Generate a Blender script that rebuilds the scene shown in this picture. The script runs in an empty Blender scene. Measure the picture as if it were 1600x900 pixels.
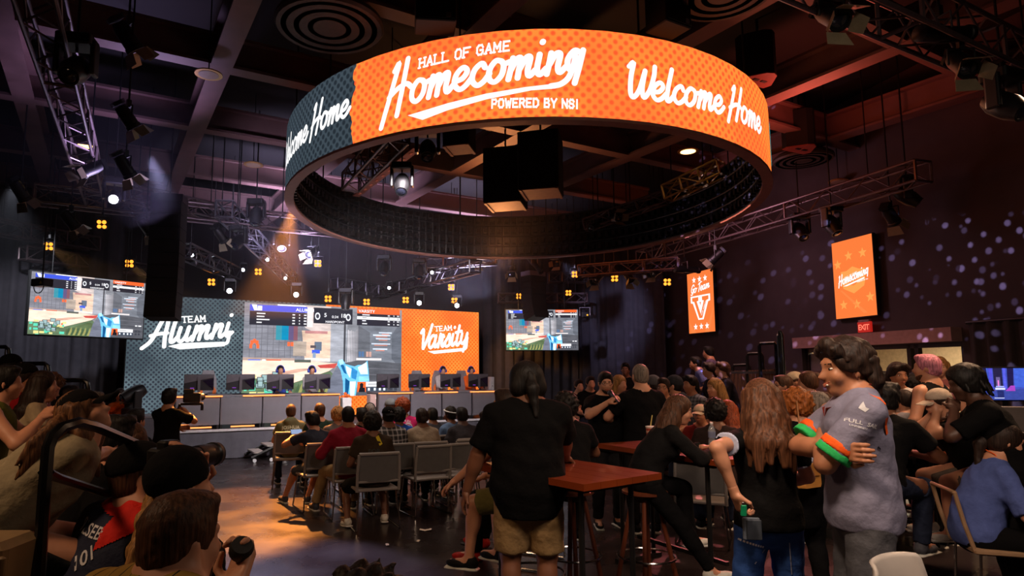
import bpy, math, random
import numpy as np
from math import sin, cos, pi, radians, atan, sqrt, atan2
from mathutils import Vector, Matrix
from mathutils.bvhtree import BVHTree
random.seed(7)
SC = bpy.context.scene
COL = SC.collection

# ------------------------------------------------------------------ camera, world, exposure
FPX, PCX, PCY, EYE = 1000.0, 720.0, 470.0, 1.64       # focal length in pixels, optical axis, eye height
PITCH = atan(111 / 1000)
cd = bpy.data.cameras.new('camera')
cam = bpy.data.objects.new('camera', cd)
COL.objects.link(cam)
cam.location = (0, 0, EYE)
cam.rotation_euler = (pi / 2 + PITCH, 0, 0)
cd.sensor_width = 36
cd.lens = 36 * FPX / 1600
cd.shift_x = (800 - PCX) / 1600
cd.shift_y = (PCY - 450) / 1600
cd.clip_start = 0.05
SC.camera = cam
SC.view_settings.view_transform = 'Standard'
SC.view_settings.look = 'None'
SC.view_settings.gamma = 1
SC.view_settings.exposure = 0.0
SC.view_settings.use_curve_mapping = False
wd = bpy.data.worlds.new('world')
SC.world = wd
wd.use_nodes = True
wd.node_tree.nodes['Background'].inputs[0].default_value = (0.05, 0.03, 0.045, 1)
wd.node_tree.nodes['Background'].inputs[1].default_value = 0.03


def lin(c):
    return tuple((x / 255 / 12.92) if x / 255 <= .04045 else ((x / 255 + .055) / 1.055) ** 2.4 for x in c)


def area(name, loc, target, size, power, rgb, sy=None, spread=pi):
    l = bpy.data.lights.new(name, 'AREA')
    l.energy = power
    l.color = rgb
    l.size = size
    l.spread = spread
    if sy:
        l.shape = 'RECTANGLE'
        l.size_y = sy
    o = bpy.data.objects.new(name, l)
    COL.objects.link(o)
    o.location = loc
    o.rotation_euler = (Vector(target) - Vector(loc)).to_track_quat('-Z', 'Y').to_euler()
    return o


def spot(name, loc, target, power, rgb, angle=40, blend=.4, radius=.06):
    l = bpy.data.lights.new(name, 'SPOT')
    l.energy = power
    l.color = rgb
    l.spot_size = radians(angle)
    l.spot_blend = blend
    l.shadow_soft_size = radius
    o = bpy.data.objects.new(name, l)
    COL.objects.link(o)
    o.location = loc
    o.rotation_euler = (Vector(target) - Vector(loc)).to_track_quat('-Z', 'Y').to_euler()
    return o



# ------------------------------------------------------------------ picture geometry helpers
def ray(px, py):
    a, b = (px - PCX) / FPX, (PCY - py) / FPX
    return Vector((a, cos(PITCH) - b * sin(PITCH), sin(PITCH) + b * cos(PITCH)))


def at(px, py, Y):
    d = ray(px, py)
    return Vector((0, 0, EYE)) + d * (Y / d.y)


def onz(px, py, z):
    d = ray(px, py)
    return Vector((0, 0, EYE)) + d * ((z - EYE) / d.z)


TH = radians(29.2)                                     # the stage is turned by this angle
SU, SV, SO = Vector((cos(TH), sin(TH), 0)), Vector((-sin(TH), cos(TH), 0)), Vector((-3.66, 12.83, 0))


def sw(s, w, z=0):
    return SO + SU * s + SV * w + Vector((0, 0, z))


def onw(px, py, w):                                    # pixel -> (s, z) on the upright plane w behind the stage front
    d = ray(px, py)
    t = (SO.dot(SV) + w) / d.dot(SV)
    q = d * t
    return (q - SO).dot(SU), EYE + d.z * t


# ------------------------------------------------------------------ lights
def wxd(y):
    return 5.98 + .224 * (16.2 - y)


# lamps of the room and some added fill lights (the big screens and lit lenses light it too)
area('house_light_warm', (5.4, 6.0, 4.0), (4.6, 5.4, 0), 1.2, 90, (1., .6, .36), spread=radians(130))
area('house_light_front', (2.2, .9, 4.2), (2.6, 4.0, .8), 1.0, 40, (1., .76, .6), spread=radians(120))
area('house_light_left', (-3.6, 1.2, 4.2), (-2.6, 3.6, .6), .9, 36, (1., .62, .36), spread=radians(120))
area('stage_wash', (-.6, 9.0, 4.05), sw(1.7, .2, .9), 1.2, 130, (1., .9, .92), spread=radians(100))
area('purple_wash_left', (-4.5, 9.3, 3.9), (-5.5, 7.5, 6.6), .6, 40, (.62, .5, 1.), spread=radians(110))
area('purple_wash_truss', (-3.6, 13.2, 3.75), (-3.4, 14.5, 6.), 1.2, 240, (.7, .62, 1.), spread=radians(120))
area('purple_wash_truss_right', (.3, 16.2, 3.5), (0, 16.6, 6.), 1.2, 170, (.75, .66, 1.), spread=radians(120))
area('red_wash_ceiling', (5.2, 9.2, 4.9), (5., 8.5, 7.), .8, 26, (1., .16, .1))
spot('amber_floor_spot', (-3.2, 11.9, 4.7), (-2.75, 7.9, 0), 8000, (1., .32, .06), 28, .5)
spot('blue_floor_spot', (-4.3, 8.6, 4.6), (-1.35, 5.5, 0), 3600, (.62, .58, 1.), 20, .6)
spot('red_floor_spot', (4.2, 10.5, 4.4), (1.7, 4.4, 0), 900, (1., .2, .2), 30, .5)
spot('drape_light', (2.5, 15.5, 4.3), (4.4, 18.5, 3.2), 420, (.5, .48, .8), 46, .8)
spot('curtain_light', (-7.2, 10.0, 4.6), sw(-4.6, 2.7, 2.0), 600, (.72, .74, .85), 60, .8)


def gobo(loc, target, power, rgb, angle):
    """projector lamp throwing scattered round dots"""
    o = spot('dot_projector', loc, target, power, rgb, angle, .3, .01)
    l = o.data
    l.use_nodes = True
    nt = l.node_tree
    e = nt.nodes['Emission']
    tc = nt.nodes.new('ShaderNodeTexCoord')
    sp = nt.nodes.new('ShaderNodeSeparateXYZ')
    nt.links.new(tc.outputs['Normal'], sp.inputs[0])
    cb = nt.nodes.new('ShaderNodeCombineXYZ')
    for a in 'XY':
        dv = nt.nodes.new('ShaderNodeMath')
        dv.operation = 'DIVIDE'
        nt.links.new(sp.outputs[a], dv.inputs[0])
        nt.links.new(sp.outputs['Z'], dv.inputs[1])
        nt.links.new(dv.outputs[0], cb.inputs[a])
    v = nt.nodes.new('ShaderNodeTexVoronoi')
    v.inputs['Scale'].default_value = 25
    nt.links.new(cb.outputs[0], v.inputs['Vector'])
    mr = nt.nodes.new('ShaderNodeMapRange')
    mr.inputs['From Min'].default_value = .32
    mr.inputs['From Max'].default_value = .2
    nt.links.new(v.outputs['Distance'], mr.inputs['Value'])
    wn = nt.nodes.new('ShaderNodeSeparateColor')
    nt.links.new(v.outputs['Color'], wn.inputs[0])
    mu = nt.nodes.new('ShaderNodeMath')
    mu.operation = 'MULTIPLY'
    nt.links.new(mr.outputs[0], mu.inputs[0])
    nt.links.new(wn.outputs[0], mu.inputs[1])
    nt.links.new(mu.outputs[0], e.inputs['Strength'])
    return o


gobo((3.2, 7.5, 4.2), (7.6, 11.0, 3.0), 3300, (.5, .46, 1.), 95)

area('lobby_light', (wxd(11.2) + 1.2, 11.6, 2.5), (wxd(11.2) + 1.2, 11.6, 0), 1.2, 170, (1., .82, .55))
area('added_audience_fill', (-1.2, 8.8, 4.0), (-1.0, 8.6, 0), 1.6, 26, (1., .78, .62), spread=radians(110))  # added fill that brightens the audience chairs
area('crowd_top_light', (4.4, 10.2, 4.2), (4.4, 10.2, 0), 1.2, 60, (1., .5, .4), spread=radians(120))
area('added_face_key', (.5, 2.0, 3.6), (1.7, 3.2, 1.4), .4, 22, (1., .72, .5), spread=radians(100))  # added key light warming the face above the grey jersey
area('added_ring_fill', (.8, 13.2, 3.95), (.9, 9.6, 5.6), .5, 40, (1., .36, .12), spread=radians(110))  # added fill standing in for stage LED light on the loudspeaker undersides
spot('amber_side_spot', (.9, 16.6, 4.2), (2.0, 18.6, 1.6), 420, (1., .42, .1), 50, .8)
area('added_wall_fill', (4.3, 12.2, 4.3), (6.9, 12.4, 3.4), .6, 26, (.8, .45, .62))  # added soft fill lifting the tone of the right wall
area('added_rig_fill', (-3.3, 9.0, 3.9), (-3.2, 14.2, 4.5), .5, 36, (.74, .66, 1.), spread=radians(100))  # added fill that brightens the trusses from the front
for bx, by, bY, tx, ty, tY in ((77, 386, 11.55, 150, 430, 11.0), (203, 413, 13.1, 245, 450, 12.6), (497, 413, 14.5, 515, 470, 14.), (404, 426, 15.4, 430, 470, 15.)):
    spot('amber_beam', at(bx, by, bY), at(tx, ty, tY), 420 if bx < 300 else 110, (1., .5, .14), 26, .6, .03)
spot('white_beam', at(358, 456, 14.3), at(300, 545, 14.0), 300, (.95, .95, 1.), 24, .7, .03)
spot('white_beam_right', at(655, 475, 16.3), at(660, 560, 15.6), 200, (.95, .95, 1.), 24, .7, .03)


# ------------------------------------------------------------------ materials
MATS = {}


def M(name, rgb, rough=.6, metal=0., var=.12, scale=14, bump=0., emit=None, strength=0., alpha=1., coat=0., spec=.5):
    if name in MATS:
        return MATS[name]
    m = bpy.data.materials.new(name)
    m.use_nodes = True
    nt = m.node_tree
    b = nt.nodes['Principled BSDF']
    c = lin(rgb)
    b.inputs['Roughness'].default_value = rough
    b.inputs['Metallic'].default_value = metal
    b.inputs['Specular IOR Level'].default_value = spec
    b.inputs['Coat Weight'].default_value = coat
    b.inputs['Base Color'].default_value = (*c, 1)
    if var or bump:
        tc = nt.nodes.new('ShaderNodeTexCoord')
        n = nt.nodes.new('ShaderNodeTexNoise')
        n.inputs['Scale'].default_value = scale
        n.inputs['Detail'].default_value = 4
        nt.links.new(tc.outputs['Object'], n.inputs['Vector'])
        if var:
            r = nt.nodes.new('ShaderNodeValToRGB')
            r.color_ramp.elements[0].position = .3
            r.color_ramp.elements[1].position = .7
            r.color_ramp.elements[0].color = (*[x * (1 - var) for x in c], 1)
            r.color_ramp.elements[1].color = (*[min(1, x * (1 + var)) for x in c], 1)
            nt.links.new(n.outputs['Fac'], r.inputs['Fac'])
            nt.links.new(r.outputs['Color'], b.inputs['Base Color'])
        if bump:
            bp = nt.nodes.new('ShaderNodeBump')
            bp.inputs['Strength'].default_value = bump
            bp.inputs['Distance'].default_value = .02
            nt.links.new(n.outputs['Fac'], bp.inputs['Height'])
            nt.links.new(bp.outputs['Normal'], b.inputs['Normal'])
    if emit:
        b.inputs['Emission Color'].default_value = (*lin(emit), 1)
        b.inputs['Emission Strength'].default_value = strength
    if alpha < 1:
        b.inputs['Alpha'].default_value = alpha
    MATS[name] = m
    return m


def glow(name, rgb, strength=1.):
    if name in MATS:
        return MATS[name]
    m = bpy.data.materials.new(name)
    m.use_nodes = True
    nt = m.node_tree
    nt.nodes.clear()
    e = nt.nodes.new('ShaderNodeEmission')
    e.inputs[0].default_value = (*lin(rgb), 1)
    e.inputs[1].default_value = strength
    o = nt.nodes.new('ShaderNodeOutputMaterial')
    nt.links.new(e.outputs[0], o.inputs[0])
    MATS[name] = m
    return m


def led_dots(name, base, dot, pitch, r=.36, strength=1., soft=.06, base2=None, wash=0., frame='UV'):
    """LED screen picture: diagonal halftone dots (pitch in metres on the UV map, which is in metres)"""
    m = bpy.data.materials.new(name)
    m.use_nodes = True
    nt = m.node_tree
    nt.nodes.clear()
    L = nt.links.new
    uv = nt.nodes.new('ShaderNodeUVMap')
    mp = nt.nodes.new('ShaderNodeMapping')
    mp.inputs['Rotation'].default_value = (0, 0, pi / 4)
    mp.inputs['Scale'].default_value = (1 / pitch,) * 3
    L(uv.outputs[0], mp.inputs[0])
    fr = nt.nodes.new('ShaderNodeVectorMath')
    fr.operation = 'FRACTION'
    L(mp.outputs[0], fr.inputs[0])
    sb = nt.nodes.new('ShaderNodeVectorMath')
    sb.operation = 'SUBTRACT'
    sb.inputs[1].default_value = (.5, .5, 0)
    L(fr.outputs[0], sb.inputs[0])
    ml = nt.nodes.new('ShaderNodeVectorMath')
    ml.operation = 'MULTIPLY'
    ml.inputs[1].default_value = (1, 1, 0)
    L(sb.outputs[0], ml.inputs[0])
    ln = nt.nodes.new('ShaderNodeVectorMath')
    ln.operation = 'LENGTH'
    L(ml.outputs[0], ln.inputs[0])
    mr = nt.nodes.new('ShaderNodeMapRange')
    mr.inputs['From Min'].default_value = r - soft
    mr.inputs['From Max'].default_value = r + soft
    mr.inputs['To Min'].default_value = 1
    mr.inputs['To Max'].default_value = 0
    L(ln.outputs['Value'], mr.inputs['Value'])
    nz = nt.nodes.new('ShaderNodeTexNoise')
    nz.inputs['Scale'].default_value = .9
    nz.inputs['Detail'].default_value = 3
    L(uv.outputs[0], nz.inputs['Vector'])
    mb = nt.nodes.new('ShaderNodeMix')
    mb.data_type = 'RGBA'
    mb.inputs[6].default_value = (*lin(base), 1)
    mb.inputs[7].default_value = (*lin(base2 or base), 1)
    rp = nt.nodes.new('ShaderNodeValToRGB')
    rp.color_ramp.elements[0].position = .4
    rp.color_ramp.elements[1].position = .62
    L(nz.outputs['Fac'], rp.inputs['Fac'])
    L(rp.outputs['Color'], mb.inputs[0])
    mx = nt.nodes.new('ShaderNodeMix')
    mx.data_type = 'RGBA'
    L(mr.outputs[0], mx.inputs[0])
    L(mb.outputs[2], mx.inputs[6])
    mx.inputs[7].default_value = (*lin(dot), 1)
    e = nt.nodes.new('ShaderNodeEmission')
    e.inputs[1].default_value = strength
    L(mx.outputs[2], e.inputs[0])
    o = nt.nodes.new('ShaderNodeOutputMaterial')
    L(e.outputs[0], o.inputs[0])
    MATS[name] = m
    return m


def vcol(name='screen_picture', strength=1.):
    """a screen's picture: colours stored with the picture's shapes"""
    if name in MATS:
        return MATS[name]
    m = bpy.data.materials.new(name)
    m.use_nodes = True
    nt = m.node_tree
    nt.nodes.clear()
    a = nt.nodes.new('ShaderNodeVertexColor')
    a.layer_name = 'Col'
    tc = nt.nodes.new('ShaderNodeUVMap')
    nz = nt.nodes.new('ShaderNodeTexNoise')
    nz.inputs['Scale'].default_value = 5
    nz.inputs['Detail'].default_value = 7
    nz.inputs['Roughness'].default_value = .7
    mp = nt.nodes.new('ShaderNodeMapping')
    mp.inputs['Scale'].default_value = (1, 2.2, 1)
    nt.links.new(tc.outputs[0], mp.inputs[0])
    nt.links.new(mp.outputs[0], nz.inputs['Vector'])
    mr = nt.nodes.new('ShaderNodeMapRange')
    mr.inputs['From Min'].default_value = .25
    mr.inputs['From Max'].default_value = .75
    mr.inputs['To Min'].default_value = .5
    mr.inputs['To Max'].default_value = 1.5
    nt.links.new(nz.outputs['Fac'], mr.inputs['Value'])
    mu = nt.nodes.new('ShaderNodeVectorMath')
    mu.operation = 'SCALE'
    nt.links.new(a.outputs['Color'], mu.inputs[0])
    nt.links.new(mr.outputs[0], mu.inputs['Scale'])
    mxx = nt.nodes.new('ShaderNodeMix')
    mxx.data_type = 'RGBA'
    nt.links.new(a.outputs['Alpha'], mxx.inputs[0])
    nt.links.new(a.outputs['Color'], mxx.inputs[6])
    nt.links.new(mu.outputs[0], mxx.inputs[7])
    e = nt.nodes.new('ShaderNodeEmission')
    e.inputs[1].default_value = strength
    nt.links.new(mxx.outputs[2], e.inputs[0])
    o = nt.nodes.new('ShaderNodeOutputMaterial')
    nt.links.new(e.outputs[0], o.inputs[0])
    MATS[name] = m
    return m


# ------------------------------------------------------------------ mesh building
class MB:
    def __init__(s):
        s.v, s.f, s.mi, s.uv, s.col = [], [], [], {}, {}
        s.m = 0

    def add(s, vs, fs):
        b = len(s.v)
        s.v += [tuple(x) for x in vs]
        for f in fs:
            s.f.append(tuple(b + i for i in f))
            s.mi.append(s.m)
        return b

    def box(s, c, size, rz=0., rx=0., ry=0., mat=None, taper=1.):
        hx, hy, hz = size[0] / 2, size[1] / 2, size[2] / 2
        R = Matrix.Rotation(rz, 3, 'Z') @ Matrix.Rotation(ry, 3, 'Y') @ Matrix.Rotation(rx, 3, 'X')
        if mat is not None:
            R = mat
        vs = []
        for z in (-1, 1):
            t = taper if z > 0 else 1
            for x, y in ((-1, -1), (1, -1), (1, 1), (-1, 1)):
                vs.append(Vector(c) + R @ Vector((x * hx * t, y * hy * t, z * hz)))
        s.add(vs, [(3, 2, 1, 0), (4, 5, 6, 7), (0, 1, 5, 4), (1, 2, 6, 5), (2, 3, 7, 6), (3, 0, 4, 7)])
        return s

    def rbox(s, c, size, r=.02, rz=0., rx=0., ry=0., n=3):
        """box with rounded upright edges and chamfered ends"""
        hx, hy, hz = size[0] / 2, size[1] / 2, size[2] / 2
        r = min(r, hx * .98, hy * .98, hz * .98)
        R = Matrix.Rotation(rz, 3, 'Z') @ Matrix.Rotation(ry, 3, 'Y') @ Matrix.Rotation(rx, 3, 'X')
        rings = []
        for z, k in ((-hz, r * .6), (-hz + r * .5, 0), (hz - r * .5, 0), (hz, r * .6)):
            ring = []
            for qx, qy, a0 in ((1, 1, 0), (-1, 1, pi / 2), (-1, -1, pi), (1, -1, 1.5 * pi)):
                for i in range(n + 1):
                    a = a0 + pi / 2 * i / n
                    ring.append(Vector(c) + R @ Vector((qx * (hx - r) + (r - k) * cos(a), qy * (hy - r) + (r - k) * sin(a), z)))
            rings.append(ring)
        s.rings(rings)
        return s

    def rings(s, rings, cap=True, close=True):
        n = len(rings[0])
        vs = [p for r in rings for p in r]
        fs = []
        for k in range(len(rings) - 1):
            for i in range(n if close else n - 1):
                j = (i + 1) % n
                fs.append((k * n + i, k * n + j, (k + 1) * n + j, (k + 1) * n + i))
        if cap:
            fs.append(tuple(range(n))[::-1])
            fs.append(tuple((len(rings) - 1) * n + i for i in range(n)))
        s.add(vs, fs)
        return s

    def tube(s, pts, r, n=8, cap=True, closed=False, flat=1.):
        pts = [Vector(p) for p in pts]
        rs = r if isinstance(r, (list, tuple)) else [r] * len(pts)
        rings = []
        up = None
        for i, p in enumerate(pts):
            if closed:
                d = pts[(i + 1) % len(pts)] - pts[i - 1]
            else:
                d = pts[min(i + 1, len(pts) - 1)] - pts[max(i - 1, 0)]
            d.normalize()
            if up is None:
                up = Vector((0, 0, 1)) if abs(d.z) < .9 else Vector((1, 0, 0))
            x = d.cross(up).normalized()
            y = x.cross(d).normalized()
            up = y
            rings.append([p + x * cos(2 * pi * k / n) * rs[i] + y * sin(2 * pi * k / n) * rs[i] * flat for k in range(n)])
        if closed:
            rings.append(rings[0])
        s.rings(rings, cap=cap and not closed)
        return s

    def cyl(s, a, b, r, n=16, r2=None):
        return s.tube([a, b], [r, r if r2 is None else r2], n)

    def lathe(s, prof, c=(0, 0, 0), n=20, axis=None, ang=2 * pi, cap=True):
        R = Matrix.Identity(3) if axis is None else Vector(axis).to_track_quat('Z', 'Y').to_matrix()
        rings = [[Vector(c) + R @ Vector((r * cos(2 * pi * k / n), r * sin(2 * pi * k / n), z)) for k in range(n)] for r, z in prof]
        return s.rings(rings, cap=cap)

    def poly(s, pts):
        s.add(pts, [tuple(range(len(pts)))])
        return s

    def prism(s, pts, d):
        n = len(pts)
        d = Vector(d)
        vs = [Vector(p) for p in pts] + [Vector(p) + d for p in pts]
        s.add(vs, [tuple(range(n))[::-1], tuple(range(n, 2 * n))] + [(i, (i + 1) % n, n + (i + 1) % n, n + i) for i in range(n)])
        return s

    def build(s, name, mat, parent=None, smooth=False, loc=None):
        me = bpy.data.meshes.new(name)
        me.from_pydata(s.v, [], s.f)
        ms = mat if isinstance(mat, (list, tuple)) else [mat]
        for m in ms:
            me.materials.append(m)
        if len(ms) > 1:
            me.polygons.foreach_set('material_index', s.mi)
        if smooth:
            me.polygons.foreach_set('use_smooth', [True] * len(s.f))
            if smooth != 'all':
                try:
                    me.set_sharp_from_angle(angle=radians(40))
                except Exception:
                    pass
        me.update()
        o = bpy.data.objects.new(name, me)
        COL.objects.link(o)
        if parent:
            o.parent = parent
        if loc is not None:
            o.location = loc
        return o


def tag(o, label, cat, group=None, kind=None):
    if label:
        o['label'] = label
    if cat:
        o['category'] = cat
    if group:
        o['group'] = group
    if kind:
        o['kind'] = kind
    return o


def thing(name, label, cat, loc=(0, 0, 0), rz=0., group=None):
    o = bpy.data.objects.new(name, None)
    COL.objects.link(o)
    o.empty_display_size = .1
    o.location = loc
    o.rotation_euler = (0, 0, rz)
    return tag(o, label, cat, group)


def struct(name, mb, mat, **k):
    o = mb.build(name, mat, **k)
    o['kind'] = 'structure'
    return o


def dup(root, loc=None, rot=None, label=None, group=None, scale=None):
    r = root.copy()
    COL.objects.link(r)
    if loc is not None:
        r.location = loc
    if rot is not None:
        r.rotation_euler = rot if not isinstance(rot, (int, float)) else (0, 0, rot)
    if label:
        r['label'] = label
    if group:
        r['group'] = group
    if scale:
        r.scale = (scale,) * 3
    for ch in root.children:
        c = ch.copy()
        COL.objects.link(c)
        c.parent = r
        for g in ch.children:
            d = g.copy()
            COL.objects.link(d)
            d.parent = c
    return r


# ------------------------------------------------------------------ lettering
def spline(pts, n=6):
    if len(pts) < 3:
        return [Vector((p[0], p[1])) for p in pts]
    P = [Vector((p[0], p[1])) for p in pts]
    P = [P[0] * 2 - P[1]] + P + [P[-1] * 2 - P[-2]]
    out = []
    for i in range(1, len(P) - 2):
        a, b, c, d = P[i - 1:i + 3]
        for k in range(n):
            t = k / n
            out.append(.5 * ((2 * b) + (c - a) * t + (2 * a - 5 * b + 4 * c - d) * t * t + (3 * b - a - 3 * c + d) * t ** 3))
    out.append(P[-2])
    return out


def ribbon(pts, w, cap=True):
    """2D stroke -> (verts, faces); w number or list"""
    n = len(pts)
    ws = w if isinstance(w, (list, tuple)) else [w] * n
    vs, fs = [], []
    for i, p in enumerate(pts):
        d = pts[min(i + 1, n - 1)] - pts[max(i - 1, 0)]
        if d.length < 1e-9:
            d = Vector((1, 0))
        d.normalize()
        nx = Vector((-d.y, d.x)) * ws[i] / 2
        vs += [p + nx, p - nx]
    fs = [(2 * i, 2 * i + 1, 2 * i + 3, 2 * i + 2) for i in range(n - 1)]
    if cap:
        for i in (0, n - 1):
            b = len(vs)
            vs += [pts[i] + Vector((cos(2 * pi * k / 10), sin(2 * pi * k / 10))) * ws[i] / 2 for k in range(10)]
            fs.append(tuple(range(b, b + 10)))
    return vs, fs


SCRIPT = {  # handwriting: x-height 1; strokes, advance
    'H': ([[(.1, -.35), (.32, .9), (.5, 2.0), (.3, 1.75)], [(.85, -.1), (1.05, 1.0), (1.22, 2.1)], [(.15, .55), (.6, .85), (1.05, .95), (1.3, .8)]], 1.35),
    'K': ([[(-.22, -.75), (.15, .9), (.42, 2.2), (.2, 1.9)], [(.62, -.4), (.76, .9), (.88, 2.3)], [(.05, .65), (.5, .95), (.95, 1.05), (1.25, .8)]], 1.25),
    'o': ([[(.55, .95), (.3, 1.0), (.08, .65), (.1, .2), (.35, 0), (.62, .25), (.68, .7), (.55, .95), (.7, .8), (.95, .85)]], .85),
    'm': ([[(.1, 0), (.16, .5), (.2, 1)], [(.15, .4), (.38, .92), (.55, .92), (.52, .4), (.5, 0)], [(.53, .4), (.78, .92), (.95, .9), (.9, .3), (1.0, .02), (1.25, .3)]], 1.2),
    'n': ([[(.1, 0), (.16, .5), (.2, 1)], [(.15, .4), (.4, .92), (.6, .9), (.55, .3), (.66, .02), (.92, .3)]], .86),
    'e': ([[(.1, .42), (.45, .5), (.62, .8), (.42, 1.02), (.14, .75), (.1, .3), (.35, 0), (.62, .1), (.88, .45)]], .8),
    'c': ([[(.62, .78), (.45, 1.02), (.15, .75), (.1, .3), (.35, 0), (.62, .12), (.85, .45)]], .76),
    'i': ([[(.14, 1), (.1, .3), (.24, .02), (.5, .3)], [(.2, 1.55), (.22, 1.6)]], .44),
    'g': ([[(.62, .9), (.35, 1.02), (.1, .65), (.15, .2), (.4, .1), (.62, .5), (.72, 1.02)], [(.72, 1.02), (.62, .2), (.5, -.55)]], .8),
    'W': ([[(.02, 1.75), (.22, 2.0), (.2, 1.2), (.3, .3), (.5, .02), (.75, .5), (.9, 1.6)], [(.9, 1.6), (.88, .6), (1.05, .05), (1.3, .5), (1.42, 1.3), (1.4, 1.9)]], 1.4),
    'l': ([[(.2, 1.9), (.12, .8), (.14, .1), (.3, .05), (.5, .35)]], .44),
    'A': ([[(-.35, -.2), (.1, .3), (.45, 1.5), (.7, 1.95), (.85, 1.5), (.85, .6), (.95, -.25)], [(.0, .62), (.45, .7), (.95, .72)]], 1.12),
    'u': ([[(.14, 1), (.1, .3), (.3, .0), (.55, .3), (.65, 1)], [(.65, 1), (.6, .25), (.74, .02), (.98, .3)]], .92),
    'V': ([[(.0, 1.3), (.18, 1.6), (.26, 1.2), (.4, .05), (.5, .1), (.8, 1.0), (1.0, 1.95)]], .88),
    'a': ([[(.62, .9), (.35, 1.02), (.1, .65), (.12, .15), (.35, 0), (.6, .4), (.68, 1)], [(.68, 1), (.64, .25), (.76, .02), (1.0, .3)]], .92),
    'r': ([[(.12, 0), (.16, .5), (.2, 1.1)], [(.18, .85), (.45, 1.0), (.58, .85)], [(.45, .95), (.45, .2), (.6, .02), (.8, .3)]], .7),
    's': ([[(.0, .25), (.3, .75), (.42, 1.05), (.52, .55), (.55, .15), (.3, 0), (.1, .1)], [(.5, .1), (.8, .35)]], .66),
    't': ([[(.25, 1.7), (.18, .8), (.16, .2), (.32, .02), (.56, .3)], [(-.05, 1.12), (.55, 1.22)]], .5),
    'y': ([[(.14, 1), (.12, .4), (.32, .12), (.58, .45), (.7, 1)], [(.7, 1), (.6, .1), (.5, -.55)]], .8),
    'j': ([[(.2, 1), (.12, .35), (.3, .05), (.55, .15), (.62, -.2), (.45, -.6)], [(.3, 1.5), (.33, 1.56)]], .6),
    'G': ([[(.95, 1.5), (.8, 1.9), (.4, 1.75), (.12, .9), (.3, .2), (.65, .2), (.85, .8)], [(.55, .85), (1.0, .9), (.8, .1), (.45, -.35), (.1, -.2)]], 1.05),
    'T': ([[(.5, 1.7), (.42, .8), (.3, -.1)], [(.0, 1.55), (.4, 1.85), (1.05, 1.95)]], .75),
    ' ': ([], .45),
}
BLOCK = {  # capitals on a 0..1 by 0..1.3 grid
    'A': [[(0, 0), (.5, 1.3), (1, 0)], [(.22, .45), (.78, .45)]], 'B': [[(0, 0), (0, 1.3), (.7, 1.3), (.85, 1), (.7, .68), (0, .68)], [(.7, .68), (.95, .35), (.8, 0), (0, 0)]],
    'D': [[(0, 0), (0, 1.3), (.6, 1.3), (.95, .95), (.95, .35), (.6, 0), (0, 0)]], 'E': [[(.9, 1.3), (0, 1.3), (0, 0), (.9, 0)], [(0, .66), (.7, .66)]],
    'F': [[(.9, 1.3), (0, 1.3), (0, 0)], [(0, .66), (.7, .66)]], 'G': [[(.95, 1), (.75, 1.3), (.25, 1.3), (0, 1), (0, .3), (.25, 0), (.75, 0), (.95, .3), (.95, .62), (.55, .62)]],
    'H': [[(0, 0), (0, 1.3)], [(.95, 0), (.95, 1.3)], [(0, .66), (.95, .66)]], 'I': [[(.2, 0), (.2, 1.3)]], 'L': [[(0, 1.3), (0, 0), (.9, 0)]],
    'M': [[(0, 0), (0, 1.3), (.5, .5), (1, 1.3), (1, 0)]], 'N': [[(0, 0), (0, 1.3), (.95, 0), (.95, 1.3)]], 'O': [[(.25, 0), (0, .3), (0, 1), (.25, 1.3), (.7, 1.3), (.95, 1), (.95, .3), (.7, 0), (.25, 0)]],
    'P': [[(0, 0), (0, 1.3), (.7, 1.3), (.92, 1), (.7, .6), (0, .6)]], 'R': [[(0, 0), (0, 1.3), (.7, 1.3), (.92, 1), (.7, .65), (0, .65)], [(.5, .65), (.95, 0)]],
    'S': [[(.92, 1.05), (.7, 1.3), (.25, 1.3), (0, 1.02), (.2, .7), (.75, .6), (.95, .3), (.7, 0), (.2, 0), (0, .25)]], 'T': [[(.5, 0), (.5, 1.3)], [(0, 1.3), (1, 1.3)]],
    'V': [[(0, 1.3), (.5, 0), (1, 1.3)]], 'W': [[(0, 1.3), (.25, 0), (.55, .9), (.85, 0), (1.1, 1.3)]], 'Y': [[(0, 1.3), (.5, .6), (1, 1.3)], [(.5, .6), (.5, 0)]], 'X': [[(0, 0), (.95, 1.3)], [(0, 1.3), (.95, 0)]],
    ' ': [], 'U': [[(0, 1.3), (0, .3), (.25, 0), (.7, 0), (.95, .3), (.95, 1.3)]], 'C': [[(.95, 1), (.7, 1.3), (.25, 1.3), (0, 1), (0, .3), (.25, 0), (.7, 0), (.95, .3)]],
}


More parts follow.
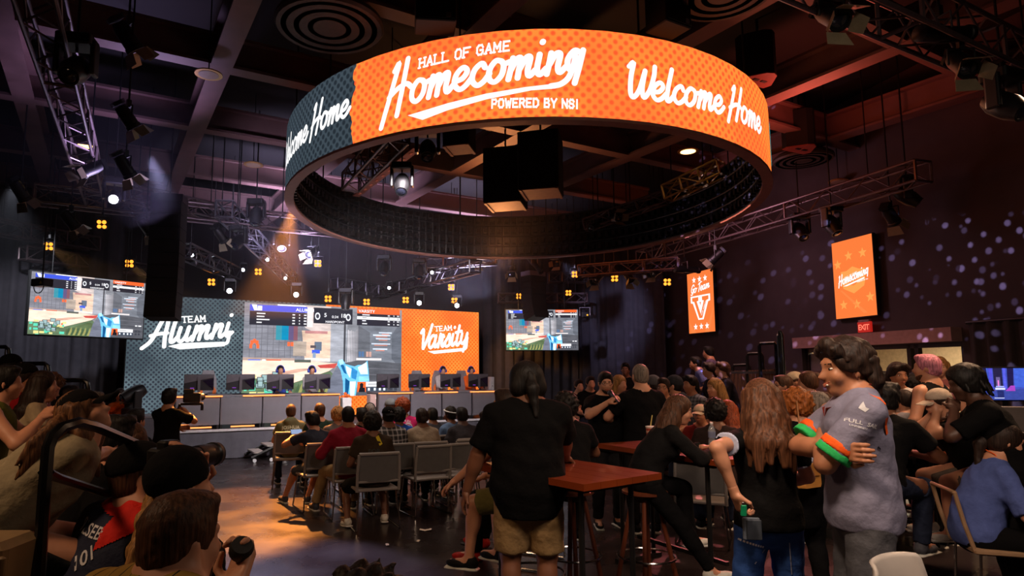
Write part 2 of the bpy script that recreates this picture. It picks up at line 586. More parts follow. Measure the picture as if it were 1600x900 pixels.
class Ink:
    """2D lettering collected as verts/faces; place() maps it to space"""
    def __init__(s):
        s.v, s.f = [], []

    def _add(s, vs, fs):
        b = len(s.v)
        s.v += [Vector((p[0], p[1])) for p in vs]
        s.f += [tuple(b + i for i in f) for f in fs]

    def script(s, txt, x, y, xh, w=.27, shear=.28, rot=0.):
        cx = 0
        R = Matrix.Rotation(rot, 2)
        for ch in txt:
            st, adv = SCRIPT[ch]
            for k in st:
                P = spline(k)
                P = [Vector((cx + q.x + shear * q.y, q.y)) for q in P]
                P = [Vector((x, y)) + R @ (q * xh) for q in P]
                s._add(*ribbon(P, w * xh))
            cx += adv
        return x + cx * xh

    def block(s, txt, x, y, h, w=.22, slab=0., sp=.42, shear=0., rot=0.):
        k = h / 1.3
        cx = 0
        R = Matrix.Rotation(rot, 2)
        T = lambda q: Vector((x, y)) + R @ (Vector((cx + q[0] + shear * q[1], q[1])) * k)
        for ch in txt:
            for st in BLOCK.get(ch, []):
                P = [T(q) for q in st]
                for a, b in zip(P[:-1], P[1:]):
                    d = (b - a).normalized() * w * k / 2
                    s._add(*ribbon([a - d, b + d], w * k, cap=False))
                if slab:
                    for q in (st[0], st[-1]):
                        if q[1] in (0, 1.3) and ch not in 'OSGE':
                            c = T(q)
                            dx = R @ Vector((slab * k, 0))
                            s._add(*ribbon([c - dx, c + dx], w * k * .8, cap=False))
            cx += (.45 if ch in ' I' else 1.12 if ch in 'MW' else .98) + sp
        return x + cx * k

    def poly(s, pts):
        s._add(pts, [tuple(range(len(pts)))])

    def stroke(s, pts, w, smooth=True, cap=True):
        P = spline(pts) if smooth else [Vector(p) for p in pts]
        if isinstance(w, (tuple, list)):
            n = len(P)
            w = [w[0] + (w[1] - w[0]) * i / (n - 1) for i in range(n)]
        s._add(*ribbon(P, w, cap))

    def star(s, x, y, r, k=.42, a0=pi / 2):
        P = [(x + (r if i % 2 == 0 else r * k) * cos(a0 + i * pi / 5), y + (r if i % 2 == 0 else r * k) * sin(a0 + i * pi / 5)) for i in range(10)]
        s._add([(x, y)] + P, [(0, i + 1, (i + 1) % 10 + 1) for i in range(10)])

    def disc(s, x, y, r, n=20):
        s.poly([(x + r * cos(2 * pi * i / n), y + r * sin(2 * pi * i / n)) for i in range(n)])

    def ring(s, x, y, r, w, n=24):
        s.stroke([(x + r * cos(2 * pi * i / n), y + r * sin(2 * pi * i / n)) for i in range(n + 1)], w, smooth=False, cap=False)

    def text(s, txt, x, y, h, bold=0., align='LEFT', rot=0., shear=0., squeeze=1.):
        """plain sans lettering with the built-in font"""
        cu = bpy.data.curves.new('lettering', 'FONT')
        cu.body = txt
        cu.size = h * 1.38
        cu.offset = bold * h
        cu.align_x = align
        cu.shear = shear
        cu.resolution_u = 3
        o = bpy.data.objects.new('lettering', cu)
        COL.objects.link(o)
        bpy.context.view_layer.update()
        me = bpy.data.meshes.new_from_object(o.evaluated_get(bpy.context.evaluated_depsgraph_get()))
        R = Matrix.Rotation(rot, 2)
        s._add([Vector((x, y)) + R @ Vector((q.co.x * squeeze, q.co.y)) for q in me.vertices], [tuple(p.vertices) for p in me.polygons])
        bpy.data.objects.remove(o)
        bpy.data.curves.remove(cu)
        bpy.data.meshes.remove(me)

    def place(s, name, fn, mat, parent=None):
        mb = MB()
        mb.add([fn(p.x, p.y) for p in s.v], s.f)
        return mb.build(name, mat, parent)


def plane_map(o, ux, uy, n, off=.004):
    o, ux, uy, n = Vector(o), Vector(ux), Vector(uy), Vector(n)
    return lambda x, y: o + ux * x + uy * y + n * off
# ------------------------------------------------------------------ smooth bodies: distance fields meshed with surface nets
class Field:
    def __init__(s, k=.03):
        s.p, s.cuts, s.k, s.wr = [], [], k, None

    def cone(s, a, b, r1, r2, flat='', k=None):
        s.p.append(('c', np.array(a, float), np.array(b, float), r1, r2, flat, s.k if k is None else k))
        return s

    def ell(s, c, r, R=None, k=None):
        s.p.append(('e', np.array(c, float), np.array(r, float), np.array(R if R is not None else np.eye(3), float), None, None, s.k if k is None else k))
        return s

    def box(s, c, h, R=None, r=.01, k=None):
        s.p.append(('b', np.array(c, float), np.array(h, float), np.array(R if R is not None else np.eye(3), float), r, None, s.k if k is None else k))
        return s

    def cut(s, c, n, ball=None):
        """remove what lies on the n side of c (only within the ball's radius of c)"""
        s.cuts.append((np.array(c, float), np.array(n, float) / np.linalg.norm(n), ball))
        return s

    def bounds(s):
        lo, hi = np.full(3, 9e9), np.full(3, -9e9)
        for t, a, b, c, d, f, k in s.p:
            if t == 'c':
                r = max(c, d)
                lo = np.minimum(lo, np.minimum(a, b) - r)
                hi = np.maximum(hi, np.maximum(a, b) + r)
            else:
                r = np.abs(c) @ b
                lo, hi = np.minimum(lo, a - r), np.maximum(hi, a + r)
        return lo, hi

    def mesh(s, h):
        lo, hi = s.bounds()
        m = 3 * h + .015
        lo, hi = lo - m, hi + m
        n = np.ceil((hi - lo) / h).astype(int) + 1
        F = np.full(n, 1., np.float32)
        ax = [lo[i] + h * np.arange(n[i]) for i in range(3)]
        for t, a, b, c, d, f, k in s.p:
            if t == 'c':
                r = max(c, d)
                l, u = np.minimum(a, b) - r, np.maximum(a, b) + r
            else:
                r = np.abs(c) @ b
                l, u = a - r, a + r
            e = k + 2.5 * h
            i0 = np.clip(np.floor((l - e - lo) / h).astype(int), 0, n)
            i1 = np.clip(np.ceil((u + e - lo) / h).astype(int) + 1, 0, n)
            X = np.stack(np.meshgrid(*[ax[i][i0[i]:i1[i]] for i in range(3)], indexing='ij'), -1).astype(np.float32)
            if t == 'c':
                ab = b - a
                L = max(np.linalg.norm(ab), 1e-6)
                dn = ab / L
                q = X - a
                tt = q @ dn
                rho = np.sqrt(np.maximum((q * q).sum(-1) - tt * tt, 0))
                tc = np.clip(tt / L, 0, 1)
                D = np.sqrt(rho ** 2 + (tt - tc * L) ** 2) - (c + (d - c) * tc)
                if f:
                    side = rho - (c + (d - c) * tc)
                    if 'b' in f:
                        D = np.where(tt > L * .5, np.maximum(side, tt - L), D)
                    if 'a' in f:
                        D = np.where(tt < L * .5, np.maximum(side, -tt), D)
            elif t == 'e':
                q = (X - a) @ c
                k0 = np.sqrt(((q / b) ** 2).sum(-1))
                k1 = np.sqrt(((q / b ** 2) ** 2).sum(-1))
                D = k0 * (k0 - 1) / np.maximum(k1, 1e-6)
            else:
                q = np.abs((X - a) @ c) - (b - d)
                D = np.sqrt((np.maximum(q, 0) ** 2).sum(-1)) + np.minimum(q.max(-1), 0) - d
            sl = tuple(slice(i0[i], i1[i]) for i in range(3))
            G = F[sl]
            if k > 0:
                hh = np.maximum(k - np.abs(G - D), 0) / k
                F[sl] = np.minimum(G, D) - hh * hh * k * .25
            else:
                F[sl] = np.minimum(G, D)
        if s.cuts or s.wr:
            X = np.stack(np.meshgrid(*ax, indexing='ij'), -1).astype(np.float32)
            if s.wr:
                F += s.wr(X).astype(np.float32)
            for c, nn, ball in s.cuts:
                d = (X - c) @ nn
                if ball:
                    inb = ((X - c) ** 2).sum(-1) < ball * ball
                    F = np.where(inb, np.maximum(F, d), F)
                else:
                    F = np.maximum(F, d)
        return nets(F, lo, h)


def nets(F, lo, h):
    n = np.array(F.shape)
    S = F < 0
    cs = np.zeros(n - 1, np.int8)
    for dx in (0, 1):
        for dy in (0, 1):
            for dz in (0, 1):
                cs += S[dx:n[0] - 1 + dx, dy:n[1] - 1 + dy, dz:n[2] - 1 + dz]
    act = (cs > 0) & (cs < 8)
    idx = np.full(n - 1, -1, np.int64)
    I = np.argwhere(act)
    if not len(I):
        return np.zeros((0, 3)), np.zeros((0, 4), int)
    idx[act] = np.arange(len(I))
    acc = np.zeros((len(I), 3))
    cnt = np.zeros(len(I))
    i, j, k = I.T
    for axis in range(3):
        o1, o2 = [a for a in range(3) if a != axis]
        for u in (0, 1):
            for v in (0, 1):
                d0 = [0, 0, 0]
                d0[o1], d0[o2] = u, v
                d1 = list(d0)
                d1[axis] = 1
                f0 = F[i + d0[0], j + d0[1], k + d0[2]]
                f1 = F[i + d1[0], j + d1[1], k + d1[2]]
                cr = (f0 < 0) != (f1 < 0)
                t = np.where(cr, f0 / np.where(cr, f0 - f1, 1), 0)
                p = np.stack([np.full(len(I), float(d0[0])), np.full(len(I), float(d0[1])), np.full(len(I), float(d0[2]))], -1)
                p[:, axis] += t
                acc += np.where(cr[:, None], p, 0)
                cnt += cr
    V = lo + h * (I + acc / cnt[:, None])
    Q = []
    for axis in range(3):
        o1, o2 = (axis + 1) % 3, (axis + 2) % 3
        sl0, sl1 = [slice(None)] * 3, [slice(None)] * 3
        sl0[axis], sl1[axis] = slice(0, n[axis] - 1), slice(1, n[axis])
        A, B = S[tuple(sl0)], S[tuple(sl1)]
        E = np.argwhere(A != B)
        E = E[(E[:, o1] > 0) & (E[:, o2] > 0) & (E[:, o1] < n[o1] - 1) & (E[:, o2] < n[o2] - 1)]
        if not len(E):
            continue
        fl = A[tuple(E.T)]
        q = []
        for du, dv in ((1, 1), (0, 1), (0, 0), (1, 0)):
            c = E.copy()
            c[:, o1] -= du
            c[:, o2] -= dv
            q.append(idx[tuple(c.T)])
        q = np.stack(q, -1)
        q = np.where(fl[:, None], q, q[:, ::-1])
        Q.append(q[(q >= 0).all(1)])
    return V, np.concatenate(Q)


def np_mesh(name, parts, mats, parent=None, smooth=True):
    """parts: list of (V, Q, material index)"""
    V = np.concatenate([p[0] for p in parts])
    Q, mi, b = [], [], 0
    for v, q, m in parts:
        Q.append(q + b)
        mi.append(np.full(len(q), m))
        b += len(v)
    Q, mi = np.concatenate(Q), np.concatenate(mi)
    me = bpy.data.meshes.new(name)
    me.vertices.add(len(V))
    me.vertices.foreach_set('co', V.astype(np.float32).ravel())
    me.loops.add(len(Q) * 4)
    me.loops.foreach_set('vertex_index', Q.astype(np.int32).ravel())
    me.polygons.add(len(Q))
    me.polygons.foreach_set('loop_start', np.arange(0, len(Q) * 4, 4, dtype=np.int32))
    me.polygons.foreach_set('loop_total', np.full(len(Q), 4, np.int32))
    for m in (mats if isinstance(mats, (list, tuple)) else [mats]):
        me.materials.append(m)
    me.polygons.foreach_set('material_index', mi.astype(np.int32))
    me.polygons.foreach_set('use_smooth', np.full(len(Q), smooth))
    me.update(calc_edges=True)
    me.validate()
    o = bpy.data.objects.new(name, me)
    COL.objects.link(o)
    if parent:
        o.parent = parent
    return o


# ------------------------------------------------------------------ skins, cloths, hair
def SKIN(t):
    c = {'pale': (214, 160, 134), 'fair': (196, 138, 108), 'tan': (168, 112, 82), 'brown': (120, 76, 54), 'dark': (78, 50, 38)}[t]
    m = M('skin_' + t, c, .5, var=.06, scale=20)
    return m


def CLOTH(name, rgb, rough=.9, bump=.35, var=.1):
    return M('cloth_' + name, rgb, rough, var=var, scale=26, bump=bump, spec=.12)


def HAIR(name, rgb):
    if 'hair_' + name in MATS:
        return MATS['hair_' + name]
    m = M('hair_' + name, rgb, .55, var=0, bump=0, spec=.25)
    nt = m.node_tree
    b = nt.nodes['Principled BSDF']
    tc = nt.nodes.new('ShaderNodeTexCoord')
    mp = nt.nodes.new('ShaderNodeMapping')
    mp.inputs['Scale'].default_value = (110, 110, 7)
    nt.links.new(tc.outputs['Object'], mp.inputs[0])
    n = nt.nodes.new('ShaderNodeTexNoise')
    n.inputs['Scale'].default_value = 1
    n.inputs['Detail'].default_value = 3
    nt.links.new(mp.outputs[0], n.inputs['Vector'])
    c = lin(rgb)
    r = nt.nodes.new('ShaderNodeValToRGB')
    r.color_ramp.elements[0].position = .35
    r.color_ramp.elements[1].position = .68
    r.color_ramp.elements[0].color = (*[x * .45 for x in c], 1)
    r.color_ramp.elements[1].color = (*[min(1, x * 1.5) for x in c], 1)
    nt.links.new(n.outputs['Fac'], r.inputs['Fac'])
    nt.links.new(r.outputs['Color'], b.inputs['Base Color'])
    bp = nt.nodes.new('ShaderNodeBump')
    bp.inputs['Strength'].default_value = .6
    bp.inputs['Distance'].default_value = .006
    nt.links.new(n.outputs['Fac'], bp.inputs['Height'])
    nt.links.new(bp.outputs['Normal'], b.inputs['Normal'])
    return m


HAIRC = {'black': (22, 18, 17), 'dark': (42, 28, 22), 'brown': (78, 50, 34), 'lightbrown': (112, 74, 46), 'midbrown': (88, 54, 35), 'blond': (168, 122, 72), 'red': (140, 62, 30), 'ginger': (150, 84, 38), 'grey': (120, 108, 98), 'pink': (190, 120, 140)}


def stripes(name, base, line, axis, pitch, width, base2=None):
    """cloth with woven lines (check when axis == 'xz')"""
    m = M('cloth_' + name, base, .9, var=0, bump=.2, scale=26)
    nt = m.node_tree
    b = nt.nodes['Principled BSDF']
    tc = nt.nodes.new('ShaderNodeTexCoord')
    sp = nt.nodes.new('ShaderNodeSeparateXYZ')
    nt.links.new(tc.outputs['Object'], sp.inputs[0])
    acc = None
    for a in axis:
        mu = nt.nodes.new('ShaderNodeMath')
        mu.operation = 'MULTIPLY'
        mu.inputs[1].default_value = 1 / pitch
        nt.links.new(sp.outputs[a.upper()], mu.inputs[0])
        fr = nt.nodes.new('ShaderNodeMath')
        fr.operation = 'FRACT'
        nt.links.new(mu.outputs[0], fr.inputs[0])
        lt = nt.nodes.new('ShaderNodeMath')
        lt.operation = 'LESS_THAN'
        lt.inputs[1].default_value = width
        nt.links.new(fr.outputs[0], lt.inputs[0])
        if acc is None:
            acc = lt
        else:
            ad = nt.nodes.new('ShaderNodeMath')
            ad.operation = 'ADD'
            nt.links.new(acc.outputs[0], ad.inputs[0])
            nt.links.new(lt.outputs[0], ad.inputs[1])
            hf = nt.nodes.new('ShaderNodeMath')
            hf.operation = 'MULTIPLY'
            hf.inputs[1].default_value = .5
            nt.links.new(ad.outputs[0], hf.inputs[0])
            acc = hf
    mx = nt.nodes.new('ShaderNodeMix')
    mx.data_type = 'RGBA'
    nt.links.new(acc.outputs[0], mx.inputs[0])
    mx.inputs[6].default_value = (*lin(base), 1)
    mx.inputs[7].default_value = (*lin(line), 1)
    nt.links.new(mx.outputs[2], b.inputs['Base Color'])
    return m


# ------------------------------------------------------------------ posing
def V3(*a):
    return np.array(a, float)


def rotm(yaw=0, pitch=0, roll=0):
    """yaw left-positive about z, pitch forward-positive (nod), roll to the right-positive"""
    return np.array(Matrix.Rotation(radians(yaw), 3, 'Z') @ Matrix.Rotation(radians(-pitch), 3, 'X') @ Matrix.Rotation(radians(roll), 3, 'Y'))


def ik(a, t, l1, l2, hint):
    d = t - a
    L = np.linalg.norm(d)
    L2 = min(L, (l1 + l2) * .998)
    dn = d / max(L, 1e-6)
    t = a + dn * L2
    x = (l1 * l1 - l2 * l2 + L2 * L2) / (2 * L2)
    r = sqrt(max(l1 * l1 - x * x, 0))
    h = np.array(hint, float)
    h = h - dn * (h @ dn)
    h /= max(np.linalg.norm(h), 1e-6)
    return a + dn * x + h * r, t


def frame_y(d, up):
    """rotation whose columns are x, y(=d), z"""
    d = d / np.linalg.norm(d)
    x = np.cross(d, up)
    x /= max(np.linalg.norm(x), 1e-6)
    return np.stack([x, d, np.cross(x, d)], 1)


def hand_field(w, d, palm, s, curl, side):
    """hand at wrist w pointing along d; palm = direction the palm faces; returns field"""
    f = Field(.008 * s)
    R = frame_y(np.array(d, float), -np.array(palm, float))       # z = back of the hand
    T = lambda x, y, z: w + R @ (V3(x, y, z) * s)
    f.cone(T(0, -.03, 0), T(0, .02, 0), .027 * s, .027 * s)
    f.box(T(0, .055, 0), V3(.04, .048, .014) * s, R, .012 * s, k=.02 * s)
    for i, (x, l) in enumerate(((-.03, .062), (-.01, .072), (.011, .068), (.031, .052))):
        x *= side
        a = T(x, .098, 0)
        c1, c2, c3 = curl * .6, curl * 1.5, curl * 2.2
        L = l * s
        ax = lambda c: R @ V3(x * .6, cos(c), -sin(c)) * L
        b = a + ax(c1) * .48
        c = b + ax(c2) * .3
        e = c + ax(c3) * .24
        f.cone(a, b, .0098 * s, .009 * s, k=.006 * s)
        f.cone(b, c, .009 * s, .0084 * s, k=.005 * s)
        f.cone(c, e, .0084 * s, .0072 * s, k=.005 * s)
    a = T(-.034 * side, .025, -.004)
    b = T(-.058 * side, .06, -.014 - .012 * curl)
    c = T(-.058 * side + .014 * side * curl, .092, -.022 - .016 * curl)
    f.cone(a, b, .014 * s, .0105 * s, k=.012 * s)
    f.cone(b, c, .0105 * s, .0082 * s, k=.006 * s)
    return f


class Person:
    pass


def person(label, px, py, Y, yaw=0, pose='stand', seat=.42, lean=0, hunch=0, side=0, head=(0, 0, 0), g=1., fem=False,
           lh=None, rh=None, le=None, re_=None, lcurl=.5, rcurl=.5, lpalm=None, rpalm=None, lf=None, rf=None, feetz=0., knees=.16,
           skin='fair', hair='short', hairc='dark', hat=None, hatc=None, top='tee', topc=None, sleeve=None, bottom='trousers', botc=None,
           shoec=None, lod=None, face=False, beard=None, glasses=False, group=None, h=None, twist=0, neckc=None, legs=True, shoulder=1., hem=None, headk=1., neckk=.6):
    """px, py: where the top of the head shows; Y its depth. Hand targets are in the person's own frame (x right, y forward), metres"""
    tgt = at(px, py, Y)
    d = tgt.length
    if lod is None:
        lod = .011 if d < 4.3 else .015 if d < 6.5 else .019 if d < 10 else .024
    HT = .05 if hair in ('curly', 'afro') else .02
    S = 1.

    def joints(S):
        J = {}
        pz = (seat + .095 * S) if pose == 'sit' else .94 * S
        P = V3(0, 0, pz)
        Rt = rotm(twist, lean, side)
        Ru = Rt @ rotm(0, hunch, 0)
        J['P'], J['Rt'], J['Ru'] = P, Rt, Ru
        J['W'] = P + Rt @ V3(0, 0, .15) * S
        J['C'] = J['W'] + Ru @ V3(0, .01, .18) * S
        J['N'] = J['W'] + Ru @ V3(0, -.005, .365) * S
        sw_ = (.150 if fem else .172) * shoulder
        for k, sx in (('l', -1), ('r', 1)):
            J[k + 's'] = J['W'] + Ru @ V3(sx * sw_, 0, .285) * S
            J[k + 'h'] = P + Rt @ V3(sx * .088, 0, -.03) * S
        Rh = rotm(yaw=twist) @ rotm(head[0], head[1], head[2])
        J['Rh'] = Rh
        J['H'] = J['N'] + (Ru @ V3(0, .012, .044 * neckk) + Rh @ V3(0, .018, .115)) * S
        J['top'] = J['H'] + Rh @ V3(0, -.01, .118 + HT) * S * headk
        return J
    if pose == 'sit':
        for _ in range(4):
            J = joints(S)
            S *= 1 + (tgt.z - J['top'][2]) / max(J['top'][2] - seat, .3)
            S = min(max(S, .84), 1.14)
    else:
        J = joints(1.)
        S = min(max(tgt.z / J['top'][2], .8), 1.18)
    if h:
        S = h / 1.75
    J = joints(S)
    cy, sy = cos(radians(yaw)), sin(radians(yaw))
    ox, oy = J['top'][0] * cy - J['top'][1] * sy, J['top'][0] * sy + J['top'][1] * cy
    root = thing('person', label, 'person', (tgt.x - ox, tgt.y - oy, 0), radians(yaw), group)
    if h is None and pose == 'sit':
        pass
    p = Person()
    p.root, p.J, p.S, p.lod = root, J, S, lod
    A = lambda v: None if v is None else np.array(v, float)
    gl = .5 + .5 * g
    # arms
    def local(v):
        if v is not None and len(v) == 4:              # ('px', x, y, depth): a hand seen at that place
            w = at(v[1], v[2], v[3]) - root.location
            return (w.x * cy + w.y * sy, -w.x * sy + w.y * cy, w.z)
        return v
    for k, sx, tg, eh in (('l', -1, local(lh), le), ('r', 1, local(rh), re_)):
        if tg is None:
            tg = (sx * .27 * gl, .06, (seat + .12) if pose == 'sit' else .72 * S) if pose != 'sit' else (sx * .14, .34, seat + .19)
        if eh is None:
            eh = (sx * .55, -.75, -.3)
        J[k + 'e'], J[k + 'w'] = ik(J[k + 's'], A(tg), .285 * S, .255 * S, eh)
    # legs
    if pose == 'sit' and not feetz and seat > .6:
        feetz = seat - .45
    for k, sx, ft in (('l', -1, lf), ('r', 1, rf)):
        if ft is None:
            ft = (sx * (knees * .9), .40 * S, feetz + .075) if pose == 'sit' else (sx * .11, .0, .085)
        J[k + 'k'], J[k + 'a'] = ik(J[k + 'h'], A(ft), .425 * S, .41 * S, (sx * .25 * (knees / .16), 1, .25))
    Rh, H = J['Rh'], J['H']
    hp = lambda x, y, z: H + Rh @ V3(x, y, z) * S * headk
    sh = S * headk
    sk = SKIN(skin)
    # ---------------- body
    f = Field(.035 * S)
    tw = (.92 if fem else 1.) * g
    Rt, Ru = J['Rt'], J['Ru']
    f.ell(J['P'] + Rt @ V3(0, 0, .0) * S, V3(.155 * g, .112 * g, .12) * S, Rt)
    f.ell(J['W'], V3(.135 * tw, .1 * g * (1.1 if g > 1.15 else 1), .13) * S, Rt, k=.06 * S)
    f.ell(J['C'], V3(.155 * tw, .108 * g, .17) * S, Ru, k=.06 * S)
    f.cone(J['N'] + Ru @ V3(0, -.01, -.05) * S, hp(0, -.012, -.05), .064 * S * gl * (.86 if fem else 1), .056 * S * gl * (.86 if fem else 1))
    if fem:
        for sx in (-1, 1):
            f.ell(J['C'] + Ru @ V3(sx * .065, .085, -.01) * S, V3(.058, .05, .06) * S, Ru)
    # head
    f.ell(hp(0, -.012, .03), V3(.074, .094, .088) * sh, Rh, k=.02 * S)
    f.ell(hp(0, .028, -.035), V3(.056, .066, .078) * sh, Rh, k=.03 * S)
    f.ell(hp(0, .062, -.092), V3(.026, .026, .022) * sh, Rh, k=.025 * S)
    f.cone(hp(0, .082, .012), hp(0, .108, -.028), .009 * sh, .0145 * sh, k=.016 * S)
    f.ell(hp(0, .074, .03), V3(.052, .02, .014) * sh, Rh, k=.018 * S)
    for sx in (-1, 1):
        f.ell(hp(sx * .077, -.008, -.012), V3(.009, .02, .034) * sh, Rh @ rotm(-sx * 20), k=.008)
        f.ell(hp(sx * .038, .062, -.03), V3(.026, .024, .026) * sh, Rh, k=.022 * S)
    f.ell(hp(0, .09, -.064), V3(.026, .012, .007) * sh, Rh, k=.01 * S)
    am = gl * (.9 if fem else 1.)
    p.am = am
    for k, sx in (('l', -1), ('r', 1)):
        f.cone(J['N'] + Ru @ V3(sx * .02, -.01, -.01) * S, J[k + 's'], .05 * S * gl, .052 * S * am, k=.05 * S)
        f.cone(J[k + 's'], J[k + 'e'], .054 * S * am, .041 * S * am)
        f.cone(J[k + 'e'], J[k + 'w'], .042 * S * am, .027 * S * am, k=.015 * S)
        m_ = J[k + 'e'] * .72 + J[k + 'w'] * .28
        f.ell(m_, V3(.042, .07, .042) * S * am, frame_y(J[k + 'w'] - J[k + 'e'], V3(.3, .2, 1)), k=.02 * S)
        if legs:
            f.cone(J[k + 'h'], J[k + 'k'], .086 * S * g, .057 * S * gl)
            f.cone(J[k + 'k'], J[k + 'a'], .054 * S * gl, .036 * S, k=.02 * S)
            q = J[k + 'k'] * .68 + J[k + 'a'] * .32
            ca = J[k + 'a'] - J[k + 'k']
            f.ell(q + V3(0, -.018, 0) * S, V3(.05, .095, .05) * S * gl, frame_y(ca, V3(.01, 1, .02)), k=.03 * S)
            dr = rotm(-sx * 10) @ V3(0, 1, 0)
            f.cone(J[k + 'a'] + V3(0, 0, -.03) * S, J[k + 'a'] + dr * .15 * S + V3(0, 0, -.045) * S, .036 * S, .028 * S)
    parts = [(*f.mesh(lod), 0)]
    for k, sx, cu, pl in (('l', -1, lcurl, lpalm), ('r', 1, rcurl, rpalm)):
        dr = J[k + 'w'] - J[k + 'e']
        if pl is None:
            pl = (-sx, .15, -.1) if pose == 'stand' else (0, 0, -1)
        # near hands are meshed finely so that the fingers stay apart
        hf = hand_field(J[k + 'w'], dr, A(pl), S, cu, -sx)
        parts.append((*hf.mesh(max(.0045, lod * .45)), 0))
        hd = dr / np.linalg.norm(dr)
        p.__dict__[k + 'hand'] = J[k + 'w'] + hd * .09 * S
    np_mesh('body', parts, [sk], root)
    # ---------------- garments
    wob = [random.uniform(0, 6.28) for _ in range(6)]

    def wrinkle(a=.0045):
        return lambda X: a * (np.sin(X[..., 2] * 46 + X[..., 0] * 31 + wob[0]) * np.sin(X[..., 0] * 23 - X[..., 2] * 17 + X[..., 1] * 19 + wob[1])
                              + .7 * np.sin(X[..., 1] * 52 + X[..., 2] * 37 + wob[2]) * np.sin(X[..., 0] * 41 + wob[3]))
    tee_e = .62
    sl = sleeve if sleeve is not None else {'tee': tee_e, 'tank': 0, 'long': 2.0, 'blazer': 2.0, 'dress': .6}.get(top, tee_e)
    if top:
        f = Field(.04 * S)
        ox_ = .019 * S
        if top == 'blazer':
            ox_ = .024 * S
        hz = hem if hem is not None else (-.08 if pose == 'stand' else -.02)
        f.ell(J['P'] + Rt @ V3(0, .0, -.005) * S, V3(.158 * g, .116 * g, .13) * S + ox_ + .004, Rt)
        f.ell(J['W'], V3(.14 * tw, .106 * g * (1.1 if g > 1.15 else 1), .14) * S + ox_, Rt, k=.08 * S)
        f.ell(J['C'], V3(.158 * tw, .112 * g, .17) * S + ox_, Ru, k=.07 * S)
        if fem:
            for sx in (-1, 1):
                f.ell(J['C'] + Ru @ V3(sx * .062, .085, -.01) * S, V3(.06, .052, .062) * S + ox_ * .6, Ru)
        if g > 1.2:
            f.ell(J['W'] + Rt @ V3(0, .045, -.01) * S, V3(.14, .11, .15) * S * g, Rt, k=.08 * S)
        for k, sx in (('l', -1), ('r', 1)):
            f.cone(J['N'] + Ru @ V3(sx * .03, -.01, -.018) * S, J[k + 's'] + Ru @ V3(0, 0, -.006) * S, .053 * S * gl, .052 * S * am + ox_ * .5, k=.05 * S)
            if sl > 0:
                a, e, w = J[k + 's'], J[k + 'e'], J[k + 'w']
                if sl <= 1:
                    f.cone(a, a + (e - a) * sl, .054 * S * am + ox_ * .5, .06 * S * am + ox_ * .6, 'b', k=.03 * S)
                else:
                    f.cone(a, e, .054 * S * am + ox_ * .6, .05 * S * am + ox_ * .6, k=.03 * S)
                    f.cone(e, e + (w - e) * min(sl - 1, .97), .05 * S * am + ox_ * .6, .036 * S + ox_ * .5, 'b', k=.02 * S)
        if top == 'hoodie':
            f.ell(J['N'] + Ru @ V3(0, -.075, -.03) * S, V3(.12, .055, .07) * S, Ru)
        else:
            f.cut(J['N'] + Ru @ V3(0, .012, .034) * S, Ru @ V3(0, .3, 1), .12 * S)
        if pose == 'stand' or hem is not None:
            f.ell(J['P'] + Rt @ V3(0, .004, -.04) * S, V3(.158 * g, .122 * g, .34) * S, Rt, k=.05 * S)
            f.cut(J['P'] + Rt @ V3(0, 0, hz - .03) * S, Rt @ V3(0, 0, -1))
        else:
            f.cut(J['P'] + V3(0, 0, -.088 * S), V3(0, 0, -1))
            f.cut(J['P'] + Rt @ V3(0, .1, -.03) * S, Rt @ V3(0, .5, -1), .35)
        f.wr = wrinkle(.0034 if top != 'tank' else .002)
        p.top = np_mesh({'tee': 'shirt', 'long': 'sweater', 'tank': 'tank_top', 'blazer': 'jacket', 'hoodie': 'hoodie', 'dress': 'dress'}.get(top, 'shirt'), [(*f.mesh(lod), 0)], [topc or CLOTH('black_tee', (15, 14, 15))], root)
    if bottom and legs:
        f = Field(.03 * S)
        f.ell(J['P'] + Rt @ V3(0, 0, -.02) * S, V3(.16 * g, .118 * g, .125) * S + .008, Rt)
        shorts = bottom == 'shorts'
        for k, sx in (('l', -1), ('r', 1)):
            kn, hp_, an = J[k + 'k'], J[k + 'h'], J[k + 'a']
            f.cone(hp_, kn if not shorts else hp_ + (kn - hp_) * .93, .094 * S * g, (.072 if not shorts else .092) * S * gl, 'b' if shorts else '', k=.025 * S)
            if not shorts:
                w_ = {'trousers': .058, 'slim': .047, 'jeans': .056}.get(bottom, .056)
                f.cone(kn, an + (kn - an) * .02, .068 * S * gl, w_ * S, 'b', k=.02 * S)
                f.ell(kn * .68 + an * .32 + V3(0, -.014, 0) * S, V3(.057, .1, .057) * S * gl, frame_y(an - kn, V3(.01, 1, .02)), k=.03 * S)
        f.cut(J['P'] + Rt @ V3(0, 0, .075) * S, Rt @ V3(0, 0, 1), .4)
        f.wr = wrinkle(.003)
        p.bottom = np_mesh({'shorts': 'shorts', 'jeans': 'jeans'}.get(bottom, 'trousers'), [(*f.mesh(lod), 0)], [botc or CLOTH('dark_trousers', (26, 25, 28))], root)
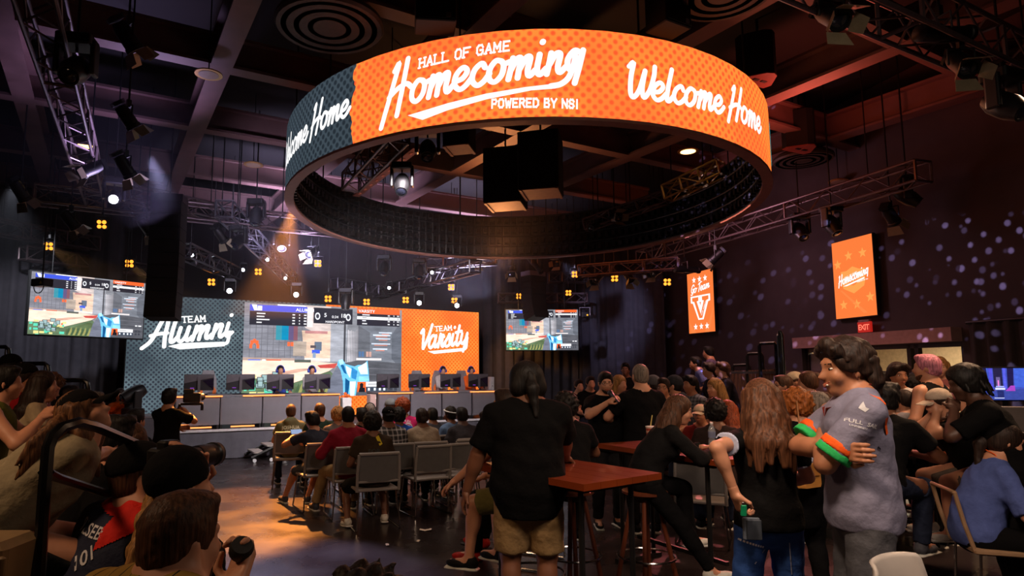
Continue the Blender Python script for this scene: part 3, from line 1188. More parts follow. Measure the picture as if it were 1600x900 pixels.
    if legs:
        for k, sx in (('l', -1), ('r', 1)):
            a = J[k + 'a']
            ca = J[k + 'k'] - a
            fwd = rotm(-sx * 10) @ V3(0, 1, 0)
            pit = np.clip((ca[1]) * -.6, -.5, .5)
            fwd = fwd + V3(0, 0, pit)
            fwd /= np.linalg.norm(fwd)
            R = frame_y(fwd, V3(0, 0, 1))
            T = lambda x, y, z: a + R @ (V3(x, y, z) * S)
            f = Field(.02 * S)
            f.ell(T(0, -.025, -.035), V3(.04, .05, .042) * S, R)
            f.ell(T(0, .09, -.048), V3(.047, .095, .034) * S, R, k=.03 * S)
            f.cone(T(0, -.01, .01), T(0, -.01, -.03), .041 * S, .042 * S, 'a')
            f.cut(T(0, 0, -.083), R @ V3(0, 0, -1))
            g_ = Field(.01)
            g_.box(T(0, .055, -.078), V3(.046, .135, .011) * S, R, .01 * S)
            np_mesh('shoe', [(*f.mesh(min(lod, .014)), 0), (*g_.mesh(min(lod, .014)), 1)], shoec or [CLOTH('black_shoe', (20, 20, 22), .6), M('white_sole', (200, 198, 190), .6)], root)
    # ---------------- hair
    Hc = HAIR(hairc, HAIRC[hairc])
    p.hp = hp

    def headloc(x, y, z):
        return V3(x, y, z) * sh

    def add_head(name, fld, mat, hh, extra=()):
        o = np_mesh(name, [(*q.mesh(hh), 0) for q in (fld, *extra)], mat, root)
        return o
    R_ = Rh
    hh = max(.007, lod * .8)

    def scalp(t, y0=.035, z0=.055, low=-.045, k=.02):
        f = Field(k * S)
        f.ell(hp(0, -.014, .034), V3(.078 + t, .099 + t, .092 + t) * sh, R_)
        f.ell(hp(0, -.04, -.03), V3(.07 + t * .6, .066 + t * .6, .06) * sh, R_, k=.03)
        f.cut(hp(0, y0 + .03, z0), R_ @ V3(0, 1, -.42), None)
        f.cut(hp(0, .0, low), R_ @ V3(0, .35, -1), None)
        return f
    fuzz = [random.uniform(0, 6.28) for _ in range(6)]

    def curls(a, fq):
        return lambda X: -a * np.sin(X[..., 0] * fq + fuzz[0] + 1.3 * np.sin(X[..., 2] * fq * .6)) * np.sin(X[..., 1] * fq + fuzz[1]) * np.sin(X[..., 2] * fq + fuzz[2])
    if hair is None:
        hair = ''
    if hat and hair in ('short', 'buzz', 'curly', 'afro', 'messy'):
        hair_ = 'buzz'
    else:
        hair_ = hair
    f, f0 = None, None
    if hair_ == 'short':
        f = scalp(.008, .05, .062, -.06)
        f.ell(hp(0, .045, .1), V3(.06, .05, .03) * sh, R_)
        f.wr = curls(.004, 120)
    elif hair_ == 'buzz':
        f = scalp(.0035, .048, .06, -.055)
    elif hair_ == 'messy':
        f = scalp(.016, .065, .05, -.07, .03)
        for i in range(7):
            a_ = i * .9 + fuzz[3]
            f.ell(hp(.05 * cos(a_), .03 + .05 * sin(a_), .11), V3(.035, .035, .028) * sh, R_)
        f.wr = curls(.008, 85)
    elif hair_ in ('curly', 'afro'):
        f = scalp(.036, .06, .06, -.07, .03)
        f.wr = curls(.02, 95)
    elif hair_ == 'mid':                               # thick swept hair, ears free, longer at the nape
        f = Field(.03 * S)
        f0 = scalp(.02, .05, .06, -.02, .03)
        f0.wr = curls(.006, 70)
        f.cone(hp(-.02, .07, .115), hp(.06, .062, .085), .026 * sh, .03 * sh)
        f.cone(hp(-.02, .07, .115), hp(-.062, .062, .085), .026 * sh, .03 * sh)
        f.cone(hp(.062, .06, .085), hp(.082, .03, .035), .022 * sh, .012 * sh)
        f.cone(hp(-.062, .06, .085), hp(-.082, .03, .035), .022 * sh, .012 * sh)
        for x in (-.05, -.017, .017, .05):
            f.cone(hp(x, -.075, .02), hp(x * 1.15, -.088, -.06), .04 * sh, .03 * sh)
            f.cone(hp(x * 1.15, -.088, -.06), hp(x * 1.1, -.095, -.115), .03 * sh, .012 * sh)
        f.wr = curls(.007, 75)
    elif hair_ in ('long', 'longback', 'pony', 'bun', 'braids', 'dreads'):
        f0 = scalp(.012 if hair_ != 'dreads' else .03, .055, .058, -.06, .03)
        f = Field(.03 * S)
        if hair_ in ('long', 'longback'):
            ln = .27 if hair_ == 'long' else .25
            base = [(-.062, .0), (-.05, -.05), (-.022, -.075), (.022, -.075), (.05, -.05), (.062, .0)]
            for i, (x, y) in enumerate(base):
                pa, pb = hp(x * .95, y * .8 - .01, .035), hp(x * 1.28, y - .035, -.1)
                dn = V3(x * .5, -.03 + (-.02 if y < -.02 else .0), -ln) * S
                bk = Ru @ V3(0, -.03, 0) * S
                pc = pb + dn * .5 + bk
                pd = pb + dn * (1.0 + .1 * sin(i * 2.1)) + bk * 1.2
                f.cone(pa, pb, .05 * sh, .047 * sh, k=.03)
                f.cone(pb, pc, .047 * sh, .045 * sh, k=.03)
                f.cone(pc, pd, .045 * sh, .018 * sh, k=.03)
            for sx in (-1, 1):
                pa, pb = hp(sx * .07, -.005, .05), hp(sx * .084, -.03, -.09)
                f.cone(pa, pb, .02 * sh, .024 * sh, k=.02)
                f.cone(pb, pb + V3(sx * .03, .02, -ln * .8) * S, .026 * sh, .014 * sh, k=.02)
            f.wr = lambda X: .006 * np.sin(X[..., 0] * 130 + 2 * np.sin(X[..., 2] * 12)) * np.sin(X[..., 1] * 110)
        elif hair_ == 'pony':
            pa, pb = hp(0, -.1, .03), hp(0, -.14, -.05)
            f.cone(hp(0, -.08, .04), pa, .05 * sh, .03 * sh)
            f.cone(pa, pb, .03 * sh, .036 * sh)
            f.cone(pb, pb + V3(.02, -.04, -.17) * S, .036 * sh, .014 * sh)
            f.wr = curls(.006, 80)
        elif hair_ == 'bun':
            f.ell(hp(0, -.1, .075), V3(.05, .045, .045) * sh, R_)
        elif hair_ == 'braids':
            f.ell(hp(0, -.09, -.02), V3(.06, .05, .06) * sh, R_)
            f0.wr = lambda X: .006 * np.sin(X[..., 0] * 150)
        elif hair_ == 'dreads':
            for i in range(16):
                a_ = pi * .15 + i * pi * 1.7 / 15
                x, y = .082 * cos(a_ + pi), -.09 * sin(a_ + pi) * 1.0 - .02
                y = -abs(y) if i % 5 else y
                pa = hp(x, y, .05)
                f.cone(pa, hp(x * 1.5, y * 1.25, -.05 - .03 * (i % 3)), .017 * sh, .012 * sh, k=.006)
            f0.wr = curls(.006, 90)
    if f is not None:
        add_head('hair', f, [Hc], hh, (f0,) if f0 else ())
    if beard:
        f = Field(.02 * S)
        f.ell(hp(0, .031, -.05), V3(.059, .066, .07) * sh, R_)
        f.ell(hp(0, .064, -.094), V3(.03, .029, .024) * sh, R_)
        f.cut(hp(0, .05, -.052), R_ @ V3(0, .62, 1), None)
        f.cut(hp(0, -.012, 0), R_ @ V3(0, -1, .1), None)
        np_mesh('beard', [(*f.mesh(hh), 0)], [HAIR(beard, HAIRC[beard])], root)
    # ---------------- hats
    if hat in ('cap', 'capback'):
        sg = 1 if hat == 'cap' else -1
        f = Field(.02 * S)
        f.ell(hp(0, -.012, .045), V3(.088, .109, .092) * sh, R_)
        f.cut(hp(0, 0, .035), R_ @ V3(0, .12 * sg, -1))
        o = np_mesh('cap', [(*f.mesh(hh), 0)], [hatc or CLOTH('black_cap', (14, 13, 14))], root)
        mb = MB()
        rows = []
        for t in range(5):
            q = t / 4
            rows.append([Vector(hp(.078 * sin(a_) * (1 - .15 * q), sg * (.07 + .035 * cos(a_) * 1.1 + q * .082 * cos(a_) ** .7) if cos(a_) > 0 else .07 * sg, .045 - .018 * q - .018 * sin(a_) ** 2 * (1))) for a_ in [(-1.35 + 2.7 * i / 12) for i in range(13)]])
        lower = [[v - Vector(R_ @ V3(0, 0, .005)) for v in r] for r in rows]
        n = 13
        vs = [v for r in rows for v in r] + [v for r in lower for v in r]
        fs = []
        for k in range(4):
            for i in range(12):
                a0 = k * n + i
                fs.append((a0, a0 + 1, a0 + n + 1, a0 + n))
                b0 = 5 * n + a0
                fs.append((b0, b0 + n, b0 + n + 1, b0 + 1))
        for i in range(12):
            a0 = 4 * n + i
            fs.append((a0, a0 + 1, 5 * n + a0 + 1, 5 * n + a0))
        mb.add(vs, fs)
        mb.build('brim', hatc or CLOTH('black_cap', (14, 13, 14)), root, smooth=True)
    elif hat in ('beanie', 'bucket'):
        f = Field(.02 * S)
        f.ell(hp(0, -.015, .045), V3(.089, .108, .1) * sh, R_)
        f.cut(hp(0, 0, .01), R_ @ V3(0, .2, -1))
        if hat == 'bucket':
            f.cone(hp(0, -.01, .06), hp(0, -.01, .005), .09 * sh, .145 * sh, 'ab', k=.02)
        np_mesh('hat', [(*f.mesh(hh), 0)], [hatc], root)
    elif hat == 'headband':
        mb = MB()
        mb.tube([Vector(hp(.085 * cos(a_), -.012 + .106 * sin(a_), .052 + .02 * sin(a_))) for a_ in [2 * pi * i / 20 for i in range(20)]], .02 * sh, 8, closed=True, flat=.4)
        mb.build('headband', hatc, root, smooth=True)
    elif hat == 'headphones':
        mb = MB()
        mb.tube([Vector(hp(.095 * cos(a_), -.01, .03 + .1 * sin(a_))) for a_ in [pi * i / 12 for i in range(13)]], .011 * sh, 8)
        for sx in (-1, 1):
            mb.lathe([(.001, -.02), (.04, -.018), (.044, 0), (.038, .02), (.001, .022)], hp(sx * .09, -.008, -.01), 14, axis=R_ @ V3(sx, 0, 0))
        mb.build('headset', hatc, root, smooth=True)
    # ---------------- face
    if face:
        W, I = M('eye_white', (225, 218, 210), .25, var=0), M('eye_iris', (36, 22, 16), .2, var=0)
        for sx in (-1, 1):
            f1 = Field(.002)
            f1.ell(hp(sx * .031, .077, .006), V3(.0135, .0085, .0065) * sh, R_)
            f2 = Field(.002)
            f2.ell(hp(sx * .031, .0835, .006), V3(.0062, .0042, .0058) * sh, R_)
            np_mesh('eye', [(*f1.mesh(.0025), 0), (*f2.mesh(.0022), 1)], [W, I], root)
            f3 = Field(.004)
            f3.cone(hp(sx * .014, .0905, .0265), hp(sx * .046, .081, .029), .0042 * sh, .0032 * sh)
            np_mesh('eyebrow', [(*f3.mesh(.003), 0)], [Hc], root)
        f4 = Field(.004)
        sm = .004 if face != 'smile' else .012
        f4.cone(hp(0, .1, -.0615), hp(-.024, .09, -.0615 + sm), .0055 * sh, .0032 * sh)
        f4.cone(hp(0, .1, -.0615), hp(.024, .09, -.0615 + sm), .0055 * sh, .0032 * sh)
        f4.cone(hp(0, .1, -.069), hp(-.02, .092, -.066 + sm * .6), .006 * sh, .0032 * sh)
        f4.cone(hp(0, .1, -.069), hp(.02, .092, -.066 + sm * .6), .006 * sh, .0032 * sh)
        np_mesh('lips', [(*f4.mesh(.003), 0)], [M('lips_' + skin, [int(x * .92) if i else x for i, x in enumerate({'pale': (206, 138, 118), 'fair': (184, 118, 94), 'tan': (158, 96, 74), 'brown': (112, 66, 50), 'dark': (74, 46, 38)}[skin])], .4)], root)
        if face == 'smile':
            f5 = Field(.003)
            f5.cone(hp(-.016, .0955, -.0635), hp(.016, .0955, -.0635), .0052 * sh, .0052 * sh)
            np_mesh('teeth', [(*f5.mesh(.0025), 0)], [M('teeth', (235, 228, 215), .3, var=0)], root)
    if glasses:
        mb = MB()
        for sx in (-1, 1):
            mb.tube([Vector(hp(sx * .032 + .022 * cos(a_), .098 - .006 * abs(cos(a_)), .004 + .017 * sin(a_))) for a_ in [2 * pi * i / 14 for i in range(14)]], .0022 * sh, 6, closed=True)
            mb.tube([Vector(hp(sx * .054, .092, .008)), Vector(hp(sx * .08, .05, .008)), Vector(hp(sx * .08, -.01, .002))], .0022 * sh, 6)
        mb.tube([Vector(hp(-.01, .1, .006)), Vector(hp(.01, .1, .006))], .002 * sh, 6)
        mb.build('glasses', M('glasses_frame', (20, 18, 18), .3, var=0), root)
    return p


def world(p, q):
    """a point of the person's frame in the room"""
    c, s = cos(p.root.rotation_euler.z), sin(p.root.rotation_euler.z)
    return Vector((p.root.location.x + q[0] * c - q[1] * s, p.root.location.y + q[0] * s + q[1] * c, q[2]))


def print_on(p, obj, ink, name, mat, centre, ux, uy, off=.004):
    """lettering laid on a garment: each point is carried on to the cloth along the inward normal"""
    me = obj.data
    bvh = BVHTree.FromPolygons([v.co.copy() for v in me.vertices], [tuple(q.vertices) for q in me.polygons])
    ux, uy = Vector(ux).normalized(), Vector(uy).normalized()
    n = ux.cross(uy).normalized()
    c = Vector(centre)
    mb = MB()
    pts = []
    for v in ink.v:
        q = c + ux * v.x + uy * v.y + n * .4
        hit = bvh.ray_cast(q, -n, 1.2)
        pts.append((hit[0] + n * off) if hit[0] is not None else None)
    used = [f for f in ink.f if all(pts[i] is not None for i in f)]
    if not used:
        return None
    mb.add([x if x is not None else c for x in pts], used)
    return mb.build(name, mat, p.root)


def cuff(p, k, t0, t1, mat, extra=.006, name='cuff'):
    """a band of another colour round the sleeve between t0 and t1 of the upper arm"""
    a, e = p.J[k + 's'], p.J[k + 'e']
    am = p.am
    f = Field(.01)
    f.cone(a + (e - a) * t0, a + (e - a) * t1, .058 * p.S * am + .0115 * p.S + extra, .0605 * p.S * am + .0115 * p.S + extra, 'ab')
    np_mesh(name, [(*f.mesh(.008), 0)], [mat], p.root)


def held(name, label, cat, p, q, rz=0.):
    return thing(name, label, cat, world(p, q), p.root.rotation_euler.z + rz)
# ------------------------------------------------------------------ setting materials
K_black = M('black_metal', (16, 15, 16), .45, var=.2)
K_dark = M('matte_black', (11, 10, 11), .75, var=.2)
K_rubber = M('black_plastic', (24, 23, 25), .38, var=.1)
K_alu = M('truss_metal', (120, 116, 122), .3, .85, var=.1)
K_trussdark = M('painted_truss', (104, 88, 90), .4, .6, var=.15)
K_chrome = M('chrome_steel', (190, 186, 182), .18, 1., var=.05)
K_wall = M('dark_wall_paint', (62, 50, 52), .85, var=.12, scale=3, bump=.15)
K_ceil = M('ceiling_deck', (20, 16, 18), .9, var=.15, scale=2)
K_beam = M('painted_steel_beam', (112, 82, 80), .6, var=.12, scale=3)
K_curtain = M('black_drape', (62, 58, 64), .95, var=.15, scale=6)
K_white = M('white_paint', (225, 222, 218), .5, var=.05)


def floor_mat():
    m = M('polished_dark_floor', (40, 31, 31), .3, var=.25, scale=1.3, bump=0)
    nt = m.node_tree
    b = nt.nodes['Principled BSDF']
    tc = nt.nodes.new('ShaderNodeTexCoord')
    n = nt.nodes.new('ShaderNodeTexNoise')
    n.inputs['Scale'].default_value = 1.6
    n.inputs['Detail'].default_value = 9
    nt.links.new(tc.outputs['Object'], n.inputs['Vector'])
    mr = nt.nodes.new('ShaderNodeMapRange')
    mr.inputs['From Min'].default_value = .3
    mr.inputs['From Max'].default_value = .7
    mr.inputs['To Min'].default_value = .2
    mr.inputs['To Max'].default_value = .38
    nt.links.new(n.outputs['Fac'], mr.inputs['Value'])
    nt.links.new(mr.outputs[0], b.inputs['Roughness'])
    bp = nt.nodes.new('ShaderNodeBump')
    bp.inputs['Strength'].default_value = .2
    bp.inputs['Distance'].default_value = .006
    n2 = nt.nodes.new('ShaderNodeTexNoise')
    n2.inputs['Scale'].default_value = 26
    n2.inputs['Detail'].default_value = 5
    nt.links.new(tc.outputs['Object'], n2.inputs['Vector'])
    nt.links.new(n2.outputs['Fac'], bp.inputs['Height'])
    nt.links.new(bp.outputs['Normal'], b.inputs['Normal'])
    return m


def wx(y):                                            # the right-hand wall: x at depth y
    return 5.98 + .224 * (16.2 - y)


struct('floor', MB().box((0, 9, -.05), (34, 30, .1)), floor_mat())
struct('ceiling', MB().box((0, 9, 6.72), (34, 30, .2)), K_ceil)


def upright(name, a, b, z0, z1, th, mat, **k):
    a, b = Vector((*a, 0)), Vector((*b, 0))
    d = b - a
    return struct(name, MB().box(((a + b) / 2 + Vector((0, 0, (z0 + z1) / 2))), (d.length, th, z1 - z0), rz=atan2(d.y, d.x)), mat, **k)


DO0, DO1 = 9.55, 12.72                                 # the door opening in the right wall
nrm = Vector((1, .224, 0)).normalized()
off = lambda y: (wx(y) + nrm.x * .1, y + nrm.y * .1)
wr = MB()
for y0, y1, z0, z1 in ((-4, DO0, 0, 6.6), (DO0, DO1, 2.31, 6.6), (DO1, 20.2, 0, 6.6)):
    a, b = Vector((*off(y0), 0)), Vector((*off(y1), 0))
    d = b - a
    wr.box(((a + b) / 2 + Vector((0, 0, (z0 + z1) / 2))), (d.length, .2, z1 - z0), rz=atan2(d.y, d.x))
struct('wall_right', wr, K_wall)
upright('wall_back', (-12, 20.3), (5.6, 20.3), 0, 6.6, .2, K_wall)
lw0, lw1 = sw(-9.6, -13), sw(-9.6, 6.5)
upright('wall_left', lw0[:2], lw1[:2], 0, 6.6, .2, K_wall)

# beams of the ceiling grid, parallel to the stage and across it
n = 0
for s in (-6.72, -4.27, -1.9, .6, 2.95, 5.35, 7.75, 10.5):
    n += 1
    a, b = sw(s, -13.5), sw(s, 7.5 if s < 1 else 4 if s < 4 else -1.5 if s < 7 else -4.5)
    mb = MB()
    c = (a + b) / 2
    for dz, wd_, h in ((5.63, .27, .04), (5.83, .05, .4), (6.03, .27, .04)):
        mb.box((c.x, c.y, dz), ((b - a).length, wd_, h), rz=TH + pi / 2)
    struct('ceiling_beam.%03d' % n, mb, K_beam)
for w in (-11.5, -9.1, -6.7, -4.4, -1.95, .8, 3.3):
    n += 1
    a, b = sw(-9.4, w), sw(13 if w < -6 else 10.2 if w < -4 else 8.3, w)
    mb = MB()
    c = (a + b) / 2
    for dz, wd_, h in ((5.63, .22, .04), (5.83, .05, .36), (6.03, .22, .04)):
        mb.box((c.x, c.y, dz + .004), ((b - a).length, wd_, h), rz=TH)
    struct('ceiling_beam.%03d' % n, mb, K_beam)


# ------------------------------------------------------------------ curtains
def pleats(a, b, z0, z1, pitch, depth, seed=0):
    rnd = random.Random(seed)
    a, b = Vector((*a[:2], 0)), Vector((*b[:2], 0))
    d = b - a
    L = d.length
    d.normalize()
    nx = Vector((-d.y, d.x, 0))
    n = max(8, int(L / pitch * 8))
    mb = MB()
    zs = [z0, z0 + (z1 - z0) * .35, z0 + (z1 - z0) * .7, z1]
    ph = 0
    offs = []
    for i in range(n + 1):
        ph += 2 * pi / 8 * (.75 + .5 * rnd.random())
        offs.append((sin(ph) + .35 * sin(ph * 2.3)) * depth)
    rings = [[a + d * (L * i / n) + nx * offs[i] * (1 if z < z1 - .01 else .55) + Vector((0, 0, z)) for i in range(n + 1)] for z in zs]
    mb.rings(rings, cap=False, close=False)
    return mb


def curtain(a, b, z0, z1, label, pitch=.28, depth=.055, mat=None, seed=1):
    t = thing('stage_curtain', label, 'curtain', (a[0], a[1], 0))
    q = Vector((a[0], a[1]))
    o = pleats((0, 0), Vector(b[:2]) - q, z0, z1, pitch, depth, seed).build('drape', mat or K_curtain, t, smooth='all')
    d = Vector((b[0] - a[0], b[1] - a[1], 0))
    MB().cyl((0, 0, z1 + .01), d + Vector((0, 0, z1 + .01)), .025, 10).build('rail', K_black, t)
    return t


curtain(sw(-9.3, 2.95), sw(-2.75, 2.95), .02, 5.4, 'wide pleated grey drape behind the hanging screen at the left of the stage', .34, .07, seed=2)
curtain(sw(6.6, 2.95), (3.6, 19.9), .02, 5.4, 'pleated black drape behind the small hanging screen right of the stage', .34, .06, seed=3)
curtain((3.62, 19.85), (wx(17.2) - .25, 17.2), .02, 4.6, 'black drape in the far corner left of the tall banner', .34, .05, seed=4)
curtain((wx(9.3) - .16, 9.3), (wx(4.5) - .16, 4.5), .02, 2.34, 'black pleated drape along the wall behind the blue gaming monitors', .22, .05, M('brown_black_drape', (48, 40, 40), .95, var=.15), seed=5)

# ------------------------------------------------------------------ stage
st = thing('stage_platform', 'low grey skirted stage carrying the row of player desks', 'stage', SO, TH)
K_skirt = M('grey_stage_skirt', (92, 90, 98), .9, var=.15, scale=5, bump=.2)
MB().box((1.6, 1.35, .52), (9.7, 2.7, .06)).build('deck', M('dark_deck', (60, 55, 58), .6, var=.15), st)
MB().box((1.95, -.012, .54), (7.6, .03, .045)).build('edge_strip', M('white_edge', (205, 200, 200), .5), st)
pleats((-2.02, .0), (6.4, .0), .01, .49, .5, .012, 8).build('skirt', K_skirt, st, smooth='all')
MB().box((-2.6, .9, .245), (1.15, 1.8, .49)).build('side_block', K_skirt, st)

# LED wall
lw = thing('led_wall', 'wide bright video wall at the back of the stage with team panels and game picture', 'video wall', sw(0, 2.1), TH)
GREYP = led_dots('led_grey', (104, 122, 130), (54, 58, 68), .072, .33, 1., base2=(72, 86, 94))
ORANGEP = led_dots('led_orange', (255, 150, 62), (248, 98, 28), .075, .33, 1.15, base2=(255, 120, 50))


def screen_quad(name, x0, x1, z0, z1, mat, parent, y=0., th=None):
    mb = MB()
    mb.add([(x0, y, z0), (x1, y, z0), (x1, y, z1), (x0, y, z1)], [(0, 1, 2, 3)])
    o = mb.build(name, mat, parent)
    uv = o.data.uv_layers.new(name='UVMap')
    for i, q in enumerate(((x0, z0), (x1, z0), (x1, z1), (x0, z1))):
        uv.data[i].uv = q
    return o


MB().box((1.66, .09, 1.93), (8.62, .16, 2.7)).build('cabinet', K_dark, lw)
LZ0, LZ1, LXG0, LXG1 = .6, 3.265, -.285, 3.62
screen_quad('grey_panel', -2.63, 1.62, LZ0, LZ1, GREYP, lw, -.001)
screen_quad('orange_panel', 1.62, 5.93, LZ0, LZ1, ORANGEP, lw, -.001)


def game_mesh():
    mb = MB()
    cols = []
    zz = [0]

    def P(pts, c, noise=0., raw=False):
        zz[0] += 1
        mb.add([(p[0], -zz[0] * .00002, 1 - p[1]) for p in pts], [tuple(range(len(pts)))])
        cols.append((*lin(c), noise))

    def R(x0, y0, x1, y1, c, noise=0.):
        P([(x0, y0), (x0, y1), (x1, y1), (x1, y0)], c, noise)
    rnd = random.Random(3)
    R(0, 0, 1, 1, (132, 134, 142), 1)
    R(0, 0, .40, .6, (128, 128, 138), 1)
    for i in range(1, 9):
        R(0, .06 * i + .02, .34, .06 * i + .026, (112, 112, 120), 0)
    for i in range(1, 11):
        R(.034 * i, 0, .034 * i + .003, .58, (102, 102, 110), 0)
    P([(.36, 0), (.36, .25), (.42, .3), (.52, .3), (.52, 0)], (205, 190, 186), 1)
    R(.355, .02, .405, .24, (226, 218, 218), .5)
    P([(.34, .28), (.36, .58), (.53, .6), (.53, .28)], (222, 190, 168), 1)
    R(.36, .28, .5, .31, (186, 130, 130), 1)
    R(.29, .4, .37, .56, (176, 160, 148), 1)
    R(.42, .4, .465, .5, (98, 110, 128), .6)
    R(.405, .49, .455, .53, (66, 92, 205), .6)
    R(.41, .52, .43, .64, (130, 150, 178), .6)
    R(.395, .44, .43, .47, (86, 78, 84), .4)
    R(.36, .58, .6, .62, (232, 214, 206), 1)
    P([(.52, .05), (.52, .62), (.62, .62), (.63, .05)], (160, 162, 172), 1)
    R(.605, .08, .618, .62, (70, 70, 76), .5)
    for i in range(7):
        x = .632 + i * .0105
        R(x, .25 + .03 * rnd.random(), x + .006, .62, (205 - 12 * i, 200 - 12 * i, 206 - 12 * i), .6)
    R(.7, .2, 1, .62, (116, 120, 130), 1)
    P([(.7, .2), (.78, .28), (.78, .58), (.7, .6)], (98, 100, 108), 1)
    P([(1, .12), (.93, .3), (.93, .58), (1, .7)], (96, 100, 110), 1)
    for x, y, l in ((.8, .3, .12), (.82, .34, .1), (.79, .4, .13), (.84, .27, .09), (.8, .46, .1)):
        R(x, y, x + l, y + .016, (200, 210, 226), .6)
        R(x + .02, y + .02, x + l - .02, y + .03, (205, 130, 112), .6)
    for x in (.705, .725, .755, .775):
        R(x, .5, x + .016, .56, (82, 110, 150) if x < .74 else (190, 150, 140), .4)
    R(.69, .575, .86, .6, (222, 214, 214), .5)
    P([(.6, .64), (.7, .6), (1, .63), (1, 1), (.55, 1)], (84, 85, 92), 1)
    for i in range(4):
        P([(.66, .68 + .07 * i), (.98, .7 + .07 * i), (.98, .71 + .07 * i), (.66, .69 + .07 * i)], (104, 104, 112), .5)
    P([(0, .59), (.3, .6), (.58, .64), (.5, .74), (.3, .86), (0, .8)], (244, 216, 196), .6)
    P([(0, .58), (.3, .585), (.3, .61), (0, .61)], (176, 150, 140), 1)
    P([(.3, .6), (.4, .6), (.4, .63), (.3, .63)], (84, 90, 84), 1)
    P([(.44, .66), (.57, .635), (.55, .69), (.46, .69)], (206, 84, 78), .7)
    P([(.1, .77), (.32, .7), (.45, .69), (.3, .745), (.12, .8)], (198, 156, 138), 1)
    P([(0, .8), (.12, .8), (.28, .86), (.52, .72), (.57, .8), (.5, 1), (0, 1)], (96, 116, 88), 1)
    P([(.3, .9), (.5, .76), (.54, .8), (.44, 1), (.3, 1)], (88, 104, 72), 1)
    for i in range(26):
        x, y = rnd.uniform(0, .27), rnd.uniform(.76, .97)
        R(x, y, x + rnd.uniform(.015, .04), y + rnd.uniform(.015, .05), (92, 205, 172) if i % 3 else (226, 214, 140), .6)
    for i in range(10):
        x = .3 + .02 * i
        P([(x, .99), (x + .03, .85), (x + .035, .99)], (150, 150, 92) if i % 2 else (70, 92, 66), .5)
    R(.185, .22, .225, .39, (60, 140, 158), .3)
    R(.22, .22, .26, .39, (20, 130, 170), .3)
    R(.26, .22, .29, .39, (96, 84, 122), .3)
    R(.29, .22, .315, .39, (130, 84, 96), .3)
    for x, y in ((.04, .4), (.055, .385), (.07, .4), (.035, .44), (.075, .44), (.255, .41), (.275, .41)):
        R(x, y, x + .016, y + .045, (246, 104, 62))
    # sleeve and crystal-blue weapon
    P([(.5, 1), (.53, .78), (.57, .66), (.61, .7), (.63, 1)], (112, 116, 132), 1)
    P([(.565, .65), (.575, .6), (.6, .59), (.62, .645), (.68, .67), (.7, .655), (.74, .65), (.765, .6), (.775, .74), (.78, .84), (.7, .87), (.69, 1), (.61, 1), (.605, .84), (.59, .72)], (112, 190, 236), 1)
    for pts, c in (([(.58, .63), (.61, .66), (.63, .76), (.61, .74)], (30, 96, 150)), ([(.62, .66), (.66, .7), (.65, .8), (.63, .74)], (226, 244, 255)), ([(.66, .68), (.7, .72), (.69, .82), (.66, .8)], (50, 130, 190)),
                   ([(.7, .68), (.76, .62), (.77, .76), (.72, .76)], (214, 240, 255)), ([(.71, .78), (.775, .78), (.778, .83), (.71, .85)], (140, 212, 246)), ([(.62, .8), (.65, .84), (.64, 1), (.62, 1)], (22, 80, 130)),
                   ([(.65, .84), (.69, .84), (.68, 1), (.655, 1)], (236, 248, 255)), ([(.575, .6), (.6, .59), (.61, .64), (.585, .66)], (168, 222, 250))):
        P(pts, c, .7)
    # heads-up display
    R(.03, .02, .37, .085, (62, 84, 210))
    P([(.04, .02), (.07, .02), (.075, .08), (.055, .08)], (235, 238, 250))
    R(.075, .03, .1, .08, (235, 238, 250))
    R(.19, .005, .36, .018, (250, 250, 252))
    R(.03, .088, .37, .235, (44, 42, 52))
    R(.41, .02, .66, .195, (40, 40, 50))
    R(.69, .0, .985, .062, (240, 96, 44))
    R(.69, .062, .985, .2, (40, 38, 48))
    R(.69, .095, .985, .13, (246, 246, 248))
    R(.03, .6, .1, .612, (96, 120, 210))
    R(.11, .6, .13, .614, (250, 250, 250))
    R(.135, .6, .22, .612, (226, 92, 60))
    R(.6, .165, .6, .17, (0, 0, 0))
    for i in range(4):
        y = .105 + i * .032
        R(.07, y, .07 + (.05, .045, .075, .03)[i], y + .013, (222, 222, 226))
        for x in (.28, .32, .35):
            R(x, y, x + (.007 if x == .32 else .016), y + .014, (220, 220, 226))
        y = .07 + i * .034
        R(.725, y, .725 + (.05, .03, .025, .033)[i], y + .013, (150, 150, 154) if i == 1 else (220, 220, 226))
        for x in (.9, .94, .965):
            R(x, y, x + (.007 if x == .94 else .015), y + .013, (150, 150, 154) if i == 1 else (220, 220, 226))
    for k in range(16):                                # map outline
        x, y = rnd.uniform(.07, .25), rnd.uniform(.73, .92)
        a, b = rnd.uniform(.02, .045), rnd.uniform(.03, .06)
        R(x - .004, y - .006, x + a + .004, y + b + .006, (52, 60, 66))
        R(x, y, x + a, y + b, (150, 176, 178))
    R(.26, .8, .275, .83, (240, 110, 70))
    R(.7, .845, .757, .96, (242, 100, 46))
    P([(.708, .96), (.715, .91), (.75, .91), (.752, .96)], (30, 28, 34))
    P([(.718, .92), (.716, .87), (.728, .855), (.74, .87), (.738, .92)], (30, 28, 34))
    R(.757, .845, .9, .9, (244, 244, 246))
    R(.77, .865, .84, .88, (170, 170, 174))
    R(.757, .905, .9, .96, (62, 70, 84))
    for x in (.77, .81, .845, .875):
        R(x, .915, x + .014, .945, (226, 230, 236))
    R(.92, .77, .94, .79, (235, 235, 238))
    R(.95, .77, .98, .79, (235, 235, 238))
    for x, y in ((.92, .86), (.95, .86), (.92, .91), (.95, .91)):
        R(x, y, x + .02, y + .035, (60, 62, 70))
    ink = Ink()
    ink.text('ALUMNI', .3, -.072, .036, .02, squeeze=.62)
    ink.text('VARSITY', .7, -.05, .034, .02, squeeze=.62)
    ink.text('5', .475, -.12, .045, .02, squeeze=.6)
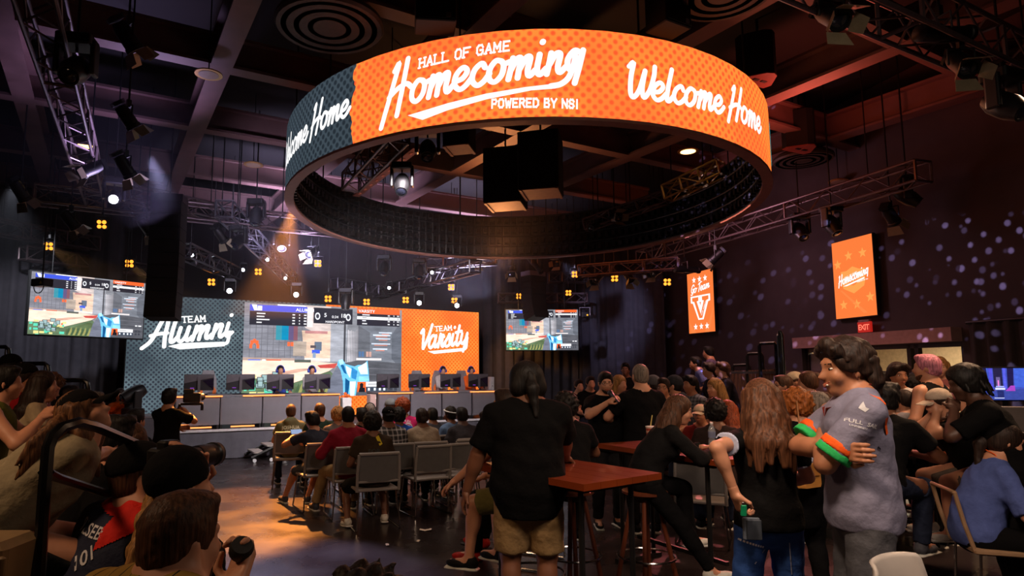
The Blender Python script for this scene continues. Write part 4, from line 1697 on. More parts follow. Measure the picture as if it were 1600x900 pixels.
    ink.text('18', .58, -.12, .045, .02, squeeze=.6)
    ink.text('HARDPOINT', .485, -.185, .026, .02, squeeze=.6)
    ink.text('0:34', .525, -.13, .03, .01, squeeze=.6)
    for x in (.435, .632):
        ink.v += []
        P([(x + .017 * cos(i * .628), .115 + .042 * sin(i * .628)) for i in range(10)][::-1], (222, 224, 230))
        P([(x + .01 * cos(i * .628), .115 + .025 * sin(i * .628)) for i in range(10)][::-1], (60, 60, 70))
    b = len(mb.v)
    mb.add([(p.x, -.006, 1 + p.y) for p in ink.v], ink.f)
    cols.extend([(.85, .85, .9, 0.)] * len(ink.f))
    o = mb.build('game_picture', vcol('screen_picture', 1.45))
    me = o.data
    ca = me.color_attributes.new('Col', 'FLOAT_COLOR', 'CORNER')
    uv = me.uv_layers.new(name='UVMap')
    for p in me.polygons:
        for li in p.loop_indices:
            ca.data[li].color = cols[p.index]
            v = me.vertices[me.loops[li].vertex_index].co
            uv.data[li].uv = (v.x, v.z)
    return o


gp = game_mesh()
gp.parent = lw
gp.location = (LXG0, -.012, 1.06)
gp.scale = (LXG1 - LXG0, 1, 2.16)

# lettering on the wall
W2 = lambda px, py: onw(px, py, 2.1)
WHITE = glow('screen_white', (255, 255, 255), 1.15)


def fit(ink, kind, txt, p0, p1, xh, **k):
    """write txt from p0 to p1 (plane coordinates); xh letter height"""
    a, b = Vector(p0), Vector(p1)
    d = b - a
    sub = Ink()
    if kind == 'script':
        x = sub.script(txt, 0, 0, 1, k.get('w', .27), k.get('shear', .28))
    else:
        x = sub.block(txt, 0, 0, 1, k.get('w', .22), k.get('slab', .3), k.get('sp', .42), k.get('shear', 0))
    sx = d.length / x / xh
    R = Matrix.Rotation(atan2(d.y, d.x), 2)
    ink._add([a + R @ Vector((v.x * sx * xh, v.y * xh)) for v in sub.v], sub.f)


al = Ink()
fit(al, 'script', 'Alumni', W2(232, 539), W2(360, 525.5), .3, w=.25)
fit(al, 'block', 'TEAM', W2(285, 504), W2(324, 502), .125, w=.3)
al.poly([W2(*q) for q in ((262, 541), (281, 546), (297, 545), (297, 535.5), (281, 536.5))])
al.poly([W2(*q) for q in ((297, 545), (351, 541), (350, 534), (297, 535.5))])
al.stroke([W2(*q) for q in ((350, 537.5), (355, 535), (357.5, 526), (359, 519))], .075)
al.place('alumni_lettering', lambda x, y: (x, -.008, y), WHITE, lw)
va = Ink()
fit(va, 'script', 'Varsity', W2(654, 545), W2(729, 538.5), .31, w=.25)
fit(va, 'block', 'TEAM', W2(680, 517.5), W2(708, 515.5), .12, w=.3)
va.poly([W2(*q) for q in ((668, 549), (678, 553), (725, 548.5), (724, 543.5))])
va.stroke([W2(*q) for q in ((724.5, 546), (728, 543), (729, 535), (730, 527))], .075)
va.place('varsity_lettering', lambda x, y: (x, -.008, y), WHITE, lw)
dm = Ink()
dm.script('V', 1.0, 0, .3, .3)


def hanging_screen(label, a, b, z0, z1):
    a, b = Vector((*a, 0)), Vector((*b, 0))
    d = b - a
    t = thing('hanging_screen', label, 'screen', (a.x, a.y, 0), atan2(d.y, d.x))
    W = d.length
    fr = MB()
    fr.box((W / 2, .06, (z0 + z1) / 2), (W + .05, .08, z1 - z0 + .05))
    fr.build('frame', K_dark, t)
    g = gp.copy()
    COL.objects.link(g)
    g.parent = t
    g.location = (0, .004, z0)
    g.scale = (W, 1, z1 - z0)
    for x in (.35, W - .35):
        MB().cyl((x, .08, z1), (x, .08, 5.6), .012, 8).build('hanging_cable', K_black, t)
    return t


hanging_screen('large hanging screen with the game picture at the left, in front of the grey drape', (-7.589, 11.2), (-6.362, 12.8), 2.30, 3.413)
hanging_screen('small hanging screen with the game picture to the right of the stage', (1.24, 17.5), (3.21, 17.5), 2.23, 3.335)

# ------------------------------------------------------------------ ring of LED panels hung from the ceiling
RX, RY, RA, RB, RZ0, RZ1 = .95, 10.28, 3.67, 4.036, 4.2, 5.155
NR = 720
rt = [-1.5 * pi + 2 * pi * i / NR for i in range(NR + 1)]
rp = [Vector((RX + RA * cos(t), RY + RB * sin(t), 0)) for t in rt]
arc = [0]
for i in range(NR):
    arc.append(arc[-1] + (rp[i + 1] - rp[i]).length)
mid = arc[NR // 2]
arc = np.array(arc) - mid


def ring_pt(u, z, off=0.):
    t = float(np.interp(u, arc, rt))
    n = Vector((cos(t) / RA, sin(t) / RB, 0)).normalized()
    p = Vector((RX + RA * cos(t), RY + RB * sin(t), z)) + n * off
    return p


def ring_uv(px, py):
    d = ray(px, py)
    A = (d.x / RA) ** 2 + (d.y / RB) ** 2
    B = -2 * (d.x * RX / RA ** 2 + d.y * RY / RB ** 2)
    Cc = (RX / RA) ** 2 + (RY / RB) ** 2 - 1
    D = max(B * B - 4 * A * Cc, 0)
    k = (-B - sqrt(D)) / (2 * A)
    q = d * k
    t = atan2((q.y - RY) / RB, (q.x - RX) / RA)
    if t > pi / 2:
        t -= 2 * pi
    return float(np.interp(t, rt, arc)), EYE + q.z


ring = thing('led_ring', 'huge hanging ring screen showing orange and grey homecoming graphics', 'ring screen', (RX, RY, 0))


def ringstrip(name, u0, u1, z0, z1, mat, off, step=.25, edge=None, thick=0):
    mb = MB()
    n = max(2, int((u1 - u0) / step))
    us = [u0 + (u1 - u0) * i / n for i in range(n + 1)]
    c = Vector((RX, RY, 0))
    for i in range(n + 1):
        mb.v.append(tuple(ring_pt(us[i], z0, off) - c))
        mb.v.append(tuple(ring_pt(us[i], z1, off) - c))
    for i in range(n):
        mb.f.append((2 * i, 2 * i + 2, 2 * i + 3, 2 * i + 1))
        mb.mi.append(0)
    if edge:                                           # torn end, from z0 up
        b = len(mb.v)
        for u, z in edge:
            mb.v.append(tuple(ring_pt(u, z, off) - c))
        mb.f.append((2 * n,) + tuple(range(b, b + len(edge))) + (2 * n + 1,))
        mb.mi.append(0)
    o = mb.build(name, mat, ring)
    uv = o.data.uv_layers.new(name='UVMap')
    allu = []
    for p in o.data.polygons:
        for li in p.loop_indices:
            vi = o.data.loops[li].vertex_index
            q = o.data.vertices[vi].co + c
            u = us[vi // 2] if vi < 2 * (n + 1) else edge[vi - 2 * (n + 1)][0]
            uv.data[li].uv = (u, q.z)
    return o


RO = led_dots('led_ring_orange', (255, 122, 52), (250, 88, 44), .085, .3, 1.15, soft=.12, base2=(255, 142, 56))
RG = led_dots('led_ring_grey', (66, 78, 88), (38, 46, 54), .085, .36, 1., soft=.1, base2=(60, 72, 80))
ringstrip('orange_screen', arc[0], arc[-1], RZ0, RZ1, RO, 0, .36)
te = [ring_uv(*q) for q in ((552, 221), (549, 205), (550, 190), (547, 175), (551, 152), (556, 128), (552, 115), (558, 97))]
te = [(u, RZ0 + (RZ1 - RZ0) * i / (len(te) - 1)) for i, (u, z) in enumerate(te)]
rr = random.Random(5)
tef = []
for (u0, z0), (u1, z1) in zip(te[:-1], te[1:]):
    for k in range(4):
        tef.append((u0 + (u1 - u0) * k / 4 + rr.uniform(-.012, .012), z0 + (z1 - z0) * k / 4))
tef.append(te[-1])
um = min(u for u, z in tef) - .05
ringstrip('grey_screen', arc[0] + 2, um, RZ0, RZ1, RG, .006, .3, edge=tef)
ringstrip('torn_edge', um, max(u for u, z in tef) + .0, RZ0, RZ1, RO, .002, .1)
ringstrip('teal_graphic', ring_uv(1199, 220)[0] + .35, ring_uv(1199, 220)[0] + .6, RZ0 + .2, RZ1 - .2, glow('teal_light', (110, 225, 225), 1.), .006)
rc = Vector((RX, RY, 0))
RW = glow('ring_white', (255, 255, 255), 1.15)
rmap = lambda x, y: ring_pt(x, y, .012) - rc
hi = Ink()
fit(hi, 'script', 'Komecoming', ring_uv(605, 175), ring_uv(910, 112), .222, w=.26, shear=.22)
for a, b, c_, d in (((638, 181), (661, 188), (700, 173), (700, 162)), ((700, 162), (700, 173), (760, 156), (760, 147)), ((760, 147), (760, 156), (830, 142), (820, 137)), ((820, 137), (830, 142), (868, 139), (858, 132.5))):
    hi.poly([ring_uv(*q) for q in (a, b, c_, d)])
hi.stroke([ring_uv(*q) for q in ((860, 135.5), (876, 132), (888, 122), (895, 105), (899, 88))], .06)
hi.place('homecoming_lettering', rmap, RW, ring)
hi = Ink()
fit(hi, 'block', 'HALL OF GAME', ring_uv(656, 107), ring_uv(800, 79), .1, w=.3, slab=.32, shear=.15)
hi.place('small_lettering', rmap, RW, ring)
hi = Ink()
fit(hi, 'block', 'POWERED BY NSI', ring_uv(769, 169), ring_uv(906, 170), .085, w=.36, slab=0)
hi.place('small_lettering', rmap, RW, ring)
p0, p1 = Vector(ring_uv(974, 152)), Vector(ring_uv(1187, 209))
hi = Ink()
fit(hi, 'script', 'Welcome Home', p0, p1, .19, w=.26, shear=.2)
hi.place('welcome_lettering', rmap, RW, ring)
e1 = Vector(ring_uv(545, 180))
hi = Ink()
fit(hi, 'script', 'Welcome Home', e1 - (p1 - p0) * .93, e1, .18, w=.26, shear=.2)
hi.place('welcome_lettering', rmap, RW, ring)
NP = 72
K_ringback = M('panel_back', (12, 11, 12), .5, var=.2)


def hoop(off, z, n=NP):
    return [ring_pt(arc[0] + (arc[-1] - arc[0]) * i / n, z, off) - rc for i in range(n)]


mb = MB()
mb.rings([hoop(-.03, RZ0), hoop(-.03, RZ1)], cap=False)
mb.f.append
a_ = [hoop(-.03, RZ0)[i] for i in range(NP)]
mb.build('back_skin', K_ringback, ring)
mb = MB()
for z in (RZ0 + .03, RZ0 + .26, RZ0 + .48, RZ0 + .72, RZ1 - .03):
    mb.tube(hoop(-.1, z), .016, 6, closed=True)
mb.build('hoop_rails', K_black, ring)
mb = MB()
for i in range(NP):
    for k in (0, .5):
        u = arc[0] + (arc[-1] - arc[0]) * (i + k) / NP
        p, q = ring_pt(u, RZ0 + .02, -.09) - rc, ring_pt(u, RZ1 - .02, -.09) - rc
        mb.tube([p, q], .02 if k == 0 else .012, 5)
        for z in (.12, .36, .6, .84):
            t = float(np.interp(u, arc, rt))
            mb.box(ring_pt(u + .08, RZ0 + z, -.11) - rc, (.1, .07, .09), rz=t)
o = mb.build('panel_ribs', M('panel_ribs_metal', (34, 28, 24), .4, .4, var=.3), ring)
mb = MB()
r0, r1, r2, r3 = hoop(.014, RZ0 - .025), hoop(.014, RZ0 + .008), hoop(-.12, RZ0 + .008), hoop(-.12, RZ0 - .025)
mb.rings([r1, r0, r3, r2, r1], cap=False)
mb.build('bottom_rim', M('rim_orange_lit', (150, 100, 88), .5, .2, var=.1), ring)  # orange reflected on the rim is put into its colour
for i in range(12):
    p = ring_pt(arc[0] + (arc[-1] - arc[0]) * (i + .5) / 12, 0, -.12) - rc
    MB().cyl(p + Vector((0, 0, RZ1 - .05)), p + Vector((0, 0, 6.62)), .012, 6).build('suspension_rod', K_black, ring)

# ------------------------------------------------------------------ the two banners on the right wall
BAN = glow('banner_orange', (255, 128, 62), 1.)
BANL = glow('banner_light_orange', (255, 166, 84), 1.)
BANS = glow('banner_soft_orange', (255, 138, 72), 1.)


def banner(name, label, a, b, z0, z1, art):
    a, b = Vector((*a, 0)), Vector((*b, 0))
    d = b - a
    t = thing(name, label, 'banner', (a.x, a.y, 0), atan2(d.y, d.x))
    W = d.length
    MB().box((W / 2, .035, (z0 + z1) / 2), (W + .03, .06, z1 - z0 + .03)).build('frame', K_dark, t)
    MB().box((W / 2, .0, (z0 + z1) / 2), (W, .01, z1 - z0)).build('lit_face', BAN, t)
    for nm, ink, mt, k in art(W, z1 - z0):
        ink.place(nm, lambda x, y, k=k: (x, -.006 - .002 * k, z0 + y), mt, t)
    return t


def art_v(W, H):
    w = Ink()
    for y in (.1 * H, .875 * H):
        for i in (-1, 0, 1):
            w.star(W * (.5 + .22 * i), y, W * .085)
    fit(w, 'script', 'Go Team', (W * .13, H * .655), (W * .86, H * .71), H * .07, w=.24)
    o, i = Ink(), Ink()
    V = [(.14, .6), (.14, .5), (.22, .5), (.42, .22), (.58, .22), (.78, .5), (.86, .5), (.86, .6), (.56, .6), (.56, .5), (.62, .5), (.5, .36), (.38, .5), (.44, .5), (.44, .6)]
    X = lambda L, s: [(W * (.5 + (x - .5) * s), H * (.41 + (y - .41) * s)) for x, y in L]
    for part in ([0, 1, 2, 13, 14], [2, 3, 4, 11, 12, 13], [4, 5, 10, 11], [5, 6, 7, 8, 9, 10]):
        pass
    lf = [(.12, .61), (.12, .5), (.2, .49), (.4, .21), (.6, .21), (.8, .49), (.88, .5), (.88, .61)]
    w.poly([(W * x, H * y) for x, y in lf])
    lo = [(.18, .585), (.18, .525), (.26, .515), (.44, .235), (.5, .235), (.5, .3), (.36, .515), (.43, .525), (.43, .585)]
    i.poly([(W * x, H * y) for x, y in lo])
    lo2 = [(.57, .585), (.57, .525), (.64, .515), (.5, .3), (.5, .235), (.56, .235), (.74, .515), (.82, .525), (.82, .585)]
    i.poly([(W * x, H * y) for x, y in lo2])
    i.poly([(W * .47, H * .5), (W * .53, H * .5), (W * .5, H * .44)])
    tx = Ink()
    fit(tx, 'block', 'TEAM VARSITY', (W * .54, H * .27), (W * .74, H * .5), H * .022, w=.26, slab=0)
    so, so2 = Ink(), Ink()
    so.poly([(0, H * .2), (W * .1, 0), (W * .3, 0)])
    so2.poly([(W, H * .4), (W * .62, 0), (W * .8, 0)])
    return [('pale_ray', so, BANS, 0), ('pale_ray', so2, BANS, 0), ('white_lettering', w, WHITE, 1), ('letter_fill', i, BAN, 2), ('small_lettering', tx, WHITE, 3)]


def art_h(W, H):
    s, sh, w = Ink(), Ink(), Ink()
    stars = []
    for x, y in ((.13, .7), (.42, .79), (.77, .79), (.97, .7), (.22, .17), (.55, .16), (.88, .23), (.04, .27)):
        if .1 < x < .92:
            q = Ink()
            q.star(W * x, H * y, W * .105)
            stars.append(q)
    sh.poly([(W * x, H * y) for x, y in ((.2, .6), (.34, .6), (.5, .645), (.66, .6), (.8, .6), (.8, .46), (.76, .38), (.5, .3), (.24, .38), (.2, .46))])
    s.poly([(W * .15, H * .36), (W * .2, H * .36), (W * .8, H * .04), (W * .7, H * .04)])
    w = Ink()
    fit(w, 'script', 'Homecoming', (W * .12, H * .42), (W * .88, H * .525), H * .06, w=.27)
    fit(w, 'block', 'HALL OF GAME', (W * .3, H * .505), (W * .62, H * .555), H * .018, w=.3)
    fit(w, 'block', 'POWERED BY NSI', (W * .6, H * .43), (W * .87, H * .45), H * .012, w=.3, slab=0)
    w.poly([(W * .24, H * .41), (W * .33, H * .405), (W * .78, H * .465), (W * .78, H * .485)])
    c = Ink()
    c.ring(W * .5, H * .47, W * .07, W * .07)
    return [('pale_star', q, BANL, 0) for q in stars] + [('pale_ray', s, BANS, 0), ('pale_shield', sh, BANL, .6), ('shield_emblem', c, BANS, 1), ('white_lettering', w, WHITE, 2)]


banner('wall_banner', 'tall narrow orange lit banner with stars and a big block letter V', (5.79, 16.2), (6.045, 15.2), 2.6, 4.112, art_v)
banner('wall_banner', 'wider orange lit banner with pale stars and shield above the exit sign', (6.89, 11.7), (7.05, 10.8), 2.6, 4.003, art_h)

# ------------------------------------------------------------------ doorway in the right wall
K_frame = M('bronze_door_frame', (48, 36, 34), .4, .5)
K_cream = M('cream_wall', (205, 182, 150), .8)
WD = atan2(DO0 - DO1, wx(DO0) - wx(DO1))               # direction along the wall, towards the camera
dW = Vector((wx(DO0) - wx(DO1), DO0 - DO1, 0))
DL = dW.length
door = thing('door_1', None, None, (wx(DO1), DO1, 0), WD)
door['kind'] = 'structure'
mb = MB()
mb.box((DL / 2, -.05, 2.2), (DL + .02, .3, .21))
struct('header_panel', mb, M('header_paint', (150, 112, 104), .8), parent=door)
mb = MB()
for x in (.05, 1.28, 1.36, 2.28, 2.42, 3.3):
    mb.box((min(x, DL - .05), .12, 1.04), (.07, .08, 2.08))
mb.box((DL / 2, .12, 2.06), (DL, .08, .08))
struct('door_frame', mb, K_frame, parent=door)
mb = MB()
mb.box((.66, .12, 1.0), (1.2, .015, 1.98))
struct('door_leaf', mb, M('dim_grey_panel', (96, 86, 92), .35), parent=door)
mb = MB()
mb.tube([(2.22, .02, .95), (2.2, .0, .98), (2.2, .0, 1.5), (2.22, .02, 1.53)], .018, 8)
struct('door_handle', mb, K_black, parent=door)
# lit lobby beyond the doors
mb = MB()
mb.box((1.6, 3.2, 1.3), (9, .1, 2.6))
mb.box((-1.6, 1.7, 1.3), (.1, 3, 2.6))
mb.box((5.2, 1.7, 1.3), (.1, 3, 2.6))
mb.box((1.7, 1.7, 2.65), (9, 3.2, .1))
struct('wall_lobby', mb, K_cream, parent=door)
for x0, x1 in ((1.4, 2.0), (2.9, 4.4)):
    o = pleats((x0, 2.2), (x1, 2.2), .02, 2.3, .2, .04, 6).build('lobby_drape', M('olive_drape', (120, 112, 60), .9), door, smooth='all')
    o['kind'] = 'structure'
LB = door.matrix_basis
# ------------------------------------------------------------------ trusses and lighting rig
def truss(label, A, B, size=.28, mat=None, group='lighting trusses', rods=True):
    A, B = Vector(A), Vector(B)
    d = B - A
    L = d.length
    t = thing('box_truss', label, 'truss', A, 0, group)
    d.normalize()
    x = d.cross(Vector((0, 0, 1))).normalized()
    y = x.cross(d).normalized()
    h = size / 2
    m = mat or K_alu
    cs = [(-h, -h), (h, -h), (h, h), (-h, h)]
    for a, b in cs:
        o = x * a + y * b
        MB().tube([o, d * L + o], .022, 8).build('chord', m, t, smooth=True)
    n = max(2, int(round(L / (size * 1.25))))
    mb = MB()
    for k in range(4):
        (a, b), (c, e) = cs[k], cs[(k + 1) % 4]
        for i in range(n):
            p, q = L * i / n, L * (i + 1) / n
            o0, o1 = x * a + y * b, x * c + y * e
            if i % 2:
                o0, o1 = o1, o0
            mb.tube([o0 + d * p, o1 + d * q], .011, 5)
    for p in [0, L] + [L * i / 3 for i in (1, 2)]:
        for k in range(4):
            (a, b), (c, e) = cs[k], cs[(k + 1) % 4]
            mb.tube([x * a + y * b + d * p, x * c + y * e + d * p], .02, 5)
    mb.build('lacing', m, t)
    if rods:
        for f in (.12, .88):
            p = d * L * f + y * h
            MB().tube([p, Vector((p.x, p.y, 6.62 - A.z))], .01, 6).build('hanging_rod', K_black, t)
    return t


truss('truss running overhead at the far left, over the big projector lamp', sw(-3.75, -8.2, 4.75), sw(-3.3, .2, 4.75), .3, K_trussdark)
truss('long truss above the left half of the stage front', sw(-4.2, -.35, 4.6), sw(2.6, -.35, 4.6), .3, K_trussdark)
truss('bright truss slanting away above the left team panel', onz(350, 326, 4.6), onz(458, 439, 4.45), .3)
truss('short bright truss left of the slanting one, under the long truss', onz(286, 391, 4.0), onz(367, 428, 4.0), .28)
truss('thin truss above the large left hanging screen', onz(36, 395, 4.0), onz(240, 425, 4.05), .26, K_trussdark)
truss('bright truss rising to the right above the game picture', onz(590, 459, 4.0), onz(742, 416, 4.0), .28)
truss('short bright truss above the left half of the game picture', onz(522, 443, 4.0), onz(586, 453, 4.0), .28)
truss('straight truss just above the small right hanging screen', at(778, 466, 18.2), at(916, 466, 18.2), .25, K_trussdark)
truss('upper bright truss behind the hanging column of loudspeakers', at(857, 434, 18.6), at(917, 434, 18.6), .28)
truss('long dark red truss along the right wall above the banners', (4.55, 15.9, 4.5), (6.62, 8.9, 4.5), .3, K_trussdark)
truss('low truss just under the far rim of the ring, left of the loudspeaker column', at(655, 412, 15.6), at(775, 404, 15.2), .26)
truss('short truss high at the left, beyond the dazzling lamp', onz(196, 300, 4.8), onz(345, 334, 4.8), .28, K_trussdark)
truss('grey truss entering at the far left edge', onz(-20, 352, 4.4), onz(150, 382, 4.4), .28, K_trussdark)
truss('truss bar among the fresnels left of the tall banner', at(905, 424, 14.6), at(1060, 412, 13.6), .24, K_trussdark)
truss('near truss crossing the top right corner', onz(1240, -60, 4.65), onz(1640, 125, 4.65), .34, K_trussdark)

AMBER = glow('amber_led', (255, 146, 44), 2.6)
COOLW = glow('cool_white_lens', (236, 240, 255), 14.)
LENS = M('lens_glass', (30, 32, 44), .08, 0, var=0, coat=.6)
FIX = {}


def R3(pitch):
    return Matrix.Rotation(pitch, 3, 'X')


def fx_par(pitch, lit):
    """four-eye panel lamp: beam along +Y tipped down by pitch, yoke above"""
    t = thing('par_light', 'x', 'stage light')
    R = R3(-pitch)
    B = lambda x, y, z: R @ Vector((x, y, z))
    mb = MB()
    mb.rbox((0, 0, 0), (.24, .13, .24), .03)
    for v in range(len(mb.v)):
        mb.v[v] = tuple(B(*mb.v[v]))
    mb.build('housing', K_black, t)
    for x in (-.055, .055):
        for z in (-.055, .055):
            MB().lathe([(.001, -.012), (.047, -.012), (.045, .012), (.001, .02)], B(x, .07, z), 14, axis=B(0, 1, 0)).build('led_lens', AMBER if lit else LENS, t, smooth=True)
    mb = MB()
    mb.tube([(-.14, 0, 0), (-.14, 0, .2), (.14, 0, .2), (.14, 0, 0)], .012, 6)
    mb.build('yoke', K_black, t)
    MB().box((0, 0, .25), (.05, .05, .1)).build('clamp', K_black, t)
    return t


def fx_head(pitch, lit):
    t = thing('moving_head_light', 'x', 'stage light')
    R = R3(-pitch)
    B = lambda x, y, z: R @ Vector((x, y, z))
    MB().rbox((0, 0, .3), (.34, .26, .12), .03).build('base', K_black, t)
    for sx in (-1, 1):
        MB().rbox((sx * .17, 0, .13), (.055, .14, .36), .025).build('yoke_arm', K_rubber, t)
    MB().lathe([(.02, -.2), (.09, -.19), (.125, -.1), (.13, .06), (.105, .16), (.1, .2), (.085, .2), (.085, .18)], (0, 0, 0), 18, axis=B(0, 1, 0)).build('lamp_head', K_rubber, t, smooth=True)
    MB().lathe([(.001, .0), (.082, 0), (.06, .02), (.001, .028)], B(0, .185, 0), 18, axis=B(0, 1, 0)).build('lens', COOLW if lit else LENS, t, smooth=True)
    return t


def fx_fresnel(pitch, lit):
    t = thing('fresnel_light', 'x', 'stage light')
    R = R3(-pitch)
    ax = R @ Vector((0, 1, 0))
    B = lambda x, y, z: R @ Vector((x, y, z))
    MB().lathe([(.03, -.2), (.085, -.19), (.1, -.1), (.1, .1), (.112, .11), (.112, .16), (.09, .16), (.09, .14)], (0, 0, 0), 18, axis=ax).build('housing', K_black, t, smooth=True)
    mb = MB()
    for i in range(5):
        mb.box(B(0, -.27 + .012 * i, 0), (.15, .006, .17), mat=R)
    mb.build('cooling_fins', K_black, t)
    MB().lathe([(.001, 0), (.088, 0), (.06, .018), (.001, .026)], B(0, .135, 0), 16, axis=ax).build('lens', COOLW if lit else LENS, t, smooth=True)
    for i in range(4):
        q = Matrix.Rotation(i * pi / 2, 3, 'Y')
        mb = MB()
        w0, w1 = (.1, .135) if i % 2 == 0 else (.09, .075)
        pts = [(-w0, .165, .108), (w0, .165, .108), (w1, .31, .175), (-w1, .31, .175)]
        mb.prism([R @ (q @ Vector(p)) for p in pts], R @ (q @ Vector((0, 0, .004))))
        mb.build('barn_door', M('barn_door_metal', (150, 138, 112), .4, .3, var=.1), t)
    mb = MB()
    mb.tube([(-.13, 0, 0), (-.13, 0, .17), (.13, 0, .17), (.13, 0, 0)], .013, 6)
    mb.build('yoke', K_black, t)
    MB().box((0, 0, .23), (.05, .06, .12)).build('clamp', K_black, t)
    return t


def fx_profile(pitch, lit):
    t = thing('profile_spotlight', 'x', 'stage light')
    R = R3(-pitch)
    ax = R @ Vector((0, 1, 0))
    B = lambda x, y, z: R @ Vector((x, y, z))
    MB().lathe([(.03, -.32), (.09, -.3), (.1, -.05), (.08, -.02), (.075, .1), (.075, .36), (.09, .37), (.09, .42), (.07, .42), (.07, .4)], (0, 0, 0), 18, axis=ax).build('barrel', K_black, t, smooth=True)
    MB().lathe([(.001, 0), (.068, 0), (.04, .015), (.001, .02)], B(0, .395, 0), 16, axis=ax).build('lens', COOLW if lit else LENS, t, smooth=True)
    mb = MB()
    mb.tube([(-.12, 0, 0), (-.12, 0, .19), (.12, 0, .19), (.12, 0, 0)], .012, 6)
    mb.build('yoke', K_alu, t)
    MB().box((0, 0, .25), (.05, .06, .12)).build('clamp', K_black, t)
    return t


KIND = {'par': fx_par, 'head': fx_head, 'fresnel': fx_fresnel, 'profile': fx_profile}


def fixture(kind, px, py, Y, yaw, pitch, label, lit=True, scale=1., group=None):
    """yaw 180 = beam towards the camera"""
    key = (kind, round(pitch), lit)
    loc = at(px, py, Y)
    if key not in FIX:
        FIX[key] = KIND[kind](radians(pitch), lit)
        o = FIX[key]
        o.location, o.rotation_euler = loc, (0, 0, radians(yaw))
        o['label'] = label
        o.scale = (scale,) * 3
        if group:
            o['group'] = group
    else:
        o = dup(FIX[key], loc, radians(yaw), label, group, scale)
    for c in list(o.children):
        if c.name.startswith('drop_pipe'):
            bpy.data.objects.remove(c)
    zt = (6.62 - loc.z) / scale
    MB().cyl((0, 0, .2), (0, 0, max(zt, .4)), .014, 6).build('drop_pipe', K_black, o)
    return o


AMB = [(160, 350, 10.6, 'amber four-eye lamp hanging alone below the dazzling white projector lamp'), (77, 384, 11.6, 'leftmost amber four-eye lamp, above the big left hanging screen'),
       (203, 411, 13.2, 'amber four-eye lamp at the right end of the truss over the left screen'), (331, 440, 14.5, 'amber four-eye lamp above the corner between team panel and game picture'),
       (497, 411, 14.6, 'amber four-eye lamp tucked under the left rim of the ring screen'), (513, 466, 15.2, 'amber four-eye lamp just above the left scoreboard of the game picture'),
       (573, 471, 15.8, 'amber four-eye lamp above the middle of the game picture, right of the dark dangling lamp'), (634, 468, 16.2, 'amber four-eye lamp above the seam between game picture and orange panel'),
       (705, 448, 16.5, 'higher of the two amber lamps above the orange team panel'), (710, 469, 17., 'lower of the two amber lamps above the orange team panel'),
       (811, 462, 18., 'amber lamp left of the hanging column of loudspeakers'), (888, 457, 18.1, 'amber lamp right of the hanging column of loudspeakers'),
       (898, 428, 16.2, 'amber lamp high on the truss right of the loudspeaker column'), (960, 434, 15., 'amber lamp among the dark fresnels left of the tall banner'), (1042, 440, 14.6, 'amber lamp hanging just left of the tall banner top'),
       (404, 424, 15.5, 'amber lamp half hidden under the slanting bright truss')]
for i, (x, y, Y, l) in enumerate(AMB):
    fixture('par', x, y, Y, 180 + (x - 720) * -.03, 20, l, True, .78 if Y > 12 else .7, 'amber four-eye lamps')
WHT = [(359, 453, 14.4, 'round white beam lamp above the Alumni lettering'), (463, 459, 15., 'round white beam lamp above the blue scoreboard'), (655, 472, 16.4, 'round white beam lamp above the left of the orange panel'), (714, 476, 17., 'round white beam lamp above the right end of the orange panel'),
       (300, 398, 14.2, 'small white lamp at the left end of the short bright truss'), (380, 421, 16, 'small white lamp at the right end of the short bright truss'), (418, 405, 15.6, 'small white lamp midway down the slanting truss'), (446, 434, 18, 'small white lamp at the low end of the slanting truss'),
       (675, 425, 15.6, 'small white lamp on the upper part of the rising truss'), (608, 449, 17.4, 'small white lamp at the low end of the rising truss')]
for i, (x, y, Y, l) in enumerate(WHT):
    fixture('head', x, y, Y, 180 + (x - 720) * -.05, 16, l, True, .72 if i < 4 else .5, 'white beam lamps over the stage')
fixture('head', 178, 308, 9.4, 207, 27, 'dazzling blue-white projector lamp hanging high on the left', True, .8)
